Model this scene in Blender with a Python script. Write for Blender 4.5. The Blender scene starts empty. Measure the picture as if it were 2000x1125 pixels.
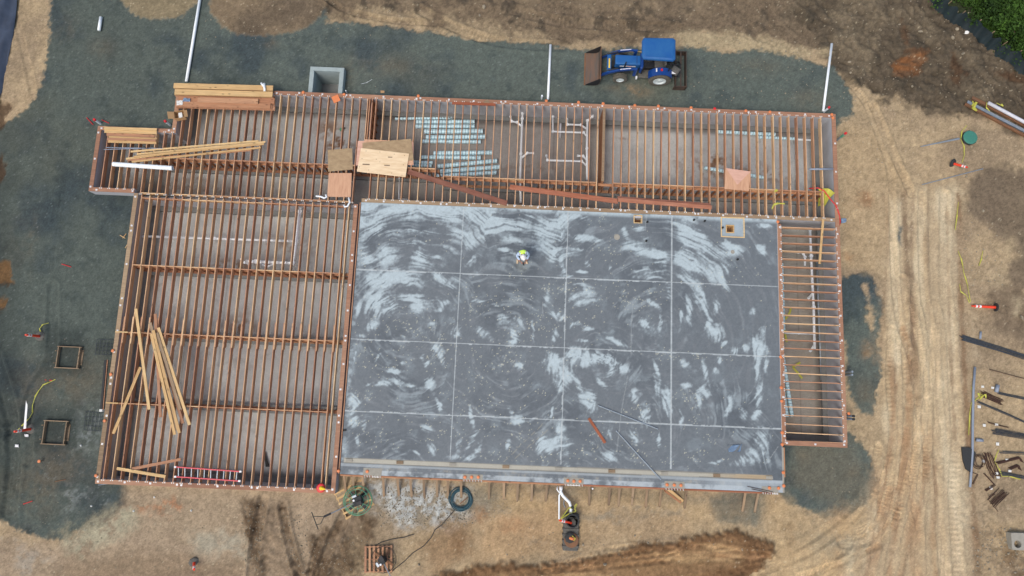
import bpy, math, random
import numpy as np
from mathutils import Vector, Matrix, Euler
random.seed(7)
SC = bpy.context.scene
COL = SC.collection
# ------------------------------------------------------------------ camera
D = 0.6            # height of the floor deck above the ground
HC = 33.6          # camera height above the ground
F = 1335.0         # focal length in photo pixels (2000 wide)
CAMR = Matrix(((0.9991296975989684, -0.04167453706960866, 0.0017550885526838563),
               (0.041418518369792205, 0.9862555218454273, -0.1599517176070796),
               (0.004934948008351664, 0.159885204410657, 0.9871232788759048)))
cam_d = bpy.data.cameras.new('camera')
cam_d.sensor_width = 36; cam_d.lens = 36 * F / 2000; cam_d.clip_end = 3000; cam_d.clip_start = 0.5
cam = bpy.data.objects.new('camera', cam_d); COL.objects.link(cam)
cam.matrix_world = Matrix.Translation((0, 0, HC)) @ CAMR.to_4x4()
SC.camera = cam
# ------------------------------------------------------------------ light
SUN_EL, SUN_AZ = 60.0, 218.0     # degrees; azimuth measured like the sky texture's rotation
w = bpy.data.worlds.new('World'); SC.world = w; w.use_nodes = True
nt = w.node_tree; sky = nt.nodes.new('ShaderNodeTexSky'); sky.sky_type = 'NISHITA'
sky.sun_disc = False; sky.sun_elevation = math.radians(SUN_EL); sky.sun_rotation = math.radians(SUN_AZ)
sky.air_density = 1.2; sky.dust_density = 4.5; sky.ozone_density = 1.0
nt.links.new(sky.outputs[0], nt.nodes['Background'].inputs[0]); nt.nodes['Background'].inputs[1].default_value = 0.15
sl = bpy.data.lights.new('sun', 'SUN'); sl.energy = 1.15; sl.angle = math.radians(24); sl.color = (1, 0.97, 0.93)
so = bpy.data.objects.new('sun', sl); COL.objects.link(so)
az = math.radians(SUN_AZ); el = math.radians(SUN_EL)
sd = Vector((math.sin(az) * math.cos(el), math.cos(az) * math.cos(el), math.sin(el)))
so.rotation_euler = sd.to_track_quat('Z', 'Y').to_euler(); so.location = (0, 0, 60)
SC.view_settings.view_transform = 'Standard'; SC.view_settings.look = 'None'
SC.view_settings.exposure = 0.13; SC.view_settings.gamma = 1
try: SC.view_settings.use_curve_mapping = False
except Exception: pass

# ------------------------------------------------------------------ helpers
def at(px, py, z=0.0):
    """the real point at height z that the photograph shows at pixel (px, py)"""
    d = CAMR @ Vector(((px - 1000) / F, -(py - 562.5) / F, -1.0))
    t = (z - HC) / d.z
    return Vector((d.x * t, d.y * t, z))
def lin(c):
    c = c / 255.0
    return c / 12.92 if c <= 0.04045 else ((c + 0.055) / 1.055) ** 2.4
def C(r, g, b): return (lin(r), lin(g), lin(b))
def tag(o, label=None, cat=None, group=None, kind=None):
    if label: o['label'] = label
    if cat: o['category'] = cat
    if group: o['group'] = group
    if kind: o['kind'] = kind
    return o
def thing(name, loc, label, cat, group=None):
    o = bpy.data.objects.new(name, None); COL.objects.link(o); o.location = loc
    o.empty_display_size = 0.2
    return tag(o, label, cat, group)
ORD = ['first', 'second', 'third', 'fourth', 'fifth', 'sixth', 'seventh', 'eighth', 'ninth', 'tenth', 'eleventh', 'twelfth',
       'thirteenth', 'fourteenth', 'fifteenth', 'sixteenth', 'seventeenth', 'eighteenth', 'nineteenth', 'twentieth',
       'twenty-first', 'twenty-second', 'twenty-third', 'twenty-fourth', 'twenty-fifth', 'twenty-sixth', 'twenty-seventh']

def mat(name, col, rough=0.8, metal=0.0, var=0.12, scale=6.0, bump=0.0, bscale=None, col2=None, stretch=None, rnd=0.0, spec=None, detail=4):
    m = bpy.data.materials.new(name); m.use_nodes = True
    N = m.node_tree.nodes; L = m.node_tree.links; b = N['Principled BSDF']
    b.inputs['Roughness'].default_value = rough; b.inputs['Metallic'].default_value = metal
    if spec is not None: b.inputs['Specular IOR Level'].default_value = spec
    tc = N.new('ShaderNodeTexCoord'); mp = N.new('ShaderNodeMapping'); L.new(tc.outputs['Object'], mp.inputs[0])
    if stretch: mp.inputs['Scale'].default_value = stretch
    no = N.new('ShaderNodeTexNoise'); no.inputs['Scale'].default_value = scale; no.inputs['Detail'].default_value = detail
    no.inputs['Roughness'].default_value = 0.65
    L.new(mp.outputs[0], no.inputs['Vector'])
    oi = N.new('ShaderNodeObjectInfo')
    if rnd:
        ad = N.new('ShaderNodeVectorMath'); ad.operation = 'ADD'; L.new(mp.outputs[0], ad.inputs[0])
        cm = N.new('ShaderNodeCombineXYZ'); mu = N.new('ShaderNodeMath'); mu.operation = 'MULTIPLY'; mu.inputs[1].default_value = 57.0
        L.new(oi.outputs['Random'], mu.inputs[0]); L.new(mu.outputs[0], cm.inputs[0]); L.new(mu.outputs[0], cm.inputs[2]); L.new(cm.outputs[0], ad.inputs[1])
        L.new(ad.outputs[0], no.inputs['Vector'])
    rp = N.new('ShaderNodeValToRGB'); e = rp.color_ramp.elements
    c2 = col2 or tuple(c * (1 + var) for c in col); c1 = col if col2 else tuple(c * (1 - var) for c in col)
    e[0].position = 0.3; e[0].color = (*c1, 1); e[1].position = 0.7; e[1].color = (*c2, 1)
    L.new(no.outputs[0], rp.inputs[0]); out = rp.outputs[0]
    if rnd:
        hs = N.new('ShaderNodeHueSaturation'); mr = N.new('ShaderNodeMapRange')
        mr.inputs[3].default_value = 1 - rnd; mr.inputs[4].default_value = 1 + rnd
        L.new(oi.outputs['Random'], mr.inputs[0]); L.new(mr.outputs[0], hs.inputs['Value'])
        L.new(out, hs.inputs['Color']); out = hs.outputs[0]
    L.new(out, b.inputs['Base Color'])
    if bump:
        n2 = N.new('ShaderNodeTexNoise'); n2.inputs['Scale'].default_value = bscale or scale * 3; n2.inputs['Detail'].default_value = 5
        L.new(mp.outputs[0], n2.inputs['Vector'])
        bp = N.new('ShaderNodeBump'); bp.inputs['Strength'].default_value = bump; bp.inputs['Distance'].default_value = 0.02
        L.new(n2.outputs[0], bp.inputs['Height']); L.new(bp.outputs[0], b.inputs['Normal'])
    return m

def wood(name, tones, rough=0.75, knots=True, axis=0):
    """timber with a grain along the local x axis; the tone differs from board to board"""
    m = bpy.data.materials.new(name); m.use_nodes = True
    N = m.node_tree.nodes; L = m.node_tree.links; b = N['Principled BSDF']; b.inputs['Roughness'].default_value = rough
    b.inputs['Specular IOR Level'].default_value = 0.25
    tc = N.new('ShaderNodeTexCoord'); oi = N.new('ShaderNodeObjectInfo')
    mu = N.new('ShaderNodeMath'); mu.operation = 'MULTIPLY'; mu.inputs[1].default_value = 91.0; L.new(oi.outputs['Random'], mu.inputs[0])
    cm = N.new('ShaderNodeCombineXYZ')
    for i in range(3): L.new(mu.outputs[0], cm.inputs[i])
    ad = N.new('ShaderNodeVectorMath'); ad.operation = 'ADD'; L.new(tc.outputs['Object'], ad.inputs[0]); L.new(cm.outputs[0], ad.inputs[1])
    mp = N.new('ShaderNodeMapping'); L.new(ad.outputs[0], mp.inputs[0]); mp.inputs['Scale'].default_value = (0.55, 9, 9)
    g = N.new('ShaderNodeTexNoise'); g.inputs['Scale'].default_value = 3.0; g.inputs['Detail'].default_value = 5; L.new(mp.outputs[0], g.inputs['Vector'])
    mp2 = N.new('ShaderNodeMapping'); L.new(ad.outputs[0], mp2.inputs[0]); mp2.inputs['Scale'].default_value = (0.8, 2.5, 2.5)
    s = N.new('ShaderNodeTexNoise'); s.inputs['Scale'].default_value = 1.3; s.inputs['Detail'].default_value = 3; L.new(mp2.outputs[0], s.inputs['Vector'])
    rp = N.new('ShaderNodeValToRGB'); rp.color_ramp.interpolation = 'LINEAR'
    el_ = rp.color_ramp.elements
    while len(el_) < len(tones): el_.new(0.5)
    for i, t in enumerate(tones): el_[i].position = i / (len(tones) - 1); el_[i].color = (*t, 1)
    mx = N.new('ShaderNodeMath'); mx.operation = 'MULTIPLY_ADD'; mx.inputs[1].default_value = 0.6; L.new(s.outputs[0], mx.inputs[0])
    sb = N.new('ShaderNodeMath'); sb.operation = 'MULTIPLY_ADD'; sb.inputs[1].default_value = 0.62; sb.inputs[2].default_value = -0.10; L.new(oi.outputs['Random'], sb.inputs[0]); L.new(sb.outputs[0], mx.inputs[2])
    L.new(mx.outputs[0], rp.inputs[0])
    mr = N.new('ShaderNodeMapRange'); mr.inputs[1].default_value = 0.3; mr.inputs[2].default_value = 0.7; mr.inputs[3].default_value = 0.78; mr.inputs[4].default_value = 1.15
    L.new(g.outputs[0], mr.inputs[0])
    hs = N.new('ShaderNodeHueSaturation'); L.new(rp.outputs[0], hs.inputs['Color']); L.new(mr.outputs[0], hs.inputs['Value']); out = hs.outputs[0]
    if knots:
        v = N.new('ShaderNodeTexVoronoi'); v.inputs['Scale'].default_value = 1.0
        mp3 = N.new('ShaderNodeMapping'); L.new(ad.outputs[0], mp3.inputs[0]); mp3.inputs['Scale'].default_value = (2.2, 5, 5); L.new(mp3.outputs[0], v.inputs['Vector'])
        k = N.new('ShaderNodeMapRange'); k.inputs[1].default_value = 0.08; k.inputs[2].default_value = 0.2; k.inputs[3].default_value = 0.45; k.inputs[4].default_value = 1.0
        L.new(v.outputs['Distance'], k.inputs[0]); h2 = N.new('ShaderNodeHueSaturation'); L.new(out, h2.inputs['Color']); L.new(k.outputs[0], h2.inputs['Value']); out = h2.outputs[0]
    L.new(out, b.inputs['Base Color'])
    bp = N.new('ShaderNodeBump'); bp.inputs['Strength'].default_value = 0.25; bp.inputs['Distance'].default_value = 0.01
    L.new(g.outputs[0], bp.inputs['Height']); L.new(bp.outputs[0], b.inputs['Normal'])
    return m

class MB:
    def __init__(s): s.v = []; s.f = []
    def add(s, vs, fs):
        k = len(s.v); s.v += [tuple(v) for v in vs]; s.f += [tuple(i + k for i in f) for f in fs]; return s
    def box(s, x0, y0, z0, x1, y1, z1, M=None):
        vs = [Vector((x, y, z)) for z in (z0, z1) for x, y in ((x0, y0), (x1, y0), (x1, y1), (x0, y1))]
        if M is not None: vs = [M @ v for v in vs]
        return s.add(vs, [(3, 2, 1, 0), (4, 5, 6, 7), (0, 1, 5, 4), (1, 2, 6, 5), (2, 3, 7, 6), (3, 0, 4, 7)])
    def bar(s, A, B, wd, h, up=(0, 0, 1)):
        """box from A to B (centre line), wd across, h along up"""
        A = Vector(A); B = Vector(B); d = B - A; L = d.length; x = d.normalized(); up = Vector(up)
        y = up.cross(x)
        if y.length < 1e-4: y = Vector((0, 1, 0)).cross(x)
        y.normalize(); z = x.cross(y)
        M = Matrix((x, y, z)).transposed().to_4x4(); M.translation = A
        return s.box(0, -wd / 2, -h / 2, L, wd / 2, h / 2, M)
    def tube(s, pts, r, n=8, caps=True, radii=None):
        pts = [Vector(p) for p in pts]; rings = []; k0 = len(s.v)
        up = Vector((0, 0, 1))
        for i, p in enumerate(pts):
            d = (pts[min(i + 1, len(pts) - 1)] - pts[max(i - 1, 0)]).normalized()
            a = d.cross(up)
            if a.length < 1e-3: a = d.cross(Vector((0, 1, 0)))
            a.normalize(); b = a.cross(d); rr = radii[i] if radii else r
            for j in range(n):
                t = 2 * math.pi * j / n; s.v.append(tuple(p + a * math.cos(t) * rr + b * math.sin(t) * rr))
        for i in range(len(pts) - 1):
            for j in range(n):
                q = (j + 1) % n; s.f.append((k0 + i * n + j, k0 + i * n + q, k0 + (i + 1) * n + q, k0 + (i + 1) * n + j))
        if caps:
            s.f.append(tuple(k0 + j for j in reversed(range(n)))); e = k0 + (len(pts) - 1) * n; s.f.append(tuple(e + j for j in range(n)))
        return s
    def lathe(s, c, prof, n=16, M=None):
        """profile (r, z) turned round the z axis through c"""
        c = Vector(c); k0 = len(s.v)
        for r, z in prof:
            for j in range(n):
                t = 2 * math.pi * j / n; p = Vector((r * math.cos(t), r * math.sin(t), z))
                if M is not None: p = M @ p
                s.v.append(tuple(c + p))
        for i in range(len(prof) - 1):
            for j in range(n):
                q = (j + 1) % n; s.f.append((k0 + i * n + j, k0 + i * n + q, k0 + (i + 1) * n + q, k0 + (i + 1) * n + j))
        s.f.append(tuple(k0 + j for j in reversed(range(n)))); e = k0 + (len(prof) - 1) * n; s.f.append(tuple(e + j for j in range(n)))
        return s
    def prism(s, poly, z0, z1, M=None):
        n = len(poly); vs = [Vector((x, y, z0)) for x, y in poly] + [Vector((x, y, z1)) for x, y in poly]
        if M is not None: vs = [M @ v for v in vs]
        return s.add(vs, [tuple(reversed(range(n))), tuple(range(n, 2 * n))] + [(i, (i + 1) % n, n + (i + 1) % n, n + i) for i in range(n)])
    def build(s, name, m, parent=None, smooth=False, bevel=0.0, origin=None, seg=2):
        me = bpy.data.meshes.new(name)
        if parent is not None: o0 = Vector(parent.location) if origin is None else Vector(origin)
        else: o0 = Vector(origin) if origin is not None else sum((Vector(v) for v in s.v), Vector()) / max(1, len(s.v))
        me.from_pydata([tuple(Vector(v) - o0) for v in s.v], [], s.f); me.update()
        if smooth: me.shade_smooth() if not bevel else None
        me.materials.append(m)
        o = bpy.data.objects.new(name, me); COL.objects.link(o)
        if parent is not None:
            o.parent = parent
            if origin is not None:      # sub-part given in world space below a part that sits at the thing's origin
                pass
        else: o.location = o0
        if bevel:
            bv = o.modifiers.new('bevel', 'BEVEL'); bv.width = bevel; bv.segments = seg; bv.limit_method = 'ANGLE'
        return o
def sub(mb, name, m, part, thing_, **k):
    """a sub-part: parented to a part whose own origin sits at its thing's origin"""
    o = mb.build(name, m, None, origin=thing_.location, **k); o.location = (0, 0, 0); o.parent = part
    return o
_bars = {}; LM = {}
def plank(name, A, B, wd, h, m, parent=None, origin=None):
    """one straight board as its own object, its length along local x (top face at the line A-B)"""
    A = Vector(A); B = Vector(B); d = B - A; L = round(d.length, 3)
    key = (L, wd, h, m.name)
    if key not in _bars:
        mb = MB().box(0, -wd / 2, -h, L, wd / 2, 0); me = bpy.data.meshes.new(name); me.from_pydata(mb.v, [], mb.f); me.materials.append(m); _bars[key] = me
    o = bpy.data.objects.new(name, _bars[key]); COL.objects.link(o)
    x = d.normalized(); y = Vector((0, 0, 1)).cross(x).normalized(); z = x.cross(y)
    M = Matrix((x, y, z)).transposed().to_4x4(); off = Vector(parent.location) if parent is not None else Vector()
    M.translation = A - off; o.matrix_local = M
    if parent is not None: o.parent = parent; o.matrix_local = M
    LM[o] = M.copy()
    return o

# ------------------------------------------------------------------ noise on arrays
def hsh(ix, iy, s):
    h = (ix.astype(np.int64) * 374761393 + iy.astype(np.int64) * 668265263 + s * 974634777) & 0xffffffff
    h = ((h ^ (h >> 15)) * 0x2c1b3c6d) & 0xffffffff
    h = ((h ^ (h >> 12)) * 0x297a2d39) & 0xffffffff
    return ((h ^ (h >> 15)) & 0xffffff) / float(0xffffff)
def vn(x, y, s=0):
    ix = np.floor(x); iy = np.floor(y); fx = x - ix; fy = y - iy; fx = fx * fx * (3 - 2 * fx); fy = fy * fy * (3 - 2 * fy)
    a = hsh(ix, iy, s); b = hsh(ix + 1, iy, s); c = hsh(ix, iy + 1, s); d = hsh(ix + 1, iy + 1, s)
    return (a * (1 - fx) + b * fx) * (1 - fy) + (c * (1 - fx) + d * fx) * fy
def fbm(x, y, sc, o=4, s=0, rough=0.5):
    t = 0; a = 1; n = 0; f = 1.0 / sc
    for k in range(o):
        t = t + a * vn(x * f + 13.7 * k, y * f - 7.3 * k, s + k * 17); n += a; a *= rough; f *= 2.03
    return t / n
def ss(a, b, x):
    t = np.clip((x - a) / (b - a), 0, 1); return t * t * (3 - 2 * t)
def sdpoly(X, Y, P):
    d = np.full(X.shape, 1e9); ins = np.zeros(X.shape, bool); n = len(P)
    for i in range(n):
        ax, ay = P[i][0], P[i][1]; bx, by = P[(i + 1) % n][0], P[(i + 1) % n][1]
        ex, ey = bx - ax, by - ay; t = np.clip(((X - ax) * ex + (Y - ay) * ey) / (ex * ex + ey * ey + 1e-9), 0, 1)
        d = np.minimum(d, (X - ax - ex * t) ** 2 + (Y - ay - ey * t) ** 2)
        if ay != by: ins ^= ((ay > Y) != (by > Y)) & (X < (bx - ax) * (Y - ay) / (by - ay) + ax)
    d = np.sqrt(d); return np.where(ins, d, -d)
def line_dist(X, Y, P):
    """distance, side and arc length to a polyline"""
    bd = np.full(X.shape, 1e9); bs = np.zeros(X.shape); ba = np.zeros(X.shape); acc = 0.0
    for i in range(len(P) - 1):
        ax, ay = P[i][0], P[i][1]; bx, by = P[i + 1][0], P[i + 1][1]; ex, ey = bx - ax, by - ay; L = math.hypot(ex, ey)
        if L < 1e-6: continue
        t = np.clip(((X - ax) * ex + (Y - ay) * ey) / (L * L), 0, 1)
        dx = X - ax - ex * t; dy = Y - ay - ey * t; d = np.hypot(dx, dy); m = d < bd
        bd = np.where(m, d, bd); bs = np.where(m, np.sign(ex * dy - ey * dx) * d, bs); ba = np.where(m, acc + t * L, ba); acc += L
    return bd, bs, ba
def smooth_line(P, k=6):
    P = [Vector((p[0], p[1])) for p in P]; out = []
    for i in range(len(P) - 1):
        p0 = P[max(i - 1, 0)]; p1 = P[i]; p2 = P[i + 1]; p3 = P[min(i + 2, len(P) - 1)]
        for j in range(k):
            t = j / k
            out.append(0.5 * ((2 * p1) + (-p0 + p2) * t + (2 * p0 - 5 * p1 + 4 * p2 - p3) * t * t + (-p0 + 3 * p1 - 3 * p2 + p3) * t ** 3))
    out.append(P[-1]); return out
def grid_mesh(name, xs, ys, Z, colr, m, keep=None, extra=None):
    nx, ny = len(xs), len(ys); X, Y = np.meshgrid(xs, ys); co = np.stack([X.ravel(), Y.ravel(), Z.ravel()], 1).astype(np.float32)
    idx = np.arange(nx * ny).reshape(ny, nx)
    q = np.stack([idx[:-1, :-1], idx[:-1, 1:], idx[1:, 1:], idx[1:, :-1]], -1).reshape(-1, 4)
    if keep is not None: q = q[keep.ravel()]
    used = np.zeros(nx * ny, bool); used[q.ravel()] = True; rm = np.cumsum(used) - 1; q = rm[q]; co = co[used]; cc = colr.reshape(-1, 3)[used]
    me = bpy.data.meshes.new(name); me.vertices.add(len(co)); me.vertices.foreach_set('co', co.ravel())
    me.loops.add(q.size); me.loops.foreach_set('vertex_index', q.ravel().astype(np.int32)); me.polygons.add(len(q))
    me.polygons.foreach_set('loop_start', np.arange(0, q.size, 4, dtype=np.int32))
    try: me.polygons.foreach_set('loop_total', np.full(len(q), 4, dtype=np.int32))
    except Exception: pass
    me.update(calc_edges=True); me.validate()
    a = me.color_attributes.new('tint', 'FLOAT_COLOR', 'POINT'); a.data.foreach_set('color', np.concatenate([cc, np.ones((len(cc), 1))], 1).astype(np.float32).ravel())
    me.shade_smooth(); me.materials.append(m); o = bpy.data.objects.new(name, me); COL.objects.link(o); return o
def soil_mat(name, rough, g1, g2, bump, spec=0.3, speck=0.0):
    m = bpy.data.materials.new(name); m.use_nodes = True
    N = m.node_tree.nodes; L = m.node_tree.links; b = N['Principled BSDF']; b.inputs['Roughness'].default_value = rough; b.inputs['Specular IOR Level'].default_value = spec
    at_ = N.new('ShaderNodeAttribute'); at_.attribute_name = 'tint'; tc = N.new('ShaderNodeTexCoord')
    n1 = N.new('ShaderNodeTexNoise'); n1.inputs['Scale'].default_value = 3.5; n1.inputs['Detail'].default_value = 8; n1.inputs['Roughness'].default_value = 0.75
    n2 = N.new('ShaderNodeTexNoise'); n2.inputs['Scale'].default_value = 14; n2.inputs['Detail'].default_value = 6; n2.inputs['Roughness'].default_value = 0.8
    for n in (n1, n2): L.new(tc.outputs['Object'], n.inputs['Vector'])
    r1 = N.new('ShaderNodeMapRange'); r1.inputs[1].default_value = 0.3; r1.inputs[2].default_value = 0.7; r1.inputs[3].default_value = 1 - g1; r1.inputs[4].default_value = 1 + g1; L.new(n1.outputs[0], r1.inputs[0])
    r2 = N.new('ShaderNodeMapRange'); r2.inputs[1].default_value = 0.3; r2.inputs[2].default_value = 0.7; r2.inputs[3].default_value = 1 - g2; r2.inputs[4].default_value = 1 + g2; L.new(n2.outputs[0], r2.inputs[0])
    mu = N.new('ShaderNodeMath'); mu.operation = 'MULTIPLY'; L.new(r1.outputs[0], mu.inputs[0]); L.new(r2.outputs[0], mu.inputs[1])
    hs = N.new('ShaderNodeHueSaturation'); L.new(at_.outputs['Color'], hs.inputs['Color']); L.new(mu.outputs[0], hs.inputs['Value']); out = hs.outputs[0]
    L.new(out, b.inputs['Base Color'])
    bp = N.new('ShaderNodeBump'); bp.inputs['Strength'].default_value = bump; bp.inputs['Distance'].default_value = 0.05
    L.new(n2.outputs[0], bp.inputs['Height']); L.new(bp.outputs[0], b.inputs['Normal'])
    return m

# ------------------------------------------------------------------ materials
M = {}
M['joist'] = wood('joist_timber', [C(152, 110, 86), C(180, 134, 104), C(204, 164, 126), C(228, 198, 152)])
M['rim'] = wood('rim_timber', [C(140, 98, 74), C(164, 116, 86), C(184, 140, 104)])
M['lumber'] = wood('fresh_lumber', [C(182, 146, 100), C(202, 168, 118), C(220, 192, 142)])
M['lumberred'] = wood('fir_lumber', [C(148, 108, 84), C(172, 128, 98), C(196, 152, 114)])
M['sill'] = wood('treated_sill', [C(136, 100, 80), C(156, 116, 92), C(172, 136, 110)], knots=False)
M['sillgrey'] = wood('weathered_sill', [C(128, 108, 84), C(150, 126, 100), C(168, 146, 116)], knots=False)
M['plankred'] = wood('painted_plank', [C(92, 58, 46), C(116, 72, 58), C(146, 104, 86)], knots=False)
M['plankbright'] = wood('rusty_plank', [C(138, 78, 54), C(156, 94, 68), C(176, 128, 104)], knots=False)
M['greywood'] = wood('grey_wood', [C(112, 94, 76), C(138, 118, 94), C(160, 138, 112)])
M['plyA'] = mat('plywood_pale', C(232, 210, 174), 0.7, scale=2.2, col2=C(210, 180, 140), stretch=(0.6, 3.5, 3.5), bump=0.1)
M['plyB'] = mat('plywood_brown', C(172, 148, 112), 0.7, scale=2.0, col2=C(138, 114, 84), stretch=(1.4, 2.5, 1), bump=0.1)
M['plyC'] = mat('plywood_orange', C(206, 164, 130), 0.7, scale=2.2, col2=C(180, 134, 104), stretch=(4.5, 0.7, 1), bump=0.1)
M['plyD'] = mat('plywood_pink', C(212, 170, 148), 0.7, scale=2.2, col2=C(192, 148, 128), stretch=(0.8, 3, 1), bump=0.1)
M['wallc'] = mat('foundation_concrete', C(172, 174, 178), 0.9, var=0.12, scale=1.3, bump=0.35, bscale=9)
M['foot'] = mat('footing_concrete', C(122, 124, 122), 0.9, var=0.15, scale=2, bump=0.3)
M['padc'] = mat('pad_concrete', C(150, 146, 134), 0.9, var=0.1, scale=6, bump=0.2)
M['pitc'] = mat('pit_concrete', C(150, 162, 160), 0.85, var=0.1, scale=3, bump=0.25)
M['zinc'] = mat('zinc_plate', C(214, 214, 212), 0.5, 0.2, var=0.12, scale=30)
M['zincd'] = mat('zinc_hanger', C(216, 214, 206), 0.5, 0.1, var=0.1, scale=30)
M['pvc'] = mat('white_pvc', C(232, 238, 240), 0.4, var=0.04, scale=4)
M['pvcd'] = mat('dusty_pvc', C(196, 198, 204), 0.5, var=0.07, scale=5)
M['galv'] = mat('galvanised', C(150, 160, 168), 0.45, 0.5, var=0.15, scale=8)
M['orange'] = mat('orange_plastic', C(214, 126, 76), 0.5, var=0.06)
M['cone'] = mat('cone_orange', C(228, 66, 36), 0.5, var=0.06)
M['redp'] = mat('red_plastic', C(206, 36, 40), 0.45, var=0.05)
M['pinkred'] = mat('ladder_red', C(206, 74, 84), 0.5, var=0.06)
M['white'] = mat('white_plastic', C(228, 228, 226), 0.5, var=0.04)
M['refl'] = mat('reflective_white', C(225, 225, 225), 0.35, var=0.03)
M['yellow'] = mat('yellow_plastic', C(182, 180, 72), 0.6, var=0.08)
M['coneyel'] = mat('cone_yellow', C(240, 204, 50), 0.5, var=0.05)
M['rubber'] = mat('black_rubber', C(46, 48, 48), 0.8, var=0.2, scale=20, bump=0.3)
M['rubberg'] = mat('dusty_rubber', C(92, 90, 84), 0.9, var=0.2, scale=12, bump=0.3)
M['tyre'] = mat('tyre_rubber', C(92, 88, 78), 0.9, var=0.25, scale=9, bump=0.3)
M['blue'] = mat('blue_paint', C(12, 80, 146), 0.5, col2=C(36, 96, 150), scale=2.2)
M['blued'] = mat('blue_paint_dark', C(20, 62, 128), 0.4, var=0.1, scale=3)
M['dark'] = mat('dark_metal', C(44, 44, 46), 0.6, 0.3, var=0.2, scale=10)
M['bladem'] = mat('worn_blade', C(58, 54, 50), 0.7, 0.1, col2=C(92, 70, 56), scale=2.5)
M['rust'] = mat('rusty_steel', C(104, 78, 58), 0.8, 0.1, col2=C(132, 92, 62), scale=2.2, bump=0.15)
M['bucket'] = mat('worn_steel', C(92, 88, 82), 0.6, 0.2, col2=C(122, 92, 72), scale=1.6, stretch=(3.5, 0.5, 0.5), bump=0.1)
M['rebar'] = mat('rebar_steel', C(70, 48, 38), 0.85, 0.1, var=0.25, scale=8)
M['rebarb'] = mat('dark_rebar', C(58, 64, 70), 0.8, 0.1, var=0.25, scale=8)
M['green'] = mat('green_paint', C(84, 152, 118), 0.45, var=0.1)
M['mhgreen'] = mat('green_lid', C(58, 122, 106), 0.6, var=0.08, scale=9)
M['conduit'] = mat('grey_conduit', C(132, 142, 156), 0.5, var=0.06)
M['rim_w'] = mat('wheel_white', C(196, 204, 202), 0.5, var=0.12, scale=9)
M['hose'] = mat('teal_hose', C(34, 72, 82), 0.5, var=0.12)
M['cable'] = mat('black_cable', C(60, 56, 52), 0.7, var=0.15)
M['sheetc'] = mat('plastic_sheet', C(112, 134, 158), 0.25, var=0.2, scale=6, bump=0.4)
M['fence'] = mat('silt_fabric', C(18, 34, 38), 0.6, var=0.3, scale=3, stretch=(1, 1, 1))
M['tarp'] = mat('grey_tarp', C(58, 68, 84), 0.45, var=0.25, scale=1.6, bump=0.5, bscale=3)
M['cardb'] = mat('cardboard', C(176, 140, 98), 0.85, var=0.1)
M['paper'] = mat('paper', C(214, 214, 208), 0.8, var=0.1, scale=12)
M['hivis'] = mat('hi_vis', C(206, 246, 96), 0.7, var=0.05)
M['silver'] = mat('reflective_tape', C(210, 222, 226), 0.3, 0.1, var=0.04)
M['shirt'] = mat('pale_shirt', C(176, 196, 220), 0.85, var=0.08, scale=10)
M['skin'] = mat('skin', C(150, 108, 90), 0.6, var=0.05)
M['trouser'] = mat('work_trousers', C(74, 66, 60), 0.9, var=0.1, scale=12)
M['boot'] = mat('tan_boots', C(190, 168, 138), 0.8, var=0.1)
M['rock'] = mat('stone', C(146, 136, 116), 0.9, var=0.2, scale=7, bump=0.4, rnd=0.2)
M['leaf'] = mat('leaves', C(18, 36, 14), 0.7, col2=C(72, 104, 36), scale=0.8, rnd=0.2, spec=0.2)
M['bark'] = mat('bark', C(70, 56, 44), 0.9, var=0.2)
M['duct'] = None
def duct_mat():
    m = bpy.data.materials.new('spiral_duct'); m.use_nodes = True
    N = m.node_tree.nodes; L = m.node_tree.links; b = N['Principled BSDF']; b.inputs['Metallic'].default_value = 0.05; b.inputs['Roughness'].default_value = 0.4
    tc = N.new('ShaderNodeTexCoord'); wv = N.new('ShaderNodeTexWave'); wv.wave_type = 'BANDS'; wv.bands_direction = 'X'
    wv.inputs['Scale'].default_value = 2.0; wv.inputs['Distortion'].default_value = 0.0; mp = N.new('ShaderNodeMapping'); mp.inputs['Rotation'].default_value = (0, 0, 0.12)
    L.new(tc.outputs['Object'], mp.inputs[0]); L.new(mp.outputs[0], wv.inputs['Vector'])
    rp = N.new('ShaderNodeValToRGB'); e = rp.color_ramp.elements; e[0].position = 0.04; e[0].color = (*C(128, 164, 180), 1); e[1].position = 0.14; e[1].color = (*C(204, 236, 244), 1)
    L.new(wv.outputs[0], rp.inputs[0])
    no = N.new('ShaderNodeTexNoise'); no.inputs['Scale'].default_value = 5; L.new(tc.outputs['Object'], no.inputs['Vector'])
    r = N.new('ShaderNodeMapRange'); r.inputs[3].default_value = 0.7; r.inputs[4].default_value = 1.3; L.new(no.outputs[0], r.inputs[0])
    hs = N.new('ShaderNodeHueSaturation'); L.new(rp.outputs[0], hs.inputs['Color']); L.new(r.outputs[0], hs.inputs['Value']); L.new(hs.outputs[0], b.inputs['Base Color'])
    return m
M['duct'] = duct_mat()
# ------------------------------------------------------------------ outline of the building (world metres)
XE, YN, YM, XW, XNW, YNW, XJ, YS, XSL, XSR, YSS, YES = 16.10, 15.06, 9.36, -19.10, -21.38, 12.78, -17.42, -4.70, -7.74, 13.00, -3.80, -1.62
FZ = -1.05   # crawl space floor
HOLES = [(XNW, YM - 0.02, XJ + 0.1, YNW), (XJ, YM - 0.05, XE, YN), (XW, YS, XSL - 0.1, YM + 0.05), (XSR + 0.05, YES, XE, YM + 0.05)]
PIT = (-10.98, YN - 0.02, -9.22, 16.56)
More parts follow.
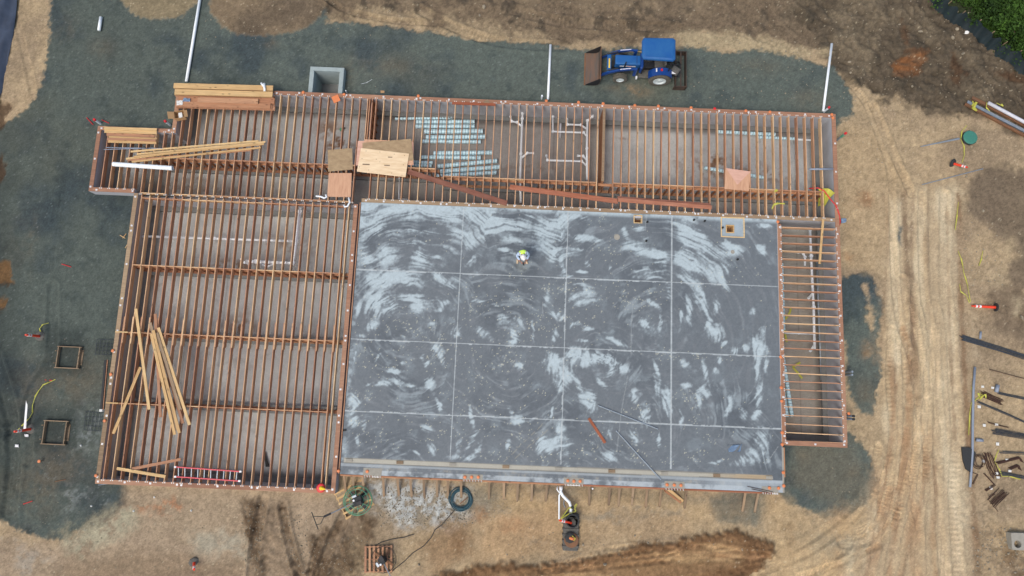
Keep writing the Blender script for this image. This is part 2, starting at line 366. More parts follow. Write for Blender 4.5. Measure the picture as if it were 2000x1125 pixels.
# ------------------------------------------------------------------ ground: one sheet of earth and gravel
def axis(a, b, step, far):
    mid = list(np.arange(a, b + 1e-6, step)); out = []; s = step; x = b
    while x < far: s *= 1.35; x += s; out.append(x)
    lo = []; s = step; x = a
    while x > -far: s *= 1.35; x -= s; lo.append(x)
    return np.array(lo[::-1] + mid + out)
gx = axis(-32.5, 31.5, 0.065, 500); gy = axis(-13.0, 27.0, 0.065, 500)
X, Y = np.meshgrid(gx, gy)
def PL(pts, z=0.0): return [(at(x, y, z).x, at(x, y, z).y) for x, y in pts]
wob = fbm(X, Y, 1.1, 5, 3, 0.6) - 0.5; wob2 = fbm(X, Y, 0.35, 3, 9, 0.6) - 0.5
FN = fbm(X, Y, 0.14, 2, 19) - 0.5
def reg(pts, soft=0.12, amp=0.9, amp2=0.25): return ss(-soft, soft, sdpoly(X, Y, PL(pts)) + wob * amp + wob2 * amp2 * 1.6 + FN * 0.30)
f1 = fbm(X, Y, 3.0, 5, 11, 0.6); f2 = fbm(X, Y, 0.8, 5, 12, 0.65); f3 = fbm(X, Y, 0.22, 4, 14, 0.7); f4 = fbm(X, Y, 6.0, 4, 15)
f5 = fbm(X * 0.25, Y, 0.5, 4, 16, 0.6)
def mixc(c, colr, m): return c * (1 - m[..., None]) + np.array(colr) * m[..., None]
Cg = np.zeros(X.shape + (3,)); Cg[:] = C(160, 140, 110)
Z = (f4 - 0.5) * 0.10 + (f2 - 0.5) * 0.05
Cg = mixc(Cg, C(142, 124, 100), ss(0.45, 0.68, f1)); Cg = mixc(Cg, C(164, 142, 112), ss(0.5, 0.75, f4) * 0.7)
# dark broken earth along the north, clods
north = reg([(620, -200), (625, 30), (640, 40), (760, 45), (900, 62), (1040, 84), (1140, 90), (1260, 86), (1360, 70), (1480, 84), (1600, 105), (1660, 150), (1700, 185), (1800, 215), (1900, 230), (2200, 330), (2400, -200)], 0.3, 1.4)
Cg = mixc(Cg, C(102, 88, 72), north * 0.90); Cg = mixc(Cg, C(128, 112, 90), north * ss(0.55, 0.75, f1) * 0.7); Cg = mixc(Cg, C(60, 55, 48), north * ss(0.54, 0.7, f2) * 0.7)
ne = reg([(1560, -200), (1540, 30), (1600, 95), (1650, 150), (1720, 190), (1800, 210), (2000, 250), (2300, 300), (2300, -200)], 0.4, 2.0)
rough = np.maximum(ne, north * 0.35); Z += rough * ((f2 - 0.5) * 0.5 + (f3 - 0.5) * 0.22)
Cg = mixc(Cg, C(72, 66, 56), ne * 0.6); Cg = mixc(Cg, C(112, 100, 82), ne * ss(0.5, 0.7, f1) * 0.8)
Cg = mixc(Cg, C(122, 80, 46), reg([(1740, 125), (1770, 110), (1812, 98), (1805, 120), (1790, 138), (1762, 148), (1745, 142)], 0.15, 0.5) * (0.5 + 0.5 * ss(0.4, 0.6, f5)))
for b in [[(1762, 38), (1778, 60), (1775, 95), (1790, 102), (1770, 98), (1758, 60)], [(1862, 100), (1885, 140), (1872, 165), (1860, 150)], [(1935, 130), (2000, 148), (2000, 165), (1950, 150)]]:
    Cg = mixc(Cg, C(84, 62, 44), reg(b, 0.15, 0.5) * 0.8)
dk = reg([(1890, 360), (1930, 330), (2100, 330), (2100, 620), (1960, 540), (1990, 500), (1940, 470), (1930, 440), (1880, 420)], 0.3, 1.2); Cg = mixc(Cg, C(112, 98, 82), dk * 0.85)
dk2 = reg([(1925, 570), (1960, 560), (2100, 600), (2100, 700), (1990, 670), (1950, 640)], 0.3, 1.0); Cg = mixc(Cg, C(118, 102, 84), dk2 * 0.8)
# pale dirt streak between gravel and dark earth
Cg = mixc(Cg, C(150, 132, 104), reg([(640, 30), (700, 12), (800, 18), (950, 30), (1000, 60), (1080, 78), (1000, 88), (900, 72), (800, 55), (700, 48)], 0.3, 1.3) * ss(0.35, 0.6, f2) * 0.85)
Cg = mixc(Cg, C(158, 142, 112), reg([(1300, 62), (1380, 55), (1480, 74), (1560, 92), (1620, 100), (1560, 112), (1460, 105), (1350, 92)], 0.25, 0.9) * 0.9)
# gravel apron west and north
GR = C(93, 103, 98)
grav = reg([(105, -300), (98, 60), (92, 110), (84, 160), (66, 195), (52, 215), (34, 226), (0, 250), (-300, 280), (-300, 1010), (0, 1022), (35, 1037), (80, 1055), (125, 1056), (145, 1040), (185, 1030), (225, 1005), (243, 985), (247, 960), (240, 940),
            (700, 900), (1600, 300), (1640, 235), (1668, 228), (1665, 190), (1640, 152), (1620, 128), (1540, 110), (1480, 102), (1400, 99), (1345, 95), (1250, 92), (1140, 96), (1040, 88), (930, 80), (850, 66), (760, 54), (700, 46), (640, 42), (560, -300)], 0.12, 0.45, 0.12)
mound = reg([(408, -100), (412, 22), (432, 52), (465, 67), (520, 71), (590, 62), (608, 50), (622, 35), (640, 10), (650, -100)], 0.1, 0.35, 0.1)
tanp = reg([(236, -100), (242, 8), (257, 25), (290, 37), (330, 38), (365, 26), (386, 8), (390, -100)], 0.1, 0.35, 0.1)
egr = reg([(1630, 545), (1665, 532), (1700, 540), (1712, 575), (1727, 600), (1721, 640), (1706, 672), (1716, 700), (1727, 730), (1712, 770), (1700, 806), (1672, 800), (1662, 770), (1652, 700), (1645, 650), (1600, 640)], 0.12, 0.6)
egr *= 1 - reg([(1690, 560), (1700, 575), (1708, 620), (1702, 640), (1694, 620), (1688, 590)], 0.15, 0.5)
sgr = reg([(1500, 850), (1662, 846), (1690, 876), (1706, 905), (1713, 950), (1692, 985), (1655, 1004), (1622, 1013), (1570, 1000), (1545, 985), (1522, 964), (1490, 950)], 0.1, 0.35)
sgr2 = reg([(1370, 958), (1500, 960), (1492, 1000), (1490, 1036), (1450, 1030), (1400, 1024), (1385, 990)], 0.35, 0.9) * 0.75
form_shade = reg([(1030, 945), (1100, 950), (1330, 965), (1480, 965), (1400, 985), (1260, 985), (1100, 975), (1040, 965)], 0.3, 0.7) * 0.4  # south form's shade over disturbed soil, put into the ground colour as dark gravel
gtot = np.clip(np.maximum.reduce([grav * (1 - mound) * (1 - tanp), egr, sgr, sgr2, form_shade]), 0, 1)
Cg = mixc(Cg, C(116, 100, 80), np.maximum(mound * 0.9, 0)); Cg = mixc(Cg, C(94, 82, 68), mound * ss(0.35, 0.75, f1) * 0.9); Cg = mixc(Cg, C(124, 112, 88), tanp * 0.9)
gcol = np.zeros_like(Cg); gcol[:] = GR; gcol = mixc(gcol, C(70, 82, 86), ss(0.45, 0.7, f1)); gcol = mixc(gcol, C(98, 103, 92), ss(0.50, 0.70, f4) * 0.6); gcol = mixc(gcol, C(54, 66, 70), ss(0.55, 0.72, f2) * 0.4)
# worn, earthy spots on the gravel
for (x, y, rx, ry, s) in [(1240, 178, 26, 12, .8), (1195, 172, 20, 6, .4), (1580, 195, 40, 20, .4), (760, 130, 70, 22, .35), (1480, 130, 60, 20, .3), (200, 95, 25, 22, .35), (130, 60, 22, 26, .35), (65, 460, 8, 28, .5), (62, 520, 6, 20, .35), (150, 740, 50, 45, .6), (60, 760, 40, 60, .35), (110, 920, 60, 60, .55), (60, 960, 60, 50, .3), (1665, 950, 40, 60, .35), (1570, 895, 12, 10, .8), (1665, 925, 14, 10, .8), (1600, 940, 60, 30, .3), (1665, 850, 40, 20, .35), (680, 150, 12, 28, .6), (30, 480, 30, 60, .2), (530, 85, 12, 10, .6), (1690, 770, 20, 30, .5), (1580, 60, 40, 15, .3)]:
    p = at(x, y); q = np.exp(-(((X - p.x) / (rx / 38)) ** 2 + ((Y - p.y) / (ry / 38)) ** 2) * 0.9) * ss(0.3, 0.6, f2 * 0.6 + f3 * 0.4) * s * 1.3
    gcol = mixc(gcol, C(138, 118, 92) if s > .6 else C(112, 104, 88), np.clip(q, 0, 1))
for (x, y, rx, ry) in [(150, 965, 25, 12), (135, 985, 12, 25), (205, 975, 10, 12), (160, 860, 30, 20), (180, 820, 25, 30), (100, 930, 10, 6)]:
    p = at(x, y); q = np.exp(-(((X - p.x) / (rx / 38)) ** 2 + ((Y - p.y) / (ry / 38)) ** 2)) * ss(0.45, 0.6, f3); gcol = mixc(gcol, C(140, 148, 150), q * 0.55)
# dark damp hollows round the two footing forms and along the west edge
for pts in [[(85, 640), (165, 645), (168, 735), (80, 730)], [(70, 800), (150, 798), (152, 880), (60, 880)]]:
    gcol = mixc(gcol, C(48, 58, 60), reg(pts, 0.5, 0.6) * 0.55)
gcol = mixc(gcol, C(52, 60, 60), reg([(-50, 300), (25, 330), (30, 560), (40, 900), (10, 1000), (-100, 1000)], 0.8, 1.0) * 0.45)
gcol = mixc(gcol, C(46, 54, 54), reg([(140, 940), (245, 948), (243, 985), (200, 1000), (240, 960)], 0.3, 0.5) * 0.3)
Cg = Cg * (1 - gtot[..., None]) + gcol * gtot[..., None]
Z += gtot * (1 - sgr2) * 0.05 + mound * 0.10 + tanp * 0.07 - gtot * (f2 - 0.5) * 0.03
for pts, c in [([(0, 820), (0, 845), (18, 850), (22, 820)], 0), ([(-40, 195), (22, 200), (4, 250), (-40, 260)], 1), ([(-40, 300), (12, 300), (8, 355), (-40, 390)], 1), ([(-40, 515), (16, 510), (22, 550), (-40, 560)], 2), ([(-40, 580), (14, 585), (16, 605), (-40, 612)], 2)]:
    m_ = reg(pts, 0.2, 0.5); Cg = mixc(Cg, [C(70, 78, 76), C(84, 66, 50), C(124, 92, 56)][c], m_ * 0.9); Z -= m_ * 0.15
# reddish dirt under the forms, slurry and rubble south of the slab
Cg = mixc(Cg, C(146, 128, 108), reg([(240, 948), (700, 968), (720, 1000), (640, 1125), (640, 1300), (-200, 1300), (-200, 1040), (125, 1060), (240, 985)], 0.4, 0.8) * 0.75)
Cg = mixc(Cg, C(152, 134, 110), reg([(250, 955), (480, 972), (490, 1040), (400, 1060), (250, 1040)], 0.5, 1.0) * 0.6)
Cg = mixc(Cg, C(150, 146, 130), reg([(380, 1040), (480, 1045), (490, 1090), (420, 1095), (390, 1070)], 0.5, 1.3) * ss(0.4, 0.6, f2) * 0.7)
Cg = mixc(Cg, C(148, 142, 120), reg([(100, 1045), (240, 975), (275, 1000), (230, 1045), (160, 1090)], 0.4, 1.2) * ss(0.36, 0.56, f2 * 0.5 + f3 * 0.5) * 0.95)
Cg = mixc(Cg, C(152, 150, 142), reg([(0, 1030), (60, 1075), (110, 1110), (60, 1125), (0, 1080)], 0.4, 1.3) * ss(0.45, 0.6, f2) * 0.5)
Cg = mixc(Cg, C(160, 100, 60), reg([(270, 985), (340, 975), (345, 990), (300, 1005), (275, 1000)], 0.3, 0.8) * ss(0.45, 0.6, f3) * 0.6)
Cg = mixc(Cg, C(112, 92, 70), reg([(120, 1095), (300, 1085), (480, 1100), (480, 1200), (100, 1200)], 0.4, 1.2) * 0.45)
for pts, s in [([(478, 980), (515, 975), (560, 985), (575, 1060), (600, 1200), (480, 1200), (490, 1060)], .45), ([(473, 985), (488, 975), (512, 978), (508, 1040), (520, 1100), (524, 1200), (496, 1200), (494, 1090), (484, 1050)], .95), ([(544, 982), (560, 984), (564, 1030), (588, 1080), (604, 1200), (580, 1200), (566, 1090), (552, 1040)], .95), ([(608, 1050), (660, 1020), (700, 1000), (740, 1010), (725, 1060), (700, 1125), (690, 1200), (600, 1200), (600, 1100)], .9)]:
    m_ = reg(pts, 0.25, 0.6); Cg = mixc(Cg, C(86, 68, 50), m_ * s * (0.5 + 0.45 * ss(0.4, 0.6, f2))); Z += m_ * ((f2 - 0.5) * 0.35 + (f3 - 0.5) * 0.18 + 0.05)
slur = reg([(725, 945), (830, 945), (910, 962), (925, 1010), (860, 1030), (780, 1022), (735, 990)], 0.6, 1.2); Cg = mixc(Cg, C(132, 128, 118), slur * .6); Cg = mixc(Cg, C(166, 170, 170), slur * ss(0.40, 0.52, f3 * 0.7 + f2 * 0.3) * 0.9); Z += slur * (f3 - 0.5) * 0.16
slur2 = reg([(940, 945), (985, 950), (985, 1000), (950, 1010), (900, 1010), (905, 960)], 0.5, 0.8); Cg = mixc(Cg, C(112, 110, 98), slur2 * 0.7)
Cg = mixc(Cg, C(172, 146, 104), reg([(960, 965), (1085, 975), (1085, 1000), (960, 1000)], 0.5, 0.7) * 0.6); Cg = mixc(Cg, C(176, 150, 110), reg([(1130, 965), (1380, 985), (1390, 1010), (1250, 1000), (1130, 990)], 0.5, 0.9) * 0.55)
Cg = mixc(Cg, C(168, 132, 92), reg([(930, 1010), (1090, 1005), (1085, 1075), (940, 1085)], 0.6, 1.2) * 0.45); Cg = mixc(Cg, C(120, 88, 58), reg([(860, 1020), (930, 1010), (910, 1080), (850, 1125), (830, 1060)], 0.5, 1.0) * 0.5)
# wet brown bank at the bottom of the picture
bank = reg([(880, 1118), (930, 1108), (1000, 1102), (1085, 1100), (1150, 1088), (1200, 1082), (1245, 1066), (1280, 1062), (1320, 1058), (1400, 1036), (1440, 1032), (1475, 1048), (1512, 1056), (1512, 1082), (1500, 1098), (1400, 1160), (1200, 1300), (700, 1300), (780, 1160)], 0.12, 0.5, 0.06)
Cg = mixc(Cg, C(128, 98, 66), bank * 0.9)
bedge = bank * (1 - reg([(900, 1135), (1000, 1118), (1090, 1112), (1180, 1098), (1260, 1088), (1320, 1075), (1400, 1052), (1440, 1060), (1460, 1075), (1440, 1100), (1300, 1160), (900, 1300)], 0.25, 0.6, 0.08)); Cg = mixc(Cg, C(108, 80, 54), bedge * 0.85)
Cg = mixc(Cg, C(158, 130, 92), bank * ss(0.52, 0.66, f5) * (1 - bedge) * 0.6); Z += bank * (0.16 + (f3 - 0.5) * 0.10) + bedge * ((f2 - 0.5) * 0.25 + (f3 - 0.5) * 0.22 + 0.04)
Cg = mixc(Cg, C(108, 78, 54), reg([(1532, 1020), (1548, 1018), (1550, 1048), (1535, 1050)], 0.2, 0.3)); Cg = mixc(Cg, C(104, 74, 50), reg([(1536, 1055), (1550, 1052), (1547, 1082), (1540, 1080)], 0.2, 0.3))
# haul road on the east side
road = reg([(1722, 372), (1868, 374), (1876, 560), (1884, 800), (1900, 1000), (1915, 1300), (1450, 1300), (1560, 1050), (1690, 990), (1722, 880), (1730, 760), (1735, 560)], 0.7, 1.6)
Cg = mixc(Cg, C(170, 150, 120), road * 0.75); Cg = mixc(Cg, C(186, 172, 144), road * ss(0.5, 0.7, fbm(X, Y * 0.2, 0.7, 4, 21)) * 0.7)
Cg = mixc(Cg, C(158, 136, 104), reg([(1665, 240), (1720, 260), (1760, 340), (1800, 380), (1740, 380), (1722, 540), (1700, 530), (1640, 520), (1640, 260)], 0.4, 1.0) * 0.5)
Cg = mixc(Cg, C(124, 98, 72), reg([(1868, 400), (1884, 420), (1890, 700), (1905, 900), (1920, 1125), (1900, 1125), (1884, 900), (1872, 700)], 0.3, 0.4) * 0.5)
Cg = mixc(Cg, C(156, 124, 92), road * ss(0.50, 0.75, fbm(X + 40, Y * 0.25, 0.9, 5, 27)) * 0.7 * reg([(1600, 850), (1860, 850), (1860, 1300), (1500, 1300)], 1.0, 1.0) * 0.8)
Cg = mixc(Cg, C(104, 84, 62), reg([(1910, 1040), (1960, 1035), (2000, 1080), (2100, 1125), (2100, 1300), (1900, 1300)], 0.5, 1.2) * ss(0.4, 0.6, f2) * 0.8)
clod = reg([(1890, 985), (1935, 985), (1960, 1040), (2100, 1030), (2100, 1300), (1915, 1300), (1900, 1100)], 0.5, 1.2); Z += clod * ((f2 - 0.5) * 0.35 + (f3 - 0.5) * 0.15)
Cg = mixc(Cg, C(106, 104, 92), reg([(1560, 870), (1660, 870), (1690, 910), (1690, 950), (1640, 975), (1590, 970), (1545, 930)], 0.5, 0.7) * 0.8)
Cg = mixc(Cg, C(172, 144, 106), reg([(950, 975), (1500, 985), (1560, 1030), (1400, 1030), (1200, 1060), (1000, 1095), (880, 1105), (860, 1040)], 0.8, 1.0) * ss(0.35, 0.6, f1) * (1 - bank) * 0.45)
Cg = mixc(Cg, C(172, 146, 108), reg([(1500, 960), (1560, 1000), (1620, 1020), (1690, 1005), (1560, 1300), (1500, 1300)], 0.6, 0.8) * (1 - bank) * 0.7)
Cg = mixc(Cg, C(184, 169, 142), reg([(1838, 380), (1866, 380), (1872, 600), (1882, 820), (1900, 1000), (1912, 1300), (1850, 1300), (1850, 1000), (1838, 700)], 0.9, 1.4) * 0.4)
def cline(pts, hw, colr, al, soft=0.6):
    global Cg
    P = smooth_line(PL(pts)); xs = [p[0] for p in P]; ys = [p[1] for p in P]; mrg = hw * 2 + .4
    i0, i1 = np.searchsorted(gx, (min(xs) - mrg, max(xs) + mrg)); j0, j1 = np.searchsorted(gy, (min(ys) - mrg, max(ys) + mrg)); S = np.s_[j0:j1, i0:i1]
    d, _, _ = line_dist(X[S], Y[S], P); m_ = 1 - ss(hw * (1 - soft), hw * (1 + soft), d + wob2[S] * .15 + wob[S] * .2); Cg[S] = mixc(Cg[S], colr, m_ * al * (0.45 + 0.55 * ss(0.35, 0.6, f2[S])))
cline([(1766, 376), (1769, 460), (1776, 560), (1782, 640), (1786, 720), (1796, 790)], .16, C(116, 96, 76), .85); cline([(1784, 378), (1780, 480), (1786, 600), (1782, 690)], .10, C(124, 104, 84), .7)
cline([(1812, 380), (1810, 480), (1814, 560), (1812, 620)], .10, C(130, 112, 90), .7); cline([(1725, 380), (1735, 450), (1728, 560), (1722, 680)], .12, C(132, 110, 86), .5); cline([(1850, 380), (1853, 560), (1858, 700), (1866, 860)], .06, C(126, 104, 80), .6)
cline([(1872, 380), (1876, 560), (1886, 760), (1898, 940), (1912, 1125)], .12, C(120, 94, 70), .75); cline([(1766, 640), (1778, 740), (1772, 860), (1756, 980), (1738, 1125)], .13, C(132, 104, 78), .7); cline([(1800, 820), (1812, 900), (1800, 980), (1776, 1060), (1760, 1125)], .11, C(128, 102, 78), .7)
cline([(1822, 880), (1828, 960), (1822, 1060), (1828, 1125)], .10, C(136, 110, 84), .7); cline([(1742, 700), (1746, 800), (1736, 900), (1716, 1000), (1690, 1125)], .10, C(136, 108, 82), .7); cline([(1700, 1125), (1720, 1040), (1742, 960)], .2, C(146, 116, 88), .6); cline([(1750, 400), (1746, 560), (1752, 700)], .3, C(190, 176, 148), .6); cline([(1796, 560), (1812, 700), (1800, 860)], .3, C(186, 170, 140), .5)
for (x, y, rx, ry, c_, a_) in [(900, 1060, 22, 28, C(112, 82, 54), .6), (935, 1000, 14, 12, C(140, 96, 60), .5), (1180, 1010, 60, 10, C(128, 122, 108), .5), (1260, 995, 40, 8, C(118, 112, 100), .6), (1320, 1000, 20, 8, C(118, 112, 100), .5), (1060, 1062, 40, 8, C(120, 108, 92), .5), (1000, 1030, 30, 14, C(150, 112, 78), .5), (840, 1060, 30, 25, C(132, 108, 80), .5), (1560, 1040, 40, 30, C(140, 124, 98), .5), (1640, 1060, 50, 25, C(128, 122, 106), .55), (960, 985, 24, 12, C(128, 122, 108), .6), (1660, 500, 14, 10, C(140, 104, 70), .5), (1690, 395, 20, 14, C(136, 98, 66), .55), (1700, 690, 14, 20, C(160, 128, 92), .5), (1760, 460, 5, 14, C(84, 92, 92), .9), (1970, 480, 14, 20, C(160, 142, 112), .6), (1950, 540, 20, 16, C(164, 146, 116), .6), (1990, 600, 10, 14, C(176, 160, 130), .7)]:
    p = at(x, y); q = np.exp(-(((X - p.x + wob * .8) / (rx / 38)) ** 2 + ((Y - p.y + wob2) / (ry / 38)) ** 2)) * ss(0.3, 0.55, f2 * 0.6 + f3 * 0.4); Cg = mixc(Cg, c_, np.clip(q * a_ * 1.3, 0, 1))
# wheel and track marks pressed into the soil
def track(pts, hw, depth, cleat=0.0, light=0.12, cw=0.5, lug=0.0):
    global Z, Cg
    depth *= 1.7; light = light * 1.5 + .05
    P = smooth_line(PL(pts)); xs = [p[0] for p in P]; ys = [p[1] for p in P]; mrg = hw * 3 + 0.2
    i0, i1 = np.searchsorted(gx, (min(xs) - mrg, max(xs) + mrg)); j0, j1 = np.searchsorted(gy, (min(ys) - mrg, max(ys) + mrg)); S = np.s_[j0:j1, i0:i1]
    x, y = X[S], Y[S]; d, s, a = line_dist(x, y, P); s = s + wob2[S] * 0.05
    core = 1 - ss(hw * 0.75, hw, np.abs(s)); core = np.where(d < hw * 3, core, 0); berm = np.exp(-((d - hw * 1.15) / (hw * 0.28)) ** 2)
    fade = 0.45 + 0.55 * ss(0.35, 0.6, f2[S]); h = -depth * core * fade + depth * 0.75 * berm * fade
    if cleat:
        c = 0.5 + 0.5 * np.cos(2 * math.pi * a / cleat + (np.abs(s) * 14 if lug else 0)); fc = ss(0.48, 0.62, vn(x * .8, y * .45, 7) * .6 + f2[S] * .4); c = 0.5 + (c - 0.5) * fc; h += depth * 0.7 * c * core * fade
        Cg[S] = Cg[S] * (1 + (light * (c - 0.5) * 0.9 * core * fade)[..., None])
    else:
        c = 0.5 + 0.5 * np.cos(2 * math.pi * s / (hw * 0.42)); h += depth * 0.4 * c * core * fade; Cg[S] = Cg[S] * (1 + (light * (c - 0.4) * core * fade)[..., None])
    Z[S] += h; Cg[S] = Cg[S] * (1 + (light * 0.5 * core * fade * 0.6)[..., None])
track([(1705, 205), (1730, 265), (1752, 320), (1768, 352), (1780, 380)], 0.22, 0.05, 0.20)
track([(1650, 150), (1690, 200), (1715, 260), (1735, 320), (1742, 370)], 0.2, 0.03, 0.2, 0.06)
track([(1762, 545), (1766, 640), (1772, 760), (1768, 900), (1750, 1030), (1735, 1130)], 0.24, 0.05, 0.24)
track([(1742, 380), (1748, 560), (1762, 650), (1780, 700), (1790, 800), (1782, 900), (1745, 1010), (1690, 1090), (1640, 1130)], 0.2, 0.06)
track([(1800, 380), (1803, 560), (1818, 650), (1812, 760), (1808, 850), (1815, 1000), (1818, 1130)], 0.22, 0.05, 0.2)
track([(1845, 380), (1845, 560), (1856, 640), (1862, 760), (1868, 860), (1862, 960), (1872, 1130)], 0.28, 0.04, 0.24)
track([(1786, 560), (1782, 680), (1796, 800), (1804, 900), (1790, 980), (1765, 1060), (1750, 1130)], 0.2, 0.05)
track([(1826, 600), (1824, 700), (1832, 820), (1828, 960), (1845, 1130)], 0.24, 0.035)
track([(1740, 640), (1736, 740), (1742, 860), (1722, 960), (1712, 1060), (1700, 1130)], 0.18, 0.05, 0.22)
track([(1716, 870), (1705, 925), (1680, 970), (1640, 1010), (1600, 1040), (1545, 1075), (1480, 1105), (1400, 1122), (1300, 1135)], 0.2, 0.05, 0.17, 0.2)
track([(1722, 925), (1700, 970), (1672, 1005), (1632, 1042), (1580, 1078), (1530, 1100), (1470, 1122)], 0.2, 0.05, 0.17, 0.2)
track([(1736, 955), (1716, 1010), (1690, 1040), (1640, 1080), (1580, 1125)], 0.16, 0.04)
for a_ in [[(1790, 1130), (1796, 1040), (1782, 960), (1788, 880), (1806, 800), (1800, 700), (1780, 600)], [(1660, 1130), (1700, 1060), (1738, 1010), (1752, 940), (1770, 850), (1776, 760)], [(1735, 1130), (1756, 1080), (1792, 1020), (1806, 950), (1812, 860)], [(1610, 1125), (1660, 1085), (1700, 1040), (1728, 985), (1742, 900)], [(1560, 1125), (1640, 1100), (1720, 1060), (1760, 1000)]]: track(a_, 0.17, 0.05, 0.15, 0.24, lug=0.1)
track([(1650, 1040), (1675, 1042), (1700, 1030)], 0.3, 0.04); track([(1645, 1062), (1680, 1060), (1706, 1048)], 0.25, 0.04)
for k in range(7): track([(1000 + 20 * k, 1120 - 3.6 * k), (1180, 1104 - 5 * k + 8 * (k % 2)), (1340, 1094 - 5.5 * k), (1500, 1092 - 2 * k)], 0.13, 0.035, 0.0, 0.14)
track([(900, 1125), (1100, 1112), (1280, 1082), (1420, 1052)], 0.42, 0.012, 0.16, 0.03)
track([(515, 975), (506, 1030), (498, 1070), (492, 1130)], 0.26, 0.10, 0, 0.02); track([(552, 985), (562, 1040), (578, 1100), (590, 1130)], 0.22, 0.10, 0.3, 0.02)
track([(700, 960), (672, 1010), (640, 1080), (622, 1130)], 0.3, 0.12, 0, 0.02); track([(626, 1055), (612, 1100), (608, 1130)], 0.2, 0.08, 0.3, 0.02)
track([(30, 30), (52, 120), (66, 180)], 0.2, 0.03, 0.16, 0.05); track([(820, 20), (900, 60), (980, 84), (1100, 92)], 0.3, 0.05, 0.2, 0.04)
track([(640, 0), (680, 22), (760, 40), (860, 46)], 0.18, 0.06, 0, 0.05); track([(1000, 20), (1080, 40), (1180, 50), (1320, 55)], 0.3, 0.05, 0.22, 0.04)
track([(-10, 700), (20, 800), (30, 900), (20, 1000)], 0.4, 0.06, 0, 0.02); track([(105, 560), (100, 700), (60, 780), (55, 900)], 0.3, 0.04, 0, 0.02)
track([(120, 380), (112, 460), (100, 560), (92, 640)], 0.05, 0.02, 0, 0.05)
for k in range(5): track([(0, 930 + 10 * k), (40, 990 + 7 * k), (90, 1040 + 4 * k)], 0.12, 0.02, 0, 0.06)
hd, _, _ = line_dist(X, Y, PL([(1090, 1080), (1090, 990)])); Z -= 0.12 * (1 - ss(0.6, 1.6, hd))
# fine grain; footprint cut out; keep the soil just below the timber at the walls
spk = hsh(np.floor(X / 0.065), np.floor(Y / 0.065), 5)
def grade(c, s, g):
    L_ = (c @ np.array([0.3, 0.59, 0.11]))[..., None]; return (L_ + (c - L_) * s) * np.array(g)
Cg = grade(Cg, 0.90, [1.11, 1.10, 1.03]) * (1 - 0.20 * gtot - 0.04 * ne - 0.12 * np.maximum(dk, dk2))[..., None]
west = ss(-12, -22, X) * gtot; Cg *= (1 - 0.14 * west)[..., None]
rdg = 1 - np.abs(fbm(X, Y, 0.55, 4, 71, 0.62) - 0.5) * 4; rdg2 = 1 - np.abs(fbm(X, Y, 0.22, 3, 73, 0.65) - 0.5) * 4
rg_ = (1 - gtot * 0.75) * (1 - road * 0.7)
Cg *= (1 - 0.11 * ss(0.55, 0.98, rdg) * rg_ * (0.6 + 0.8 * rough))[..., None]; Cg *= (1 + 0.16 * (f2 - 0.5) * 2 * rg_ + 0.20 * (1 - .35 * gtot) * (1 - 0.5 * road) * (fbm(X, Y, 0.13, 2, 77) - 0.5) * 2)[..., None]
Cg *= (1 - 0.09 * ss(0.7, 1.0, rdg2) * rg_)[..., None]; Z -= (0.03 * ss(0.6, 1.0, rdg) * (0.4 + rough) + 0.012 * ss(0.7, 1, rdg2)) * rg_
stk = fbm(X * 5.5, Y * 0.35, 1.0, 4, 79, 0.6) - 0.5; Cg *= (1 + stk * road * 0.20)[..., None]; Z += stk * road * 0.05
Cg *= (1 + (f3 - 0.5) * 0.40 * (1 - .3 * gtot) * (1 - 0.4 * road))[..., None]; Cg *= (0.88 + 0.24 * spk)[..., None]
Cg = mixc(Cg, C(190, 178, 150), (spk > 0.995) * 0.5 * (1 - gtot)); Cg = mixc(Cg, C(150, 156, 150), ((spk > 0.992) & (gtot > 0.5)) * 0.22)
edge = np.minimum.reduce([np.maximum(np.maximum(h[0] - X, X - h[2]), np.maximum(h[1] - Y, Y - h[3])) for h in HOLES + [(XSL, YSS, XSR, YM), PIT]])
Z *= ss(0.0, 0.8, edge) * 0.9 + 0.1
far = np.maximum(np.abs(X) - 40, 0) + np.maximum(np.abs(Y) - 34, 0); Cg = mixc(Cg, C(70, 76, 50), ss(10, 60, far) * 0.7)
xc = 0.5 * (gx[1:] + gx[:-1]); yc = 0.5 * (gy[1:] + gy[:-1]); Xc, Yc = np.meshgrid(xc, yc); keep = np.ones(Xc.shape, bool)
for (x0, y0, x1, y1) in HOLES + [PIT]: keep &= ~((Xc > x0 + 0.08) & (Xc < x1 - 0.08) & (Yc > y0 + 0.08) & (Yc < y1 - 0.08))
keep &= ~((Xc > XSL - 0.4) & (Xc < XSR + 0.2) & (Yc > YSS + 0.3) & (Yc < YM + 0.2))
GXI, GYI, GZ = gx, gy, Z
def gz(x, y):
    i = min(max(int(np.searchsorted(gx, x)), 1), len(gx) - 1); j = min(max(int(np.searchsorted(gy, y)), 1), len(gy) - 1); return float(GZ[j, i])
def on(px, py, dz=0.0):
    p = at(px, py, 0.0); p.z = gz(p.x, p.y) + dz; return p
GRN = reg([(1808, -60), (1822, 2), (1848, 30), (1880, 52), (1912, 76), (1945, 104), (1985, 132), (2060, 175), (2400, 260), (2400, -400), (1800, -400)], 0.15, 0.3); Cg = mixc(Cg, C(48, 58, 36), GRN * 0.9)
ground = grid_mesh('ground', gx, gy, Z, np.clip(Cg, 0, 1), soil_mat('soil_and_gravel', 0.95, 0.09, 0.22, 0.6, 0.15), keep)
tag(ground, kind='structure')
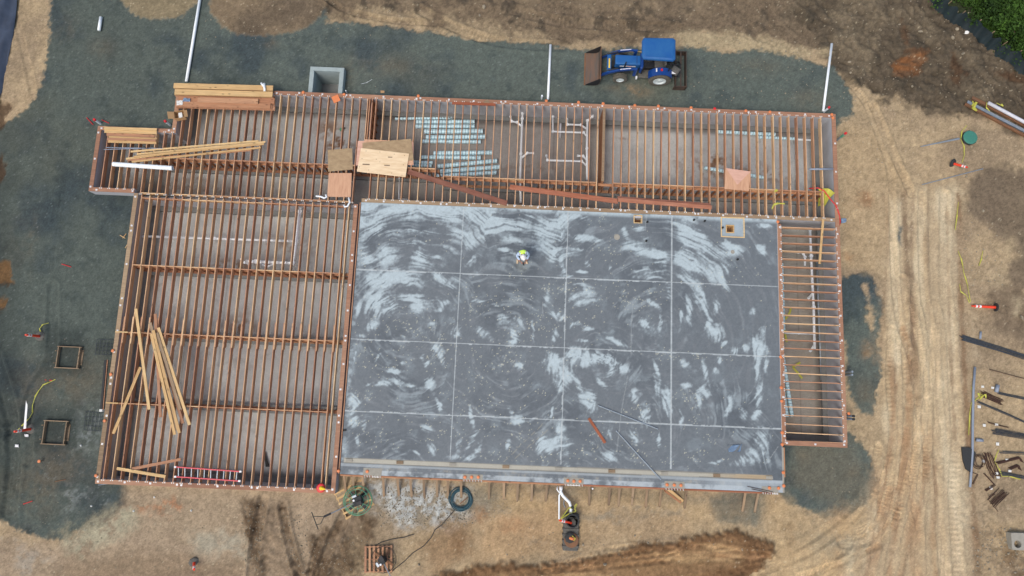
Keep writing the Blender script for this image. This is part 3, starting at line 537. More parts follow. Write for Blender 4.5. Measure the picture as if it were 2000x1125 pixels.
# ------------------------------------------------------------------ floor of the crawl space
fx = np.arange(XNW, XE + 0.01, 0.06); fy = np.arange(YS, YN + 0.01, 0.06); X, Y = np.meshgrid(fx, fy)
a1 = fbm(X, Y, 2.5, 4, 31); a2 = fbm(X, Y, 0.5, 4, 32, 0.6); a3 = fbm(X, Y, 0.15, 3, 33)
cf = np.zeros(X.shape + (3,)); cf[:] = C(168, 170, 168); cf = mixc(cf, C(186, 188, 184), ss(0.45, 0.7, a1)); cf = mixc(cf, C(120, 116, 110), ss(0.6, 0.8, a2) * 0.3)
for (x, y, rx, ry, s) in [(660, 280, 30, 22, 1), (640, 250, 25, 20, .7), (560, 200, 30, 12, .4), (900, 330, 60, 14, .6), (1040, 330, 90, 14, .7), (1400, 330, 70, 22, .8), (1395, 312, 20, 10, 1), (1500, 340, 50, 18, .7), (1215, 272, 14, 6, .6), (380, 345, 30, 14, .8), (430, 372, 90, 10, .9), (300, 365, 60, 10, .9), (455, 520, 60, 14, .8), (560, 480, 60, 22, .5), (470, 640, 30, 22, .8), (610, 670, 30, 14, .8), (300, 540, 30, 22, .6), (1560, 560, 30, 80, .5), (1590, 700, 35, 90, .6), (1545, 840, 14, 40, .8), (1600, 480, 20, 30, .5), (1060, 290, 60, 30, .3), (1320, 310, 14, 6, .5), (1540, 780, 14, 40, .6)]:
    p = at(x, y, FZ); q = np.exp(-(((X - p.x) / (rx / 37)) ** 2 + ((Y - p.y) / (ry / 37)) ** 2)) * ss(0.42, 0.58, a2 * 0.6 + a3 * 0.4); cf = mixc(cf, C(112, 82, 58), np.clip(q * s * 1.2, 0, 1))
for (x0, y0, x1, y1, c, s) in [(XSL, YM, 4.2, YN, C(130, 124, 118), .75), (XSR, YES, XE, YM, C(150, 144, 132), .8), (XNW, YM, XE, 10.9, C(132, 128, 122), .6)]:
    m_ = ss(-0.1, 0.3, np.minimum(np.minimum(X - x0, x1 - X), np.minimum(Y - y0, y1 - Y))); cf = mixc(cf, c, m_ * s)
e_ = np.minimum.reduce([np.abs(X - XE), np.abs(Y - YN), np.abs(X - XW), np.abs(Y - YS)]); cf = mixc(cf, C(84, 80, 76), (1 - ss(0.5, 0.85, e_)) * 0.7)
for k in range(-12, 12): cf = mixc(cf, C(84, 80, 78), (np.abs(X - k * 1.83) < 0.035) * (hsh(np.floor(X), np.floor(Y), 5) > 0.3) * 0.35)
Zf = FZ + (a1 - 0.5) * 0.03 + (a2 - 0.5) * 0.03
Xc, Yc = np.meshgrid(0.5 * (fx[1:] + fx[:-1]), 0.5 * (fy[1:] + fy[:-1])); kf = np.zeros(Xc.shape, bool)
for (x0, y0, x1, y1) in HOLES: kf |= (Xc > x0 - 0.1) & (Xc < x1 + 0.1) & (Yc > y0 - 0.1) & (Yc < y1 + 0.1)
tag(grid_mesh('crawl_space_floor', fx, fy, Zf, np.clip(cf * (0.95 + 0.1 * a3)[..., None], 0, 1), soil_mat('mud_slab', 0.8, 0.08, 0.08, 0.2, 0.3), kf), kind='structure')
# ------------------------------------------------------------------ concrete slab
sx = np.arange(XSL, XSR + 0.001, 0.035); sy = np.arange(YSS, YM + 0.001, 0.035)
X, Y = np.meshgrid(sx, sy)
def PD(x, y): p = at(x, y, D); return p.x, p.y
c1 = fbm(X, Y, 2.6, 5, 41, 0.6); c2 = fbm(X, Y, 0.6, 5, 42, 0.65); c3 = fbm(X, Y, 0.12, 3, 43, 0.7)
# streaks that follow the swing of the trowel: arcs about the spots where the finisher stood
wx = (fbm(X, Y, 1.5, 3, 44) - 0.5) * 0.8; wy = (fbm(X, Y, 1.5, 3, 45) - 0.5) * 0.8
cent = [(800, 640), (985, 690), (1180, 700), (1285, 650), (780, 960), (960, 960), (1120, 960), (1260, 820), (1330, 980)]
best = np.full(X.shape, 1e9); st = np.zeros(X.shape)
for i, (x, y) in enumerate(cent):
    cx, cy = PD(x, y); dx = X + wx - cx; dy = Y + wy - cy; r = np.hypot(dx, dy); th = np.arctan2(dy, dx); wgt = r + (fbm(X, Y, 1.2, 2, 50 + i) - 0.5) * 1.5
    sv = 0.45 * vn(r * 5.5, th * 2.4 + i * 9, 60 + i) + 0.55 * vn(r * 15, th * 5 + i * 5, 80 + i); m = wgt < best; best = np.where(m, wgt, best); st = np.where(m, sv, st)
# places where the pale laitance shows (photo position, half sizes, tilt, strength)
BL = '720 410 25 18 0 10;780 405 60 10 0 8;703 425 8 35 0 9;730 435 20 22 30 9;850 412 45 14 -8 10;800 425 22 8 0 6;880 425 15 12 0 9;930 422 38 14 -12 10;972 440 34 13 -25 9;946 458 15 10 0 6;822 453 38 6 0 6;770 460 15 7 0 6;900 465 25 14 -15 7;914 474 12 13 0 10;807 475 30 4 5 6;713 500 9 24 15 8;752 503 22 14 30 9;816 510 15 10 0 10;820 499 8 14 0 8;830 519 20 5 0 5;850 500 20 5 -20 7;872 488 20 6 -20 6;918 510 12 5 30 9;762 540 32 10 12 9;800 548 24 9 -8 10;735 551 16 8 0 8;862 546 16 8 -30 9;886 550 10 10 0 9;790 577 24 6 0 8;812 590 11 17 12 10;732 590 25 20 35 9;756 600 20 10 10 8;866 595 13 5 8 9;858 606 8 4 0 8;842 590 18 8 30 5;936 590 14 3 0 7;970 595 12 3 0 7;697 604 3 12 -10 7;725 637 13 7 30 9;705 657 9 4 0 8;845 633 7 4 0 8;892 647 10 12 0 6;893 656 8 5 0 8;943 650 14 8 -30 10;985 626 15 7 -35 9;785 658 7 4 0 7;960 438 15 16 0 8;992 440 18 9 -35 8;1024 436 12 14 0 8;1036 425 7 5 0 6;980 458 20 8 -25 7;1010 475 16 5 -30 7;1077 450 24 26 30 10;1062 468 16 13 0 9;1096 430 12 22 0 8;1126 426 20 5 5 9;1137 466 20 6 -5 10;1160 471 14 5 -15 7;985 487 12 5 -20 9;1002 497 14 4 -30 8;1045 490 12 6 0 6;1090 495 24 7 0 9;1075 508 12 7 0 8;1099 522 5 18 15 9;1125 488 16 3 0 6;1260 496 24 7 -12 10;1250 481 14 7 0 7;1291 497 14 5 -40 9;1263 531 20 7 0 10;1266 541 22 4 0 9;1290 515 10 14 20 7;1220 455 5 12 15 8;1250 449 9 6 0 8;1225 487 9 14 0 5;1265 469 9 5 0 9;1191 522 4 5 0 9;1136 531 12 3 0 9;1146 516 8 5 -30 8;1107 541 12 3 0 9;1140 559 17 3 0 7;1150 571 14 6 0 6;1150 587 20 9 0 6;1130 586 11 11 0 9;1066 586 7 13 0 8;1332 440 26 8 -30 10;1351 456 22 11 -38 10;1371 477 22 10 -40 10;1340 428 14 8 0 9;1345 470 14 20 0 8;1364 492 20 6 -45 9;1331 506 10 14 0 9;1355 511 24 12 -25 10;1371 521 14 8 -10 10;1350 526 18 5 -20 8;1415 478 9 6 0 9;1440 486 14 7 -25 9;1430 492 10 8 0 10;1487 445 17 4 0 10;1486 482 8 5 0 9;1487 493 9 5 -15 9;1406 502 12 16 0 7;1415 525 7 10 30 9;1411 545 5 18 25 10;1392 541 7 14 30 8;1340 545 16 6 -20 8;1366 578 8 26 28 10;1379 590 4 24 15 9;1345 603 4 22 12 10;1331 615 4 16 0 10;1350 612 5 20 0 10;1400 592 4 12 0 10;1470 610 6 6 0 8;1275 592 12 4 -45 9;1302 572 6 16 10 7;1262 632 7 14 30 9;1290 635 3 15 8 10;1396 645 10 13 -25 10;1383 634 3 12 -30 9;1401 657 5 9 -30 8;1490 652 5 11 0 9;1480 676 9 12 0 10;1491 685 10 8 0 10;1433 685 7 6 0 10;1456 681 6 7 0 9;1412 670 9 3 45 9;1338 710 6 8 20 9;1352 720 11 5 0 7;1376 724 4 16 12 10;1398 725 4 6 20 8;1404 706 4 7 20 9;1341 750 9 7 0 8;1373 764 10 11 0 10;1368 784 5 14 -10 9;1482 712 6 32 0 8;1498 716 3 22 5 7;1482 766 6 24 0 10;1305 782 8 18 0 10;1281 755 3 17 8 9;1288 756 2 15 5 8;1431 788 6 14 0 10;1424 806 4 12 -20 9;1453 811 7 9 0 10;1479 803 4 18 -20 9;1260 811 8 14 0 9;1330 816 3 14 0 9;1239 775 7 12 -15 9;1283 724 3 20 18 10;1075 706 14 15 20 10;1096 707 9 8 0 9;1100 728 15 13 0 9;1126 691 22 9 0 10;1157 694 14 10 0 10;1136 706 16 9 0 10;1187 702 20 8 -18 10;1190 716 8 20 0 8;1221 721 10 8 -30 10;1127 747 6 28 32 10;1150 782 8 13 10 10;1175 751 11 4 -42 10;1147 770 12 4 0 7;1012 715 7 5 0 10;1092 752 12 14 0 8;1206 666 15 4 -28 10;1006 661 7 14 0 10;1010 634 10 12 35 9;1120 637 11 3 25 9;1145 640 13 4 0 9;1088 618 13 5 -10 10;1141 665 15 3 0 8;1080 652 6 14 -15 8;1038 641 2 17 0 10;688 783 7 11 -15 10;698 791 4 9 -30 10;686 812 4 14 -20 9;688 829 8 10 -25 9;712 832 4 9 -15 8;833 835 11 5 -15 8;857 789 3 13 22 10;915 808 3 11 0 9;919 823 3 9 10 9;919 857 4 14 -25 10;932 873 4 8 -25 10;894 870 4 12 -20 7;993 805 4 12 20 9;1010 821 9 8 0 9;845 876 8 9 0 7;813 884 7 3 -20 8;697 862 4 8 15 8;780 882 12 4 0 6;910 890 24 4 0 7;989 868 4 10 0 8;1055 868 10 13 0 10;1079 871 9 13 -35 10;1077 809 2 12 -10 9;1096 850 8 24 0 10;1108 862 9 16 0 8;1141 779 9 12 20 8;1156 798 6 9 0 10;1186 832 8 20 10 7;1191 890 15 10 0 9;1240 852 6 14 10 10;1286 856 4 14 5 9;1308 795 4 16 5 9;1485 866 14 24 -15 10;1460 898 24 8 22 10;1400 901 10 3 15 9;1502 900 7 8 -30 7;770 728 14 4 8 10;790 750 27 4 -4 10;748 752 13 3 0 10;718 750 7 3 35 10;842 745 7 12 30 10;832 712 7 6 0 10;856 684 12 6 -10 10;866 702 5 16 22 9;736 700 11 3 45 9;785 713 9 3 0 8;692 696 3 11 -10 10;822 699 4 6 -20 8;860 793 4 10 0 8;820 1 1 1 0 0'
dens = np.zeros(X.shape)
for s_ in BL.split(';'):
    x, y, rx, ry, a, s = map(float, s_.split()); p = at(x, y, D); k = math.radians(a); rx /= 40.5; ry /= 40.5
    i0, i1 = np.searchsorted(sx, (p.x - 2.4, p.x + 2.4)); j0, j1 = np.searchsorted(sy, (p.y - 2.4, p.y + 2.4)); S = np.s_[j0:j1, i0:i1]
    dx = X[S] - p.x + wx[S] * 0.45 + (c2[S] - 0.5) * 0.3; dy = Y[S] - p.y + wy[S] * 0.45 - (c2[S] - 0.5) * 0.3; u = dx * math.cos(k) + dy * math.sin(k); v = -dx * math.sin(k) + dy * math.cos(k)
    dens[S] = 1 - (1 - dens[S]) * (1 - min(s, 9.5) / 10 * np.exp(-0.55 * ((u / rx) ** 2 + (v / ry) ** 2)))
tm = st * 0.6 + c2 * 0.3 + c3 * 0.1
tn = ss(0.34, 0.66, tm)
wht = ss(0.18, 0.92, dens * (0.48 + 0.85 * tn) + (c3 - 0.5) * 0.32) * 0.88
wht = np.maximum(wht, ss(0.55, 0.80, st * 0.55 + c2 * 0.45 + (c1 - 0.5) * 0.6) * 0.26)
edgeN = np.minimum(YM - Y, 3); wht = np.maximum(wht, ss(0.28, 0.04, edgeN) * 0.85 * ss(0.25, 0.5, c2)); wht = np.maximum(wht, ss(0.45, 0.1, X - XSL) * 0.5 * ss(0.4, 0.6, c2))
cs = np.zeros(X.shape + (3,)); cs[:] = C(101, 108, 112); cs = mixc(cs, C(88, 95, 100), ss(0.45, 0.68, c1)); cs = mixc(cs, C(118, 128, 132), ss(0.52, 0.75, c2) * 0.55)
cs = mixc(cs, C(128, 132, 134), ss(0.5, 0.8, st) * 0.22)
for (x, y, rx, ry) in [(1019, 520, 10, 10)]:
    p = at(x, y, D); cs = mixc(cs, C(84, 82, 70), np.exp(-(((X - p.x) / .3) ** 2 + ((Y - p.y) / .3) ** 2) ** 2) * 0.5)
cs = mixc(cs, C(174, 188, 191), wht)
# saw cuts filled with pale dust
jt = np.zeros(X.shape); Zs = np.zeros(X.shape)
for xj in (-2.63, 2.58, 7.75): jt = np.maximum(jt, (np.abs(X - xj + (c2 - 0.5) * 0.02) < 0.030) * (Y > -2.95))
for yj in (5.96, 2.53, -0.89): jt = np.maximum(jt, (np.abs(Y - yj + (c2 - 0.5) * 0.02) < 0.030) * (X < 12.95))
cs = mixc(cs, C(176, 184, 184), jt * (0.55 + 0.45 * c3)); Zs -= jt * 0.004
for (x0, y0, x1, y1) in [(1263, 412, 1260, 450), (1235, 590, 1232, 690), (1226, 735, 1214, 800), (1214, 800, 1205, 880), (1520, 872, 1497, 905), (1060, 590, 1060, 620)]:
    d_, _, _ = line_dist(X, Y, [PD(x0, y0), PD(x1, y1)]); cs = mixc(cs, C(150, 156, 156), (d_ < 0.02) * 0.5)
for (x0, y0, x1, y1) in [(984, 902, 1060, 828), (1000, 900, 1070, 840)]:
    d_, _, _ = line_dist(X, Y, [PD(x0, y0), PD(x1, y1)]); cs = mixc(cs, C(140, 138, 126), (d_ < 0.025) * (c3 > 0.42) * 0.6)
# crumbs and wood chips trodden onto the surface
ix = np.floor(X / 0.035); iy = np.floor(Y / 0.035); chip = hsh(np.floor(X / 0.035 / 2 + .3 * c2), np.floor(Y / 0.035 / 1.5), 91) * .5 + hsh(ix, iy, 90) * .5; chip2 = hsh(np.floor(X / 0.035 * 0.5), iy, 92)
cd = np.zeros(X.shape)
for s_ in '930 610 40 25;1000 590 50 35;780 640 60 25;700 500 20 20;850 470 30 8;960 560 40 10;1190 500 25 25;1180 430 10 30;1230 580 60 25;870 690 80 30;720 720 30 50;960 700 70 40;1050 640 40 30;1130 620 40 20;980 780 80 30;720 860 50 20;790 820 50 10;860 850 40 25;960 840 40 12;1010 850 30 40;1050 890 40 10;950 890 40 10;1180 860 60 30;1260 890 40 20;1130 880 30 20;1350 890 50 14;1420 890 30 8;1230 800 30 20;1340 780 25 15;1360 820 20 10;1290 690 40 10;1390 560 20 10;1450 540 40 15;1410 850 25 15;1210 475 10 6;1180 445 6 8;1020 540 40 12;1090 560 60 15;700 780 30 60;1370 700 60 8;1260 860 15 20;1395 860 20 8'.split(';'):
    x, y, rx, ry = map(float, s_.split()); p = at(x, y, D); cd = np.maximum(cd, np.exp(-0.6 * (((X - p.x) / (rx / 40)) ** 2 + ((Y - p.y) / (ry / 40)) ** 2)))
ch = (chip > 0.975 - 0.20 * cd * ss(0.45, 0.62, c2 * 0.45 + c3 * 0.55) - 0.02 * cd); cs = mixc(cs, C(190, 188, 164), ch * (0.3 + 0.6 * chip2))
cs *= (0.92 + 0.16 * chip)[..., None] * (1 + (c3 - 0.5) * 0.22)[..., None]
# recessed strip along the south edge with its cream mortar, and the strip outside it
def yl(x0, y0, x1, y1):
    a = PD(x0, y0); b = PD(x1, y1); return a[1] + (X - a[0]) * (b[1] - a[1]) / (b[0] - a[0])
top = yl(668, 894, 1512, 929); bot = yl(668, 904, 1512, 938); band = (Y < top) & (Y > bot) & (X > XSL + 0.12) & (X < XSR - 0.5)
cs = mixc(cs, C(172, 168, 152), band * (0.75 + 0.25 * c2)); cs = mixc(cs, C(160, 132, 88), band * ss(9.0, 11.5, X) * 0.6); Zs -= band * 0.025
cs = mixc(cs, C(120, 118, 110), ((np.abs(Y - top) < 0.02) | (np.abs(Y - bot) < 0.02)) * (X > XSL + 0.12) * (X < XSR - 0.5) * 0.8)
outs = (Y < bot - 0.02); cs = mixc(cs, C(150, 156, 156), outs * ss(0.42, 0.68, c1 * 0.45 + c2 * 0.55) * 0.5); cs = mixc(cs, C(150, 142, 124), outs * ss(0.55, 0.7, c2 * .5 + c3 * .5) * 0.5); cs = mixc(cs, C(172, 180, 182), (Y < YSS + 0.22) * ss(0.3, 0.6, c2) * 0.8); cs = mixc(cs, C(160, 168, 170), (np.abs(Y - bot + 0.07) < 0.06) * 0.6)
cs = mixc(cs, C(166, 176, 180), outs * ss(8.5, 10.5, X) * 0.6)
# box-outs in the slab
bx0, by0 = PD(1410, 461); bx1, by1 = PD(1452, 427); sq = (X > bx0) & (X < bx1) & (Y > by0) & (Y < by1)
cs = mixc(cs, C(158, 172, 178), sq * (0.65 + 0.5 * (c2 - 0.3))); Zs -= sq * 0.03
Zs += (c1 - 0.5) * 0.006
holes = []
for (x, y, r) in [(1426, 447, .16), (1246, 428, .17)]: px_, py_ = PD(x, y); holes.append((px_, py_, r))
kk = np.ones((len(sy) - 1, len(sx) - 1), bool); Xc, Yc = np.meshgrid(0.5 * (sx[1:] + sx[:-1]), 0.5 * (sy[1:] + sy[:-1]))
for (hx, hy, r) in holes: kk &= ~((np.abs(Xc - hx) < r) & (np.abs(Yc - hy) < r))
slab = thing('concrete_slab', (0, 0, 0), 'large grey concrete floor slab with pale trowel swirls and a grid of control joints', 'concrete slab')
top_ = grid_mesh('slab_surface', sx, sy, Zs + D, np.clip(cs, 0, 1), soil_mat('slab_concrete', 0.62, 0.05, 0.06, 0.06, 0.35), kk); top_.parent = slab
mb = MB(); mb.box(XSL, YSS, -0.15, XSR, YSS + 0.3, D - 0.035); mb.box(XSL, YSS + 0.3, -0.15, XSL + 0.2, YM, D - 0.035); mb.box(XSR - 0.2, YSS + 0.3, -0.15, XSR, YM, D - 0.035)
mb.box(XSL + 0.2, YM - 0.2, -1.1, XSR - 0.2, YM, D - 0.035)
for e in ((XSL, YSS, XSR, YSS + 0.02), (XSL, YSS + .02, XSL + .02, YM), (XSR - 0.02, YSS + .02, XSR, YM), (XSL + 0.02, YM - 0.02, XSR - 0.02, YM)): mb.box(e[0], e[1], D - 0.035, e[2], e[3], D - 0.006)
mb.build('slab_edge', M['wallc'], slab)
ex0, ex1 = XSR, at(1531, 900, D).x; ey1 = at(1528, 874, D).y
MB().box(ex0 - 0.01, YSS, -0.12, ex1, ey1, D - 0.004).build('slab_corner', M['padc'], slab)
for (hx, hy, r) in holes:
    fr = MB(); t = 0.045
    for (a, b, c, d) in ((-r - t, -r - t, r + t, -r), (-r - t, r, r + t, r + t), (-r - t, -r, -r, r), (r, -r, r + t, r)): fr.box(hx + a, hy + b, D - 0.45, hx + c, hy + d, D + 0.004)
    o = fr.build('box_form', M['lumber'], slab); sub(MB().box(hx - r, hy - r, D - 0.5, hx + r, hy + r, D - 0.4), 'hole_bottom', M['rust'], o, slab)
fr = MB(); t = 0.05
for (a, b, c, d) in ((bx0 - t, by0 - t, bx1 + t, by0), (bx0 - t, by1, bx1 + t, by1 + t), (bx0 - t, by0, bx0, by1), (bx1, by0, bx1 + t, by1)): fr.box(a, b, D - 0.06, c, d, D + 0.005)
fr.build('recess_trim', M['lumber'], slab)
for (x, y, r, m) in [(1205, 463, 0.15, 'padc'), (1431, 492, .10, 'padc')]:
    p = at(x, y, D); MB().lathe((p.x, p.y, D), [(r, 0.0), (r, 0.008), (r * 0.9, 0.012)], 18).build('floor_plug', M[m], slab)
for (x, y) in [(1264, 434), (1376, 432), (1355, 430), (1262, 471), (1440, 507), (1411, 445)]:
    p = at(x, y, D); o = MB().lathe((p.x, p.y, D), [(0.05, -0.01), (0.05, 0.10), (0.035, 0.10), (0.035, 0.02)], 10).build('pipe_stub', M['rubber'], slab)
for i, (x0, y0, x1, y1) in enumerate([(709, 915, 746, 928), (903, 927, 943, 938), (1101, 934, 1140, 944), (1298, 941, 1337, 950), (1488, 951, 1520, 957)]):
    a = at(x0, y1 + 1, D); b = at(x1, y0, D)
    o = MB().box(a.x, YSS - 0.02, D - 0.14, b.x, b.y, D + 0.012).build('anchor_pad', M['padc'], slab)
    r_ = MB()
    for k in range(7): xx = a.x + (b.x - a.x) * (k + 0.5) / 7; r_.tube([(xx, YSS - 0.02, D - 0.02), (xx + 0.02, YSS - 0.10, D - 0.01 - 0.02 * (k % 2))], 0.018, 6)
    r_.bar((a.x, YSS - 0.07, D - 0.03), (b.x, YSS - 0.07, D - 0.03), 0.03, 0.02); sub(r_, 'anchor_bolts', M['zinc'], o, slab)
for k, x in enumerate((682, 781, 884, 988, 1091, 1195, 1298, 1400, 1503)):
    y = 899 + (x - 682) * 34 / 821; p = at(x, y, D); M4 = Matrix.Translation((p.x, p.y, D)) @ Matrix.Rotation(0.02, 4, 'Z')
    MB().box(-0.16, -0.07, -0.02, 0.16, 0.07, 0.012, M4).build('recess_block', M['greywood'] if k % 2 else M['padc'], slab)
# ------------------------------------------------------------------ foundation walls with their sill plates
NW_ = 0
def wall(x0, y0, x1, y1, inner, label, smat='sill', foot=True, plates=(), sillw=0.20, top=D - 0.045, sill=True, step=1.25):
    """wall box; inner = unit vector pointing into the crawl space"""
    t = thing('foundation_wall', ((x0 + x1) / 2, (y0 + y1) / 2, 0), label, 'foundation wall', 'concrete foundation walls of the crawl space')
    MB().box(x0, y0, FZ - 0.1, x1, y1, top).build('stem_wall', M['wallc'], t)
    if foot:
        fx_, fy_ = inner; f = MB(); a = [x0, y0, x1, y1]
        if fx_ > 0: a = [x1, y0, x1 + 0.26, y1]
        if fx_ < 0: a = [x0 - 0.26, y0, x0, y1]
        if fy_ > 0: a = [x0, y1, x1, y1 + 0.26]
        if fy_ < 0: a = [x0, y0 - 0.26, x1, y0]
        global NW_; NW_ += 1; f.box(a[0], a[1], FZ - 0.1, a[2], a[3], FZ + 0.15 + 0.004 * NW_); f.build('footing', M['foot'], t)
    if sill:
        s = MB(); hor = abs(x1 - x0) > abs(y1 - y0); L0, L1 = (x0, x1) if hor else (y0, y1); p = L0; rr = random.Random(int(x0 * 10 + y0 * 7))
        sp = None
        while p < L1 - 0.05:
            q = min(p + rr.uniform(3.4, 4.9), L1); q = L1 if L1 - q < 0.8 else q
            z1 = D - rr.random() * 0.004
            b = MB().box(*( (p, y0 - 0.004, top, q - 0.006, y1 + 0.004, z1) if hor else (x0 - 0.004, p, top, x1 + 0.004, q - 0.006, z1) ))
            sp = b.build('sill_plate', M[smat], t, bevel=0.004, seg=1)
            n = max(1, int((q - p) / step)); w_ = MB()
            for k in range(n + 1):
                u = p + 0.15 + k * (q - p - 0.3) / max(1, n) + rr.uniform(-.08, .08); c = ((u, (y0 + y1) / 2 + rr.uniform(-.03, .03)) if hor else ((x0 + x1) / 2 + rr.uniform(-.03, .03), u))
                M4 = Matrix.Translation((c[0], c[1], D)) @ Matrix.Rotation(rr.uniform(-.2, .2), 4, 'Z')
                pl = MB().box(-0.044, -0.044, -0.001, 0.044, 0.044, 0.007, M4); pl.tube([(c[0], c[1], D + .005), (c[0], c[1], D + 0.035)], 0.011, 6)
                sub(pl, 'washer_plate', M['zinc'], sp, t)
            p = q
    return t
T = 0.20
PX0, PX1 = PIT[0], PIT[2]
wall(XJ, YN - T, XE - T, YN, (0, -1), 'long concrete foundation wall with reddish sill along the north edge of the building')
wall(XNW, YNW - T, XJ - T, YNW, (0, -1), 'short north foundation wall of the small north-west corner bay')
wall(XJ - T, YNW - T, XJ, YN, (1, 0), 'stub foundation wall at the step beside the cardboard box')
wall(XNW, YM, XNW + T, YNW - T, (1, 0), 'west foundation wall of the small north-west corner bay', step=1.6)
wall(XNW + T, YM, XW, YM + T, (0, 1), 'short south foundation wall of the small north-west corner bay')
wall(XW, YS + T, XW + T, YM, (1, 0), 'long west foundation wall with weathered sill beside the dark gravel', 'sillgrey')
wall(XW, YS, XSL - 0.36, YS + T, (0, 1), 'south foundation wall under the red ladder with reddish sill')
wall(XSL - 0.36, YS, XSL - 0.16, YM - 0.1, (-1, 0), 'foundation wall and sill between the timber joists and the west edge of the slab')
wall(XE - T, YES + T, XE, YN - 0.0, (-1, 0), 'long east foundation wall with orange brown sill beside the haul road', 'sill')
wall(XSR + 0.035, YES, XE, YES + T, (0, 1), 'short south foundation wall closing the narrow east bay')
wall(XSR + 0.035, YES + T, XSR + 0.195, YM - 0.22, (1, 0), 'foundation wall and sill between the slab and the narrow east bay', 'sill', step=0.9)
wall(XSL, YM + 0.012, XE - T, YM + 0.20, (0, 1), 'foundation wall and sill along the north edge of the slab', 'sillgrey', step=1.0)
wall(XW + T, YM - 0.24, XSL - 0.40, YM - 0.06, (0, -1), 'buried foundation wall under the double rim boards between the north and west bays', sill=False, top=D - 0.33)
# ------------------------------------------------------------------ floor framing
JH, JW, SP = 0.286, 0.040, 0.4064
hang_cache = {}
def hanger(parent_joist, root, p, dirx):
    """metal joist hanger: seat, cheeks and two top flanges; a sub-part of its joist"""
    key = tuple(dirx)
    if key not in hang_cache:
        mb = MB(); dx, dy = dirx; ux, uy = -dy, dx     # dirx points from the joist end to the sill
        for s in (-1, 1):
            a = Vector((ux * s * 0.046, uy * s * 0.046, 0)); n_ = Vector((dx, dy, 0))
            mb.bar(a + n_ * 0.002, a + n_ * 0.052, 0.044, 0.007); mb.bar(a * 0.62 - n_ * 0.05 + Vector((0, 0, -0.08)), a * 0.62 + n_ * 0.0 + Vector((0, 0, -0.08)), 0.003, 0.16)
        me = bpy.data.meshes.new('joist_hanger'); me.from_pydata(mb.v, [], mb.f); me.materials.append(M['zincd']); hang_cache[key] = me
    o = bpy.data.objects.new('joist_hanger', hang_cache[key]); COL.objects.link(o); o.parent = parent_joist
    Mw = Matrix.Translation(Vector(p) - Vector(root.location)); o.matrix_local = LM[parent_joist].inverted() @ Mw
    return o
def joist(root, A, B, ha=True, hb=True, m='joist', h=JH):
    j = plank('joist', A, B, JW, h, M[m], root); d = (Vector(B) - Vector(A)).normalized()
    if ha: hanger(j, root, Vector(A) + Vector((0, 0, 0.006)), (-d.x, -d.y))
    if hb: hanger(j, root, Vector(B) + Vector((0, 0, 0.006)), (d.x, d.y))
    return j
def blocks(root, xs_, y, name='blocking', z=D - 0.012, h=0.24, t=0.040, m='joist', pieces=5):
    """short blocks nailed between neighbouring joists, in runs of a few bays each"""
    k = 0
    while k < len(xs_) - 1:
        mb = MB(); e = min(k + pieces, len(xs_) - 1)
        for i in range(k, e): mb.box(xs_[i] + JW / 2 + .002, y - t / 2 + (0.0 if i % 2 else 0.006), z - h, xs_[i + 1] - JW / 2 - .002, y + t / 2, z)
        mb.build(name, M[m], root, origin=None); k = e
def pony(x0, x1, y, label, studs=True, z=D - JH - 0.03, vertical=False):
    """low stud wall carrying the joists, standing on its strip footing"""
    t = thing('pony_wall', ((x0 + x1) / 2, y, 0), label, 'stud wall', 'low stud walls under the joists')
    if not vertical:
        MB().box(x0, y - 0.07, z - 0.04, x1, y + 0.07, z).build('top_plate', M['rim'], t); MB().box(x0, y - 0.22, FZ - 0.05, x1, y + 0.22, FZ + 0.17).build('strip_footing', M['foot'], t)
        MB().box(x0, y - 0.07, FZ + 0.17, x1, y + 0.07, FZ + 0.21).build('bottom_plate', M['rim'], t)
        n = int((x1 - x0) / SP)
        for i in range(n + 1):
            xx = x0 + 0.03 + i * (x1 - x0 - 0.06) / n; MB().box(xx - 0.019, y - 0.068, FZ + 0.21, xx + 0.019, y + 0.068, z - 0.04).build('stud', M['rim'], t)
    return t
FL = 'floor frames of parallel timber joists'
ys0 = YM + 0.20; yn0 = YN - T
xs_all = [15.35 - SP * k for k in range(0, 90)]
xs_all = [x for x in xs_all if x > XNW + T + 0.1]
XD1, XD2 = -7.70, 4.26
bays = [('north-east bay', XD2 + 0.12, XE, 'floor frame of brown joists in the north-east bay beside the east wall'),
        ('north bay', XD1 + 0.12, XD2 - 0.12, 'floor frame of thin brown joists above the spiral ducts north of the slab'),
        ('north-west bay', XJ, XD1 - 0.12, 'floor frame of tan joists between the tall lumber stack and the plywood sheets'),
        ('corner bay', XNW, XJ, 'floor frame of short joists in the small north-west corner bay')]
for nm, xa, xb, lab in bays:
    r = thing('joist_frame', ((xa + xb) / 2, (YM + YN) / 2, D), lab, 'floor frame', FL); xx = [x for x in xs_all if xa < x < xb]
    for x in xx:
        yt = (YNW - T) if nm == 'corner bay' else yn0
        yb = ys0 if (x > XSL or x < XW) else YM - 0.02
        xj = x + random.uniform(-.012, .012)
        joist(r, (xj, yt, D - .004), (xj + random.uniform(-.015, .015), yb, D - .004), True, True)
    xx = sorted(xx); yb = 10.90 if nm in ('north-east bay', 'north bay') else 11.26
    if nm == 'north bay':
        blocks(r, [x for x in xx if x > -3.9], 10.90); blocks(r, [x for x in xx if x < -3.8], 11.26)
    elif nm == 'corner bay': blocks(r, [x for x in xx if x > -18.6], 11.22)
    else: blocks(r, xx, yb)
    if nm in ('north-west bay', 'corner bay'):
        blocks(r, [x for x in xx if x > XW], YM + 0.02, 'rim_blocking', h=0.28)
pony(XJ - 1.2, -4.0, 11.24, 'low stud wall with slanting studs under the joists of the north-west bay')
pony(-3.9, XE - T, 10.88, 'low stud wall under the joists north of the slab and in the north-east bay')
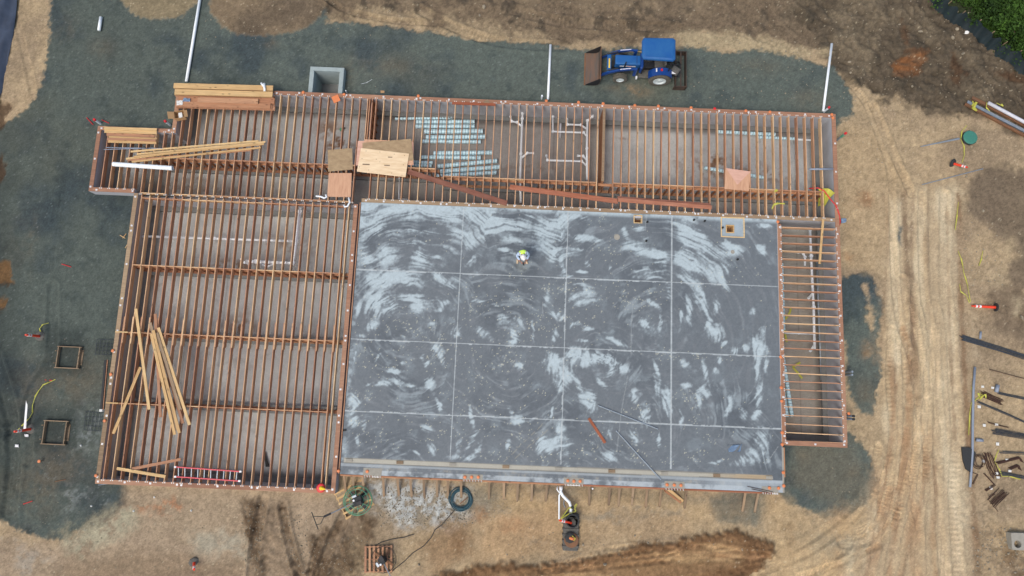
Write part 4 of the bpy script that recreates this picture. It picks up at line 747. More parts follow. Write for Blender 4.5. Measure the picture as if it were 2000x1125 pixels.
# west bay: joists in two lengths lapped over the middle bearing line
r = thing('joist_frame', ((XW + XSL) / 2, (YM + YS) / 2, D), 'largest floor frame, long joists in two lapped lengths filling the west bay', 'floor frame', FL)
xw = [XW + T + 0.20 + SP * k for k in range(27)]; xw = [x for x in xw if x < XSL - 0.42]
YL = 2.42
for x in xw:
    a = x + random.uniform(-.01, .01)
    joist(r, (a, YM - 0.10, D - .006), (a - 0.01, YL - 0.55, D - .006), False, False)
    joist(r, (a - 0.045, YL + 0.75, D - .004), (a - 0.05, YS + T, D - .004), False, True)
joist(r, (XSL - 0.60, YM - 0.10, D - .006), (XSL - 0.64, YS + T, D - .004), False, True)
blocks(r, xw, YM - 0.24, 'rim_blocking', h=0.28); blocks(r, xw, 5.72); blocks(r, [x - .02 for x in xw], YL - 0.02); blocks(r, [x - .045 for x in xw], -0.98)
for y, l in ((5.72, 'northern'), (2.40, 'middle'), (-0.98, 'southern')):
    t = pony(XW + T, XSL - 0.38, y, l + ' low stud wall under the long joists of the west bay')
    if y != 5.72:
        MB().box(XW + 0.02, y - 0.03, D + 0.002, XW + 0.62, y + 0.03, D + 0.045).build('plate_end', M['lumber'], t)
# east bay: joists run east and west
r = thing('joist_frame', ((XSR + XE) / 2, 3.7, D), 'floor frame of short east-west joists in the narrow bay east of the slab', 'floor frame', FL)
for k in range(27):
    y = 8.98 - 0.4005 * k; joist(r, (XSR + 0.195, y, D - .004), (XE - T, y + random.uniform(-.02, .02), D - .004))
# stud partitions running north and south between the bays
for (x, xw_, yy0, yy1, lab) in [(XD2, 0.26, 10.98, yn0, 'sheathed stud partition with a pale top plate at the west end of the north-east bay'), (XD1, 0.30, 11.32, yn0, 'doubled joists over a sheathed stud partition just east of the plywood squares')]:
    t = thing('stud_partition', (x, (yy0 + yy1) / 2, 0), lab, 'partition wall', 'north-south partitions in the crawl space')
    if x > 0:
        MB().box(x - 0.055, yy0, D - 0.045, x + 0.075, yy1, D + 0.002).build('top_plate', M['sillgrey'], t); MB().box(x - 0.045, yy0, FZ, x - 0.020, yy1, D - 0.045).build('sheathing', M['rim'], t)
        for k in range(10): yv = yy0 + 0.03 + k * (yy1 - yy0 - 0.06) / 9; MB().box(x - 0.02, yv - 0.019, FZ, x + 0.07, yv + 0.019, D - 0.045).build('stud', M['rim'], t)
    else:
        for dx in (-0.13, -0.03, 0.10): plank('doubled_joist', (x + dx, yy1, D - .003), (x + dx, yy0, D - .003), 0.045, 0.28, M['joist'], t)
        MB().box(x + 0.035, yy0, FZ, x + 0.06, yy1, D - 0.30).build('sheathing', M['rim'], t)
        for k in range(10): yv = yy0 + 0.03 + k * (yy1 - yy0 - 0.06) / 9; MB().box(x + 0.06, yv - 0.019, FZ, x + 0.13, yv + 0.019, D - 0.30).build('stud', M['rim'], t)
# ------------------------------------------------------------------ form boards and kickers round the slab
t = thing('slab_formwork', ((XSL + XSR) / 2, YSS, 0), 'brown timber formwork with kicker stakes along the slab edge', 'formwork')
def ye(px): return at(px, 928 + (px - 665) * 34.5 / 835, D).y
px0 = 664
for seg in [(664, 726), (741, 902), (902, 1107), (1134, 1303), (1303, 1508)]:
    a = at(seg[0], 930, D); b = at(seg[1], 945, D); plank('form_board', (a.x, YSS - 0.035, D - 0.01), (b.x, YSS - 0.035, D - 0.01), 0.04, 0.4, M['plankbright' if seg[0] > 1110 else 'rim'], t); plank('form_ledger', (a.x, YSS - 0.075, D - 0.02), (b.x, YSS - 0.075, D - 0.02), 0.035, 0.09, M['rim'], t)
for (a, b) in [(672, 675), (689, 690), (708, 711), (748, 750), (776, 779), (801, 804), (827, 829), (853, 854), (874, 875), (900, 901), (955, 955), (984, 984), (1011, 1010), (1039, 1038), (1069, 1066), (1151, 1151), (1191, 1189), (1210, 1208), (1237, 1234), (1264, 1261), (1292, 1288), (1341, 1337), (1456, 1450), (1481, 1474)]:
    y0 = 928 + (a - 665) * 34.5 / 835; A = at(a, y0 + 3, D - 0.1); A.y = YSS - 0.1; B = on(b, y0 + 34 + (a * 7) % 6, 0.01)
    plank('kicker', A, B, 0.11, 0.04, M['greywood' if (a % 4 != 0) else 'sillgrey'], t)
    s = MB(); s.box(B.x - 0.03, B.y - 0.02, -0.3, B.x + 0.03, B.y + 0.02, B.z + 0.03); s.build('stake', M['greywood'], t)
p = at(1531, 900, D); plank('form_board', (ex1 + 0.03, ey1, D - .01), (ex1 + 0.03, YSS + 0.7, D - .01), 0.05, 0.4, M['rim'], t)
plank('form_board', (XSR + 0.017, YM - 0.1, D + .0), (XSR + 0.017, ey1 + .02, D + .0), 0.03, 0.3, M['lumberred'], t)
plank('form_board', (XSL - 0.06, YM, D - .02), (XSL - 0.06, YSS, D - .02), 0.05, 0.3, M['sill'], t)
# ================================================================== loose things
def solo(mb, name, m, label, cat, group=None, **k): return tag(mb.build(name, M[m] if isinstance(m, str) else m, None, **k), label, cat, group)
def nth(i): return ORD[i]
# ---- plywood sheets
def sheet(px, z, m, label, group='plywood sheets on the joists', t=0.018):
    P = [at(x, y, z) for x, y in px][::-1]; mb = MB(); c = sum(P, Vector()) / 4
    mb.prism([(p.x, p.y) for p in P], z - t, z); return solo(mb, 'plywood_sheet', m, label, 'plywood', group)
sheet([(699, 275), (807, 277), (808, 322), (695, 323)], D + .02, 'plyD', 'pink plywood sheet at the bottom of the pile beside the stud partition')
sheet([(712, 272), (805, 276), (807, 321), (707, 322)], D + .04, 'plyC', 'orange plywood sheet second from the bottom of the pile')
sheet([(708, 279), (803, 271), (808, 313), (708, 320)], D + .06, 'plyB', 'streaky brown plywood sheet under the pale top sheet of the pile')
o = sheet([(705, 289), (799, 300), (792, 346), (697, 335)], D + .085, 'plyA', 'pale plywood sheet with nail holes on top of the pile')
for (x, y) in [(715, 295), (742, 297), (770, 301), (790, 304), (707, 310), (735, 311), (702, 326), (720, 332), (765, 338), (785, 342), (788, 322), (742, 316)]:
    p = at(x, y, D + .0855); MB().box(p.x - .02, p.y - .015, D + .084, p.x + .02, p.y + .015, D + .0865).build('nail_mark', M['greywood'], o)
for (x, y, w_) in [(715, 321, .35), (756, 323, .28), (762, 307, .22)]: p = at(x, y, D + .086); MB().box(p.x - w_ / 2, p.y - .03, D + .084, p.x + w_ / 2, p.y + .03, D + .0866).build('ink_stamp', M['greywood'], o)
sheet([(640, 293), (688, 289), (689, 331), (641, 335)], D + .02, 'plyB', 'square brown plywood panel, the upper of the two beside the pile')
sheet([(642, 338), (687, 338), (685, 385), (639, 384)], D + .02, 'plyC', 'square orange plywood panel, the lower of the two beside the pile')
o = sheet([(1417, 328), (1466, 335), (1463, 373), (1415, 369)], D + .02, 'plyC', 'square plywood panel with a pale triangle lying alone in the north-east bay')
P = [at(x, y, D + .025) for x, y in [(1440, 361), (1466, 335), (1418, 328)]]; MB().prism([(p.x, p.y) for p in P], D + .0195, D + .023).build('pale_triangle', M['plyD'], o)
for (x, y, s, r, m, lab) in [(656, 193, .36, .5, 'orange', 'square orange board offcut on the north joists below the concrete pit'), (747, 178, .2, .1, 'cardb', 'small tan board offcut on the gravel beside the north sill'), (951, 200, .26, .6, 'greywood', 'grey wooden block on the joists by the reddish board')]:
    z = 0.03 if y < 180 else D + .03; p = at(x, y, z); solo(MB().box(-s / 2, -s / 2, -.02, s / 2, s / 2, 0, Matrix.Translation(p) @ Matrix.Rotation(r, 4, 'Z')), 'wood_offcut', m, lab, 'offcut')
# ---- lumber
def board(x0, y0, x1, y1, z, w_, h, m, label, group=None, cat='board', z1=None, name='lumber_board'):
    return tag(plank(name, at(x0, y0, z), at(x1, y1, z if z1 is None else z1), w_, h, M[m]), label, cat, group)
G1 = 'wide boards stacked across the north-west sill'
rows = [(171, 'top'), (184, ''), (197, ''), (209, '')]
ST = [(0, 345, 206, 537, 211, 'lumberred'), (0, 347, 194, 537, 199, 'lumberred'), (0, 343, 183, 533, 188, 'lumberred'), (0, 342, 172, 532, 177, 'lumberred'),
      (1, 344, 205, 531, 209, 'lumberred'), (1, 350, 193, 536, 197, 'rim'), (1, 342, 181, 530, 186, 'lumberred'), (1, 343, 170, 533, 175, 'lumber'),
      (2, 346, 203, 528, 207, 'rim'), (2, 341, 180, 532, 185, 'lumber'), (2, 341, 168, 533, 173, 'lumberred'),
      (3, 386, 195, 504, 198, 'lumberred'), (3, 341, 179, 532, 184, 'lumber'), (3, 339, 167, 533, 172, 'lumber')]
LB = ['southernmost board of the bottom layer', 'second board from the south in the bottom layer', 'third board from the south in the bottom layer', 'northernmost board of the bottom layer',
      'southernmost board of the second layer', 'second board from the south in the second layer', 'third board from the south in the second layer', 'northernmost board of the second layer',
      'southernmost board of the third layer', 'middle board of the third layer', 'northernmost board of the third layer', 'short reddish board on the low south side', 'pale knotted board, southern one of the top layer', 'pale knotted board, northern one of the top layer']
for i, (k, x0, y0, x1, y1, m) in enumerate(ST): board(x0, y0, x1, y1, D + .045 + .048 * k + (.04 if k == 3 and i > 11 else 0), .275, .042, m, LB[i] + ' in the tall north-west stack', G1)
G2 = 'boards stacked on the corner bay'
for i, (x0, y0, x1, y1, z, w_, m) in enumerate([(204, 256, 306, 259, 2, .16, 'lumber'), (208, 262, 302, 266, 1, .15, 'lumberred'), (204, 254, 300, 257, 1, .15, 'lumber'), (212, 268, 306, 272, 1, .13, 'lumber'), (211, 276, 305, 279, 1, .12, 'lumber'), (209, 271, 304, 274, 2, .12, 'lumberred'), (203, 250, 306, 253, 3, .14, 'lumber')]):
    board(x0, y0, x1, y1, D + .042 * z, w_, .038, m, nth(i) + ' short board laid in the stack on the small corner bay, counted from the bottom', G2)
G3 = 'long sticks fanned across the north-west joists'
for i, (x0, y0, x1, y1, z) in enumerate([(255, 296, 505, 275, 1), (267, 301, 505, 279, 1), (249, 313, 491, 293, 1), (257, 316, 509, 288, 2), (246, 310, 518, 277, 2), (261, 306, 515, 281, 3)]):
    board(x0, y0, x1, y1, D + .042 * z, .092, .038, 'lumber' if i != 2 else 'lumberred', nth(i) + ' long pale stick of the fanned pile in the north-west bay, counted from below', G3)
G4 = 'long sticks scattered over the west joists'
for (x0, y0, x1, y1, z, m, lab) in [(265, 603, 291, 800, 1, 'lumber', 'westernmost long stick lying apart from the others on the west joists'), (303, 613, 313, 815, 1, 'lumberred', 'reddish stick lying most nearly north-south in the west pile'),
        (293, 630, 346, 840, 2, 'greywood', 'weathered stick in the middle of the west pile'), (295, 652, 341, 849, 3, 'lumber', 'yellowish stick reaching farthest south in the west pile'), (309, 640, 370, 830, 2, 'lumber', 'easternmost stick of the west pile'),
        (315, 685, 357, 827, 1, 'lumberred', 'short reddish stick under the west pile'), (299, 645, 350, 846, 4, 'lumber', 'pale stick laid on top along the middle of the west pile'), (306, 650, 352, 800, 3, 'greywood', 'knotty weathered stick tucked on the east side of the west pile'), (274, 717, 221, 847, 1, 'lumber', 'stick slanting the other way beneath the west pile'),
        (228, 915, 323, 931, 2, 'lumber', 'pale stick lying across the joists west of the red ladder'), (257, 916, 353, 897, 1, 'lumberred', 'thin brown stick crossing behind the pale one near the red ladder')]:
    board(x0, y0, x1, y1, D + .04 * z, .135, .038, m, lab, G4)
for (x0, y0, x1, y1, z, w_, m, lab) in [(797, 335, 990, 397, .05, .26, 'plankred', 'dark red scaffold plank slanting from the plywood pile to the slab'), (996, 365, 1207, 393, .05, .25, 'plankbright', 'rust red scaffold plank with white splashes, middle one of three'),
        (1206, 390, 1390, 405, .05, .20, 'plankbright', 'rust red scaffold plank farthest east of the three'), (1206, 385, 1388, 399, .03, .10, 'plankred', 'narrow dark board tucked against the eastern scaffold plank'), (883, 201, 968, 204, .04, .14, 'plankbright', 'reddish board lying along the north sill'),
        (1608, 428, 1601, 515, .05, .11, 'lumber', 'orange tan board lying across the joists of the narrow east bay'), (1150, 817, 1182, 865, .045, .13, 'plankbright', 'short reddish board lying on the slab')]:
    board(x0, y0, x1, y1, D + z, w_, .04, m, lab, cat='plank', name='plank')
# ---- ladder
p0 = at(343, 912, D + .06); p1 = at(470, 921, D + .06); q0 = at(343, 931, D + .06); q1 = at(468, 939.5, D + .06)
t = thing('ladder', (p0 + q1) / 2, 'red fibreglass ladder with grey rungs lying across the south end of the west joists', 'ladder')
MB().bar(p0, p1, .05, .09).build('rail', M['pinkred'], t); MB().bar(q0, q1, .05, .09).build('rail', M['pinkred'], t)
for k in range(10):
    u = (k + .45) / 10; MB().bar(p0.lerp(p1, u), q0.lerp(q1, u), .035, .03).build('rung', M['galv'], t)
for a in (p0, p1, q0, q1): MB().box(a.x - .05, a.y - .04, a.z - .05, a.x + .05, a.y + .04, a.z + .055).build('end_cap', M['white'], t)
# ---- spiral ducts in the crawl space
def pipe(pts, r, m, label, cat='pipe', group=None, name='pipe', n=10, rib=0):
    mb = MB()
    if rib:
        r *= 1.25
        a, b = Vector(pts[0]), Vector(pts[-1]); L = (b - a).length; k = int(L / .075); x = (b - a).normalized()
        Mt = Matrix((x, Vector((0, 0, 1)).cross(x), x.cross(Vector((0, 0, 1)).cross(x)))).transposed().to_4x4()
        mb.tube([(L * (i / k) - L / 2, 0, 0) for i in range(k + 1)], r, 14, False, radii=[r * (1.035 if i % 2 else 1) for i in range(k + 1)])
        mb.tube([(L / 2, 0, 0), (-L / 2, 0, 0)], r * .9, 12, False)
        o = mb.build(name, M[m], None, smooth=True, origin=(0, 0, 0)); Mt.translation = (a + b) / 2; o.matrix_world = Mt; return tag(o, label, cat, group)
    mb.tube(pts, r, n); return tag(mb.build(name, M[m], None, smooth=n > 6), label, cat, group)
GD = 'spiral ducts on the crawl space floor'
DL = [(772, 232, 884, 230, .06), (813, 238, 927, 237.5, .085), (812, 247, 927, 246.5, .085), (829, 257, 943, 256, .10), (832, 268, 948, 267, .09), (824, 276, 939, 277, .08), (847, 299, 961, 298, .09), (823, 307, 939, 308, .085), (855, 325, 971, 314, .09), (860, 335, 976, 326, .09), (853, 344, 970, 337, .085), (800, 316, 845, 318, .07), (800, 322, 843, 324, .06)]
for i, (x0, y0, x1, y1, r) in enumerate(DL):
    z = FZ + r + .02
    lab = nth(i) + ' spiral duct from the north, lying under the joists of the north bay' if i < 11 else ('upper' if i == 11 else 'lower') + ' short spiral duct poking out from under the plywood pile'
    pipe([at(x0, y0, z), at(x1, y1, z)], r, 'duct', lab, 'duct', GD, 'spiral_duct', rib=1)
for (x0, y0, x1, y1, r, lab) in [(1403, 257.5, 1514, 262.5, .075, 'long spiral duct nearest the north wall in the north-east bay'), (1481, 268, 1554, 271, .06, 'thin spiral duct joined to a white pipe in the north-east bay'), (1376, 328, 1492, 347, .075, 'spiral duct passing under the lone plywood panel'),
        (1527, 514, 1531, 645, .06, 'long blue-grey duct along the west side of the narrow east bay'), (1528, 690, 1547, 813, .075, 'eastern one of the two slanting ducts in the narrow east bay'), (1528, 752, 1537, 814, .075, 'western one of the two slanting ducts in the narrow east bay')]:
    pipe([at(x0, y0, FZ + r + .02), at(x1, y1, FZ + r + .02)], r, 'duct', lab, 'duct', GD, 'spiral_duct', rib=1)
o = pipe([at(221, 320.5, D + .1), at(337, 328.5, D + .1)], .09, 'pvc', 'white spiral duct lying on the joists of the corner bay', 'duct', None, 'spiral_duct', rib=1)
for (x0, y0, x1, y1, lab) in [(207, 288, 318, 290, 'straighter grey conduit beside the white duct on the corner bay'), (203, 292, 300, 289, 'crossing grey conduit beside the white duct on the corner bay')]: pipe([at(x0, y0, D + .03), at(x1, y1, D + .03)], .02, 'conduit', lab, 'conduit', n=6)
for (x0, y0, x1, y1, lab) in [(1168, 792, 1285, 838, 'northern grey conduit lying on the slab'), (1203, 841, 1291, 937, 'southern grey conduit slanting down to the slab edge')]: pipe([at(x0, y0, D + .035), at(x1, y1, D + .035)], .032, 'galv', lab, 'conduit', n=6)
# ---- white drains under the floor
def drain(runs, label, z=-.25, r=.045, group='white drain lines in the crawl space', m='pvc'):
    """each run: (radius or None, [(px, py[, z])...]) ; one glued pipe assembly"""
    p = runs[0][1][0]; b = at(p[0], p[1], z); t = thing('drain_line', b, label, 'drain pipe', group)
    for rr, pts in runs:
        P = [at(q[0], q[1], q[2] if len(q) > 2 else z) for q in pts]; rad = (rr or r) * 1.15; MB().tube(P, rad, 10).build('pipe_run', M[m], t, smooth=True)
        for q in P[1:-1]: MB().lathe(q, [(rad * 1.05, -rad * 1.1), (rad * 1.35, -rad * 1.1), (rad * 1.35, rad * 1.1), (rad * 1.05, rad * 1.1)], 10).build('coupling', M[m], t)
        MB().tube([P[0], P[0] + (P[1] - P[0]).normalized() * rad * 1.8], rad * 1.25, 10).build('coupling', M[m], t)
    return t
drain([(.05, [(1018, 212, -.1), (1021, 222, -.5), (1020, 232), (1017.5, 300), (1016, 352), (1017, 396)]), (None, [(997, 227, -.5), (999, 237), (1010, 239), (1019, 247)]), (None, [(1043, 299), (1030, 299), (1019, 308)])], 'western white drain line under the north bay with two side branches')
drain([(.05, [(1160, 217, -.05), (1157, 228, -.5), (1147, 236), (1146, 290), (1146.5, 352)]), (None, [(1107, 232, -.4), (1108, 243), (1135, 244), (1146, 252)]), (None, [(1080, 226, -.1), (1080, 257), (1140, 259), (1146, 266)]), (None, [(1127, 304), (1139, 305), (1146, 313)]), (None, [(1067, 303, -.4), (1069, 313), (1136, 315), (1146, 324)])], 'eastern white drain line under the north bay with four side branches')
pipe([at(1095, 241, -.1), at(1094, 269, -.6)], .045, 'pvcd', 'loose white pipe standing between the two drain lines')
drain([(.075, [(593, 398, -.6), (586, 414), (579, 470), (573, 514), (500, 511), (480, 510)]), (.055, [(254, 457, .5), (266, 461, -.3), (420, 466, -.35), (576, 471)]), (.04, [(470, 505), (478, 513), (490, 517)]), (.04, [(512, 517), (522, 521), (545, 512)])], 'white drain line crossing under the west bay with a long thin branch', .12)
drain([(.055, [(1582, 446), (1584, 500), (1589, 600), (1591, 684)]), (.045, [(1523, 491, -.5), (1560, 493), (1583, 493)]), (.045, [(1568, 494), (1572, 502), (1572, 519)]), (.05, [(1579, 583, -.6), (1588, 572)]), (.04, [(1526, 650, -.5), (1560, 651), (1590, 652)]), (.05, [(1582, 686, -.6), (1591, 674)])], 'white drain line with several branches along the narrow east bay')
drain([(.055, [(1596, 509), (1597, 560), (1601, 660), (1605, 742)])], 'grey pipe lying beside the white drain line in the narrow east bay', FZ + .1, group=None, m='galv')
drain([(.025, [(780, 347, -.2), (779, 388, -.2), (800, 390, -.2)])], 'thin white pipe below the plywood pile')
drain([(.045, [(1554, 272), (1600, 275)])], 'short white pipe joined to the thin duct in the north-east bay', FZ + .1, group=None)
drain([(.03, [(1553, 272), (1555, 340), (1558, 425)])], 'thin white pipe running north and south near the east end of the north-east bay', -.9)
for (pts, lab) in [([(617, 383), (627, 384), (633, 387), (638, 385), (636, 380)], 'white trap fitting on the joists, left of the square orange panel foot'), ([(681, 386), (683, 395), (679, 403), (673, 404), (672, 400)], 'white hooked trap fitting at the north-west corner of the slab')]:
    pipe([at(x, y, D + .05) for x, y in pts], .045, 'pvc', lab, 'pipe fitting', 'white trap fittings', 'pipe_fitting')
pipe([at(1580, 330.5, D + .05), at(1627, 330, D + .05)], .05, 'conduit', 'pale blue-grey pipe lying over the joists to the east sill')
# ---- white pipes on the ground north of the building
for (x0, y0, x1, y1, r, lab) in [(400, -45, 366, 161, .075, 'very long white pipe running off the top edge to the lumber stack'), (1075, 89, 1070, 196, .065, 'white pipe lying on the gravel between the pit and the tractor'), (1623, 87, 1606, 219, .065, 'white pipe lying on the gravel at the north-east corner'), (200, 36, 196, 62, .08, 'short white pipe offcut alone on the north-west gravel')]:
    t = pipe([on(x0, y0, r + .02), on(x1, y1, r + .02)], r, 'pvc', lab, group='white pipes lying on the gravel'); 
def stub(px, py, h, r, m, cap, label, group='capped pipe stubs standing round the building', z0=0.0, name='pipe_stub'):
    b = on(px, py) if z0 == 0 else at(px, py, z0); t = thing(name, b, label, 'pipe stub', group)
    MB().tube([b - Vector((0, 0, .2)), b + Vector((0, 0, h))], r, 12).build('pipe', M[m], t, smooth=False)
    if cap: MB().lathe(b + Vector((0, 0, h - .03)), [(r * 1.2, 0), (r * 1.2, .09), (r * .9, .11)], 12).build('pipe_cap', M[cap], t)
    return t
stub(197, 242, .5, .055, 'pvc', 'redp', 'red-capped white stub at the north-west tip of the corner bay'); stub(333, 245, .5, .055, 'pvc', 'redp', 'red-capped white stub west of the cardboard box')
stub(1609, 219, .55, .05, 'pvc', 'redp', 'red-capped white stub at the foot of the north-east white pipe'); stub(1058, 193, .35, .05, 'pvc', None, 'open white stub beside the middle white pipe'); stub(678, 182, .3, .03, 'pvc', None, 'thin white stub east of the concrete pit')
t = stub(1633, 275, 1.0, .055, 'galv', 'redp', 'tall grey pipe with a green collar outside the east sill'); b = on(1633, 275); MB().tube([b + Vector((0, 0, .6)), b + Vector((0, 0, .85))], .065, 12).build('collar', M['green'], t)
for i, (x, y, c) in enumerate([(1651, 727, None), (1651, 733, None), (1653, 812, 'rubber'), (1653, 818, 'rubber')]):
    stub(x, y, .7, .05, 'galv' if i < 2 else 'conduit', c, ['upper grey stub of the pair outside the east sill', 'lower grey stub of the pair outside the east sill', 'upper black-topped stub near the south end of the east sill', 'lower black-topped stub near the south end of the east sill'][i])
stub(1156, 953, .3, .04, 'pvc', None, 'thin white stub below the slab edge, east of the white drain')
# ---- orange rebar caps
def cap_on(x, y, label, group, z=D + .05, m='orange', h=.05):
    p = at(x, y, z); t = thing('capped_rebar', (p.x, p.y, z - h), label, 'capped rebar', group)
    MB().lathe((p.x, p.y, z - .015), [(.02, -.04), (.075, 0), (.078, .012), (.06, .028), (.02, .034)], 10).build('cap_head', M[m], t)
    MB().tube([(p.x, p.y, z - h - .15), (p.x, p.y, z - .02)], .016, 6).build('rebar', M['rebar'], t)
CAPS = [('the north sill', 'the west', [(592, 180), (672, 184), (817, 187), (1067, 196.5), (1130, 199.5), (1178, 202), (1240, 205.5), (1286, 207), (1350, 210), (1396, 212), (1457, 216), (1504, 218.5), (1625, 223.5), (1627, 230)]),
        ('the west sill', 'the north', [(220, 685), (216, 731), (204, 822), (187, 929)]), ('the south pads of the slab', 'the west', [(661, 920), (717, 921), (908, 932), (921, 932), (934, 932), (1109, 939), (1121, 940), (1133, 940), (1303, 947), (1317, 947.5), (1330, 948), (1503, 953), (1521, 953.5), (1531, 949), (1530, 923)]),
        ('the form at the east edge of the slab', 'the north', [(1519.5, 433), (1525, 697), (1526, 757), (1527, 783.5), (1528, 845), (1528, 868)])]
for pl, en, L_ in CAPS:
    for i, (x, y) in enumerate(L_): cap_on(x, y, '%s orange cap from %s on %s' % (nth(i), en, pl), 'orange rebar caps', m='redp' if (x, y) == (1396, 212) else 'orange')
cap_on(1658, 807.5, 'orange cap beside the black-topped stubs outside the east sill', 'orange rebar caps', z=.5, h=.5)
cap_on(76, 901, 'orange cap on a pin standing in the dark western gravel', 'orange rebar caps', z=.25, h=.25)
# ---- concrete pit against the north wall
x0, y0, x1, y1 = PIT; t = thing('concrete_pit', ((x0 + x1) / 2, (y0 + y1) / 2, 0), 'open square concrete pit with thick pale walls against the north sill', 'concrete pit')
W_ = .22; ZT = .42
for (a, b, c, d) in ((x0, y1 - W_, x1, y1), (x0, y0 + .03, x0 + W_, y1 - W_), (x1 - W_, y0 + .03, x1, y1 - W_)): MB().box(a, b, -1.2, c, d, ZT).build('pit_wall', M['pitc'], t, bevel=.012)
MB().box(x0 + W_, y0 + .03, -1.2, x1 - W_, y1 - W_, -1.1).build('pit_floor', M['foot'], t)
# ---- footing forms on the west gravel
for (ox0, oy0, ox1, oy1, lab) in [(108, 679, 157, 717, 'northern square timber form on the dark western gravel'), (81, 824, 131, 866, 'southern square timber form on the dark western gravel')]:
    a = at(ox0, oy1, .2); b = at(ox1, oy0, .2); t = thing('footing_form', ((a.x + b.x) / 2, (a.y + b.y) / 2, 0), lab, 'timber form', 'square footing forms')
    for s in (0, 1):
        xx = a.x if s == 0 else b.x - .04; MB().box(xx, a.y, -.08, xx + .04, b.y, .22).build('side_board', M['greywood'], t)
        yy = a.y - .04 if s == 0 else b.y; MB().box(a.x - .06, yy, -.08, b.x + .06, yy + .04, .21).build('side_board', M['greywood'], t)
        MB().box(xx - .1 if s == 0 else xx + .04, a.y + .15, .02, xx if s == 0 else xx + .14, b.y - .1, .07).build('bracing', M['greywood'], t)
        for yy2 in (a.y + .2, b.y - .2): MB().box(xx - .09 if s == 0 else xx + .045, yy2 - .02, -.2, xx - .045 if s == 0 else xx + .09, yy2 + .02, .25).build('stake', M['greywood'], t)
for (cx_, cy_, w_, h_, lab) in [(205, 678, .85, .75, 'northern mat of tied rebar against the west sill'), (183, 823, .85, .85, 'southern mat of tied rebar against the west sill')]:
    c = on(cx_, cy_, .05); mb = MB()
    for k in range(5): u = -.5 + k / 4; mb.bar((c.x - w_ / 2, c.y + u * h_ + random.uniform(-.03, .03), c.z), (c.x + w_ / 2, c.y + u * h_ + random.uniform(-.03, .03), c.z), .016, .016); mb.bar((c.x + u * w_ * .8, c.y - h_ / 2, c.z + .015), (c.x + u * w_ * .85, c.y + h_ / 2, c.z + .015), .016, .016)
    solo(mb, 'rebar_mat', 'rebarb', lab, 'rebar mat', 'rebar mats beside the west sill')
# ---- black channel and a few sticks beside the west wall
t = thing('drain_channel', at(203, 750, .3), 'long black channel standing on edge outside the west sill', 'channel'); A = at(208, 703, .35); B = at(199.5, 800, .35)
MB().bar(A, B, .10, .2).build('channel_body', M['rubber'], t); MB().bar(A + Vector((.1, 0, .08)), B + Vector((.1, 0, .08)), .03, .05).build('channel_lip', M['lumberred'], t); e = B + Vector((0, -.04, 0)); MB().box(e.x - .07, e.y - .06, e.z - .08, e.x + .07, e.y + .06, e.z + .11).build('end_cap', M['paper'], t)
for (x0, y0, x1, y1, m, lab) in [(236, 460, 246, 466, 'lumber', 'first little wood splinter west of the sill'), (250, 477, 246, 485, 'lumber', 'second little wood splinter, nearer the sill'), (110, 940, 131, 936, 'rust', 'thin reddish lath lying on the western gravel'), (48, 984, 66, 978, 'redp', 'red lath lying on the south-west gravel'), (171, 231, 184, 245, 'redp', 'thin red lath at the corner bay'), (200, 235, 215, 242, 'redp', 'short red flag stake right of the corner stub'), (122, 516, 141, 522, 'redp', 'pink survey stake on the western gravel'), (88, 742, 104, 743, 'redp', 'small red stake between the footing forms'), (193, 947, 228, 943, 'galv', 'grey rod lying just below the south-west sill corner'), (241, 466, 248, 457, 'lumber', 'pale splinter leaning on the west sill')]:
    pipe([on(x0, y0, .03), on(x1, y1, .05)], .018, m, lab, 'stick', name='stake', n=5)
# ---- traffic delineators
def delineator(base, top, label, ztop=1.0, zb=0.05, basem='rubberg'):
    B = on(*base, dz=zb); T_ = at(*top, B.z + ztop); d = (T_ - B).normalized(); Q = d.to_track_quat('Z', 'Y').to_matrix().to_4x4(); t = thing('delineator_post', B, label, 'traffic post', 'orange traffic posts'); L_ = (T_ - B).length
    MB().lathe(B, [(.24, -.05), (.24, 0), (.17, .035), (.05, .05)], 8, None if ztop > .6 else Q).build('base', M[basem], t)
    MB().lathe(B, [(.065, .03), (.055, L_ * .9), (.03, L_ * .93), (.045, L_)], 12, Q).build('post', M['cone'], t)
    for u in (.62, .78): MB().lathe(B, [(.066, L_ * u), (.066, L_ * (u + .09))], 12, Q).build('reflective_band', M['refl'], t)
    return t
delineator((80, 657), (50, 654), 'orange traffic post standing on the western gravel near the northern form')
delineator((61, 838), (28, 843), 'orange traffic post standing beside the white board')
delineator((1861, 320), (1890, 327), 'leaning orange traffic post south of the green lid', .5, basem='rubber')
delineator((380, 1098), (379, 1113), 'short tilted orange post on the pale earth at the bottom', .45)
B = on(1946, 601, .12); A = on(1896, 598, .10); t = thing('delineator_post', B, 'fallen orange traffic post lying on the earth by the haul road', 'traffic post', 'orange traffic posts'); Q = (A - B).normalized().to_track_quat('Z', 'Y').to_matrix().to_4x4(); L_ = (A - B).length
MB().lathe(B, [(.07, 0), (.06, L_ * .9), (.03, L_ * .93), (.05, L_)], 12, Q).build('post', M['cone'], t); MB().lathe(B + (A - B).normalized() * .1, [(.2, -.03), (.22, 0), (.2, .03)], 12, Q).build('base', M['rubber'], t)
for u in (.66, .8): MB().lathe(B, [(.072, L_ * u), (.072, L_ * (u + .07))], 12, Q).build('reflective_band', M['refl'], t)
t = thing('safety_cone', at(627, 953, D), 'small yellow cone on a round red base at the south-east corner of the west bay', 'cone'); c = at(627, 953, D + .03)
MB().lathe(c, [(.2, 0), (.21, .04), (.17, .08), (.06, .09)], 18).build('base', M['redp'], t); MB().lathe(c + Vector((.03, 0, .08)), [(.10, 0), (.012, .42)], 14, Matrix.Rotation(.75, 4, 'Y')).build('cone_body', M['coneyel'], t)
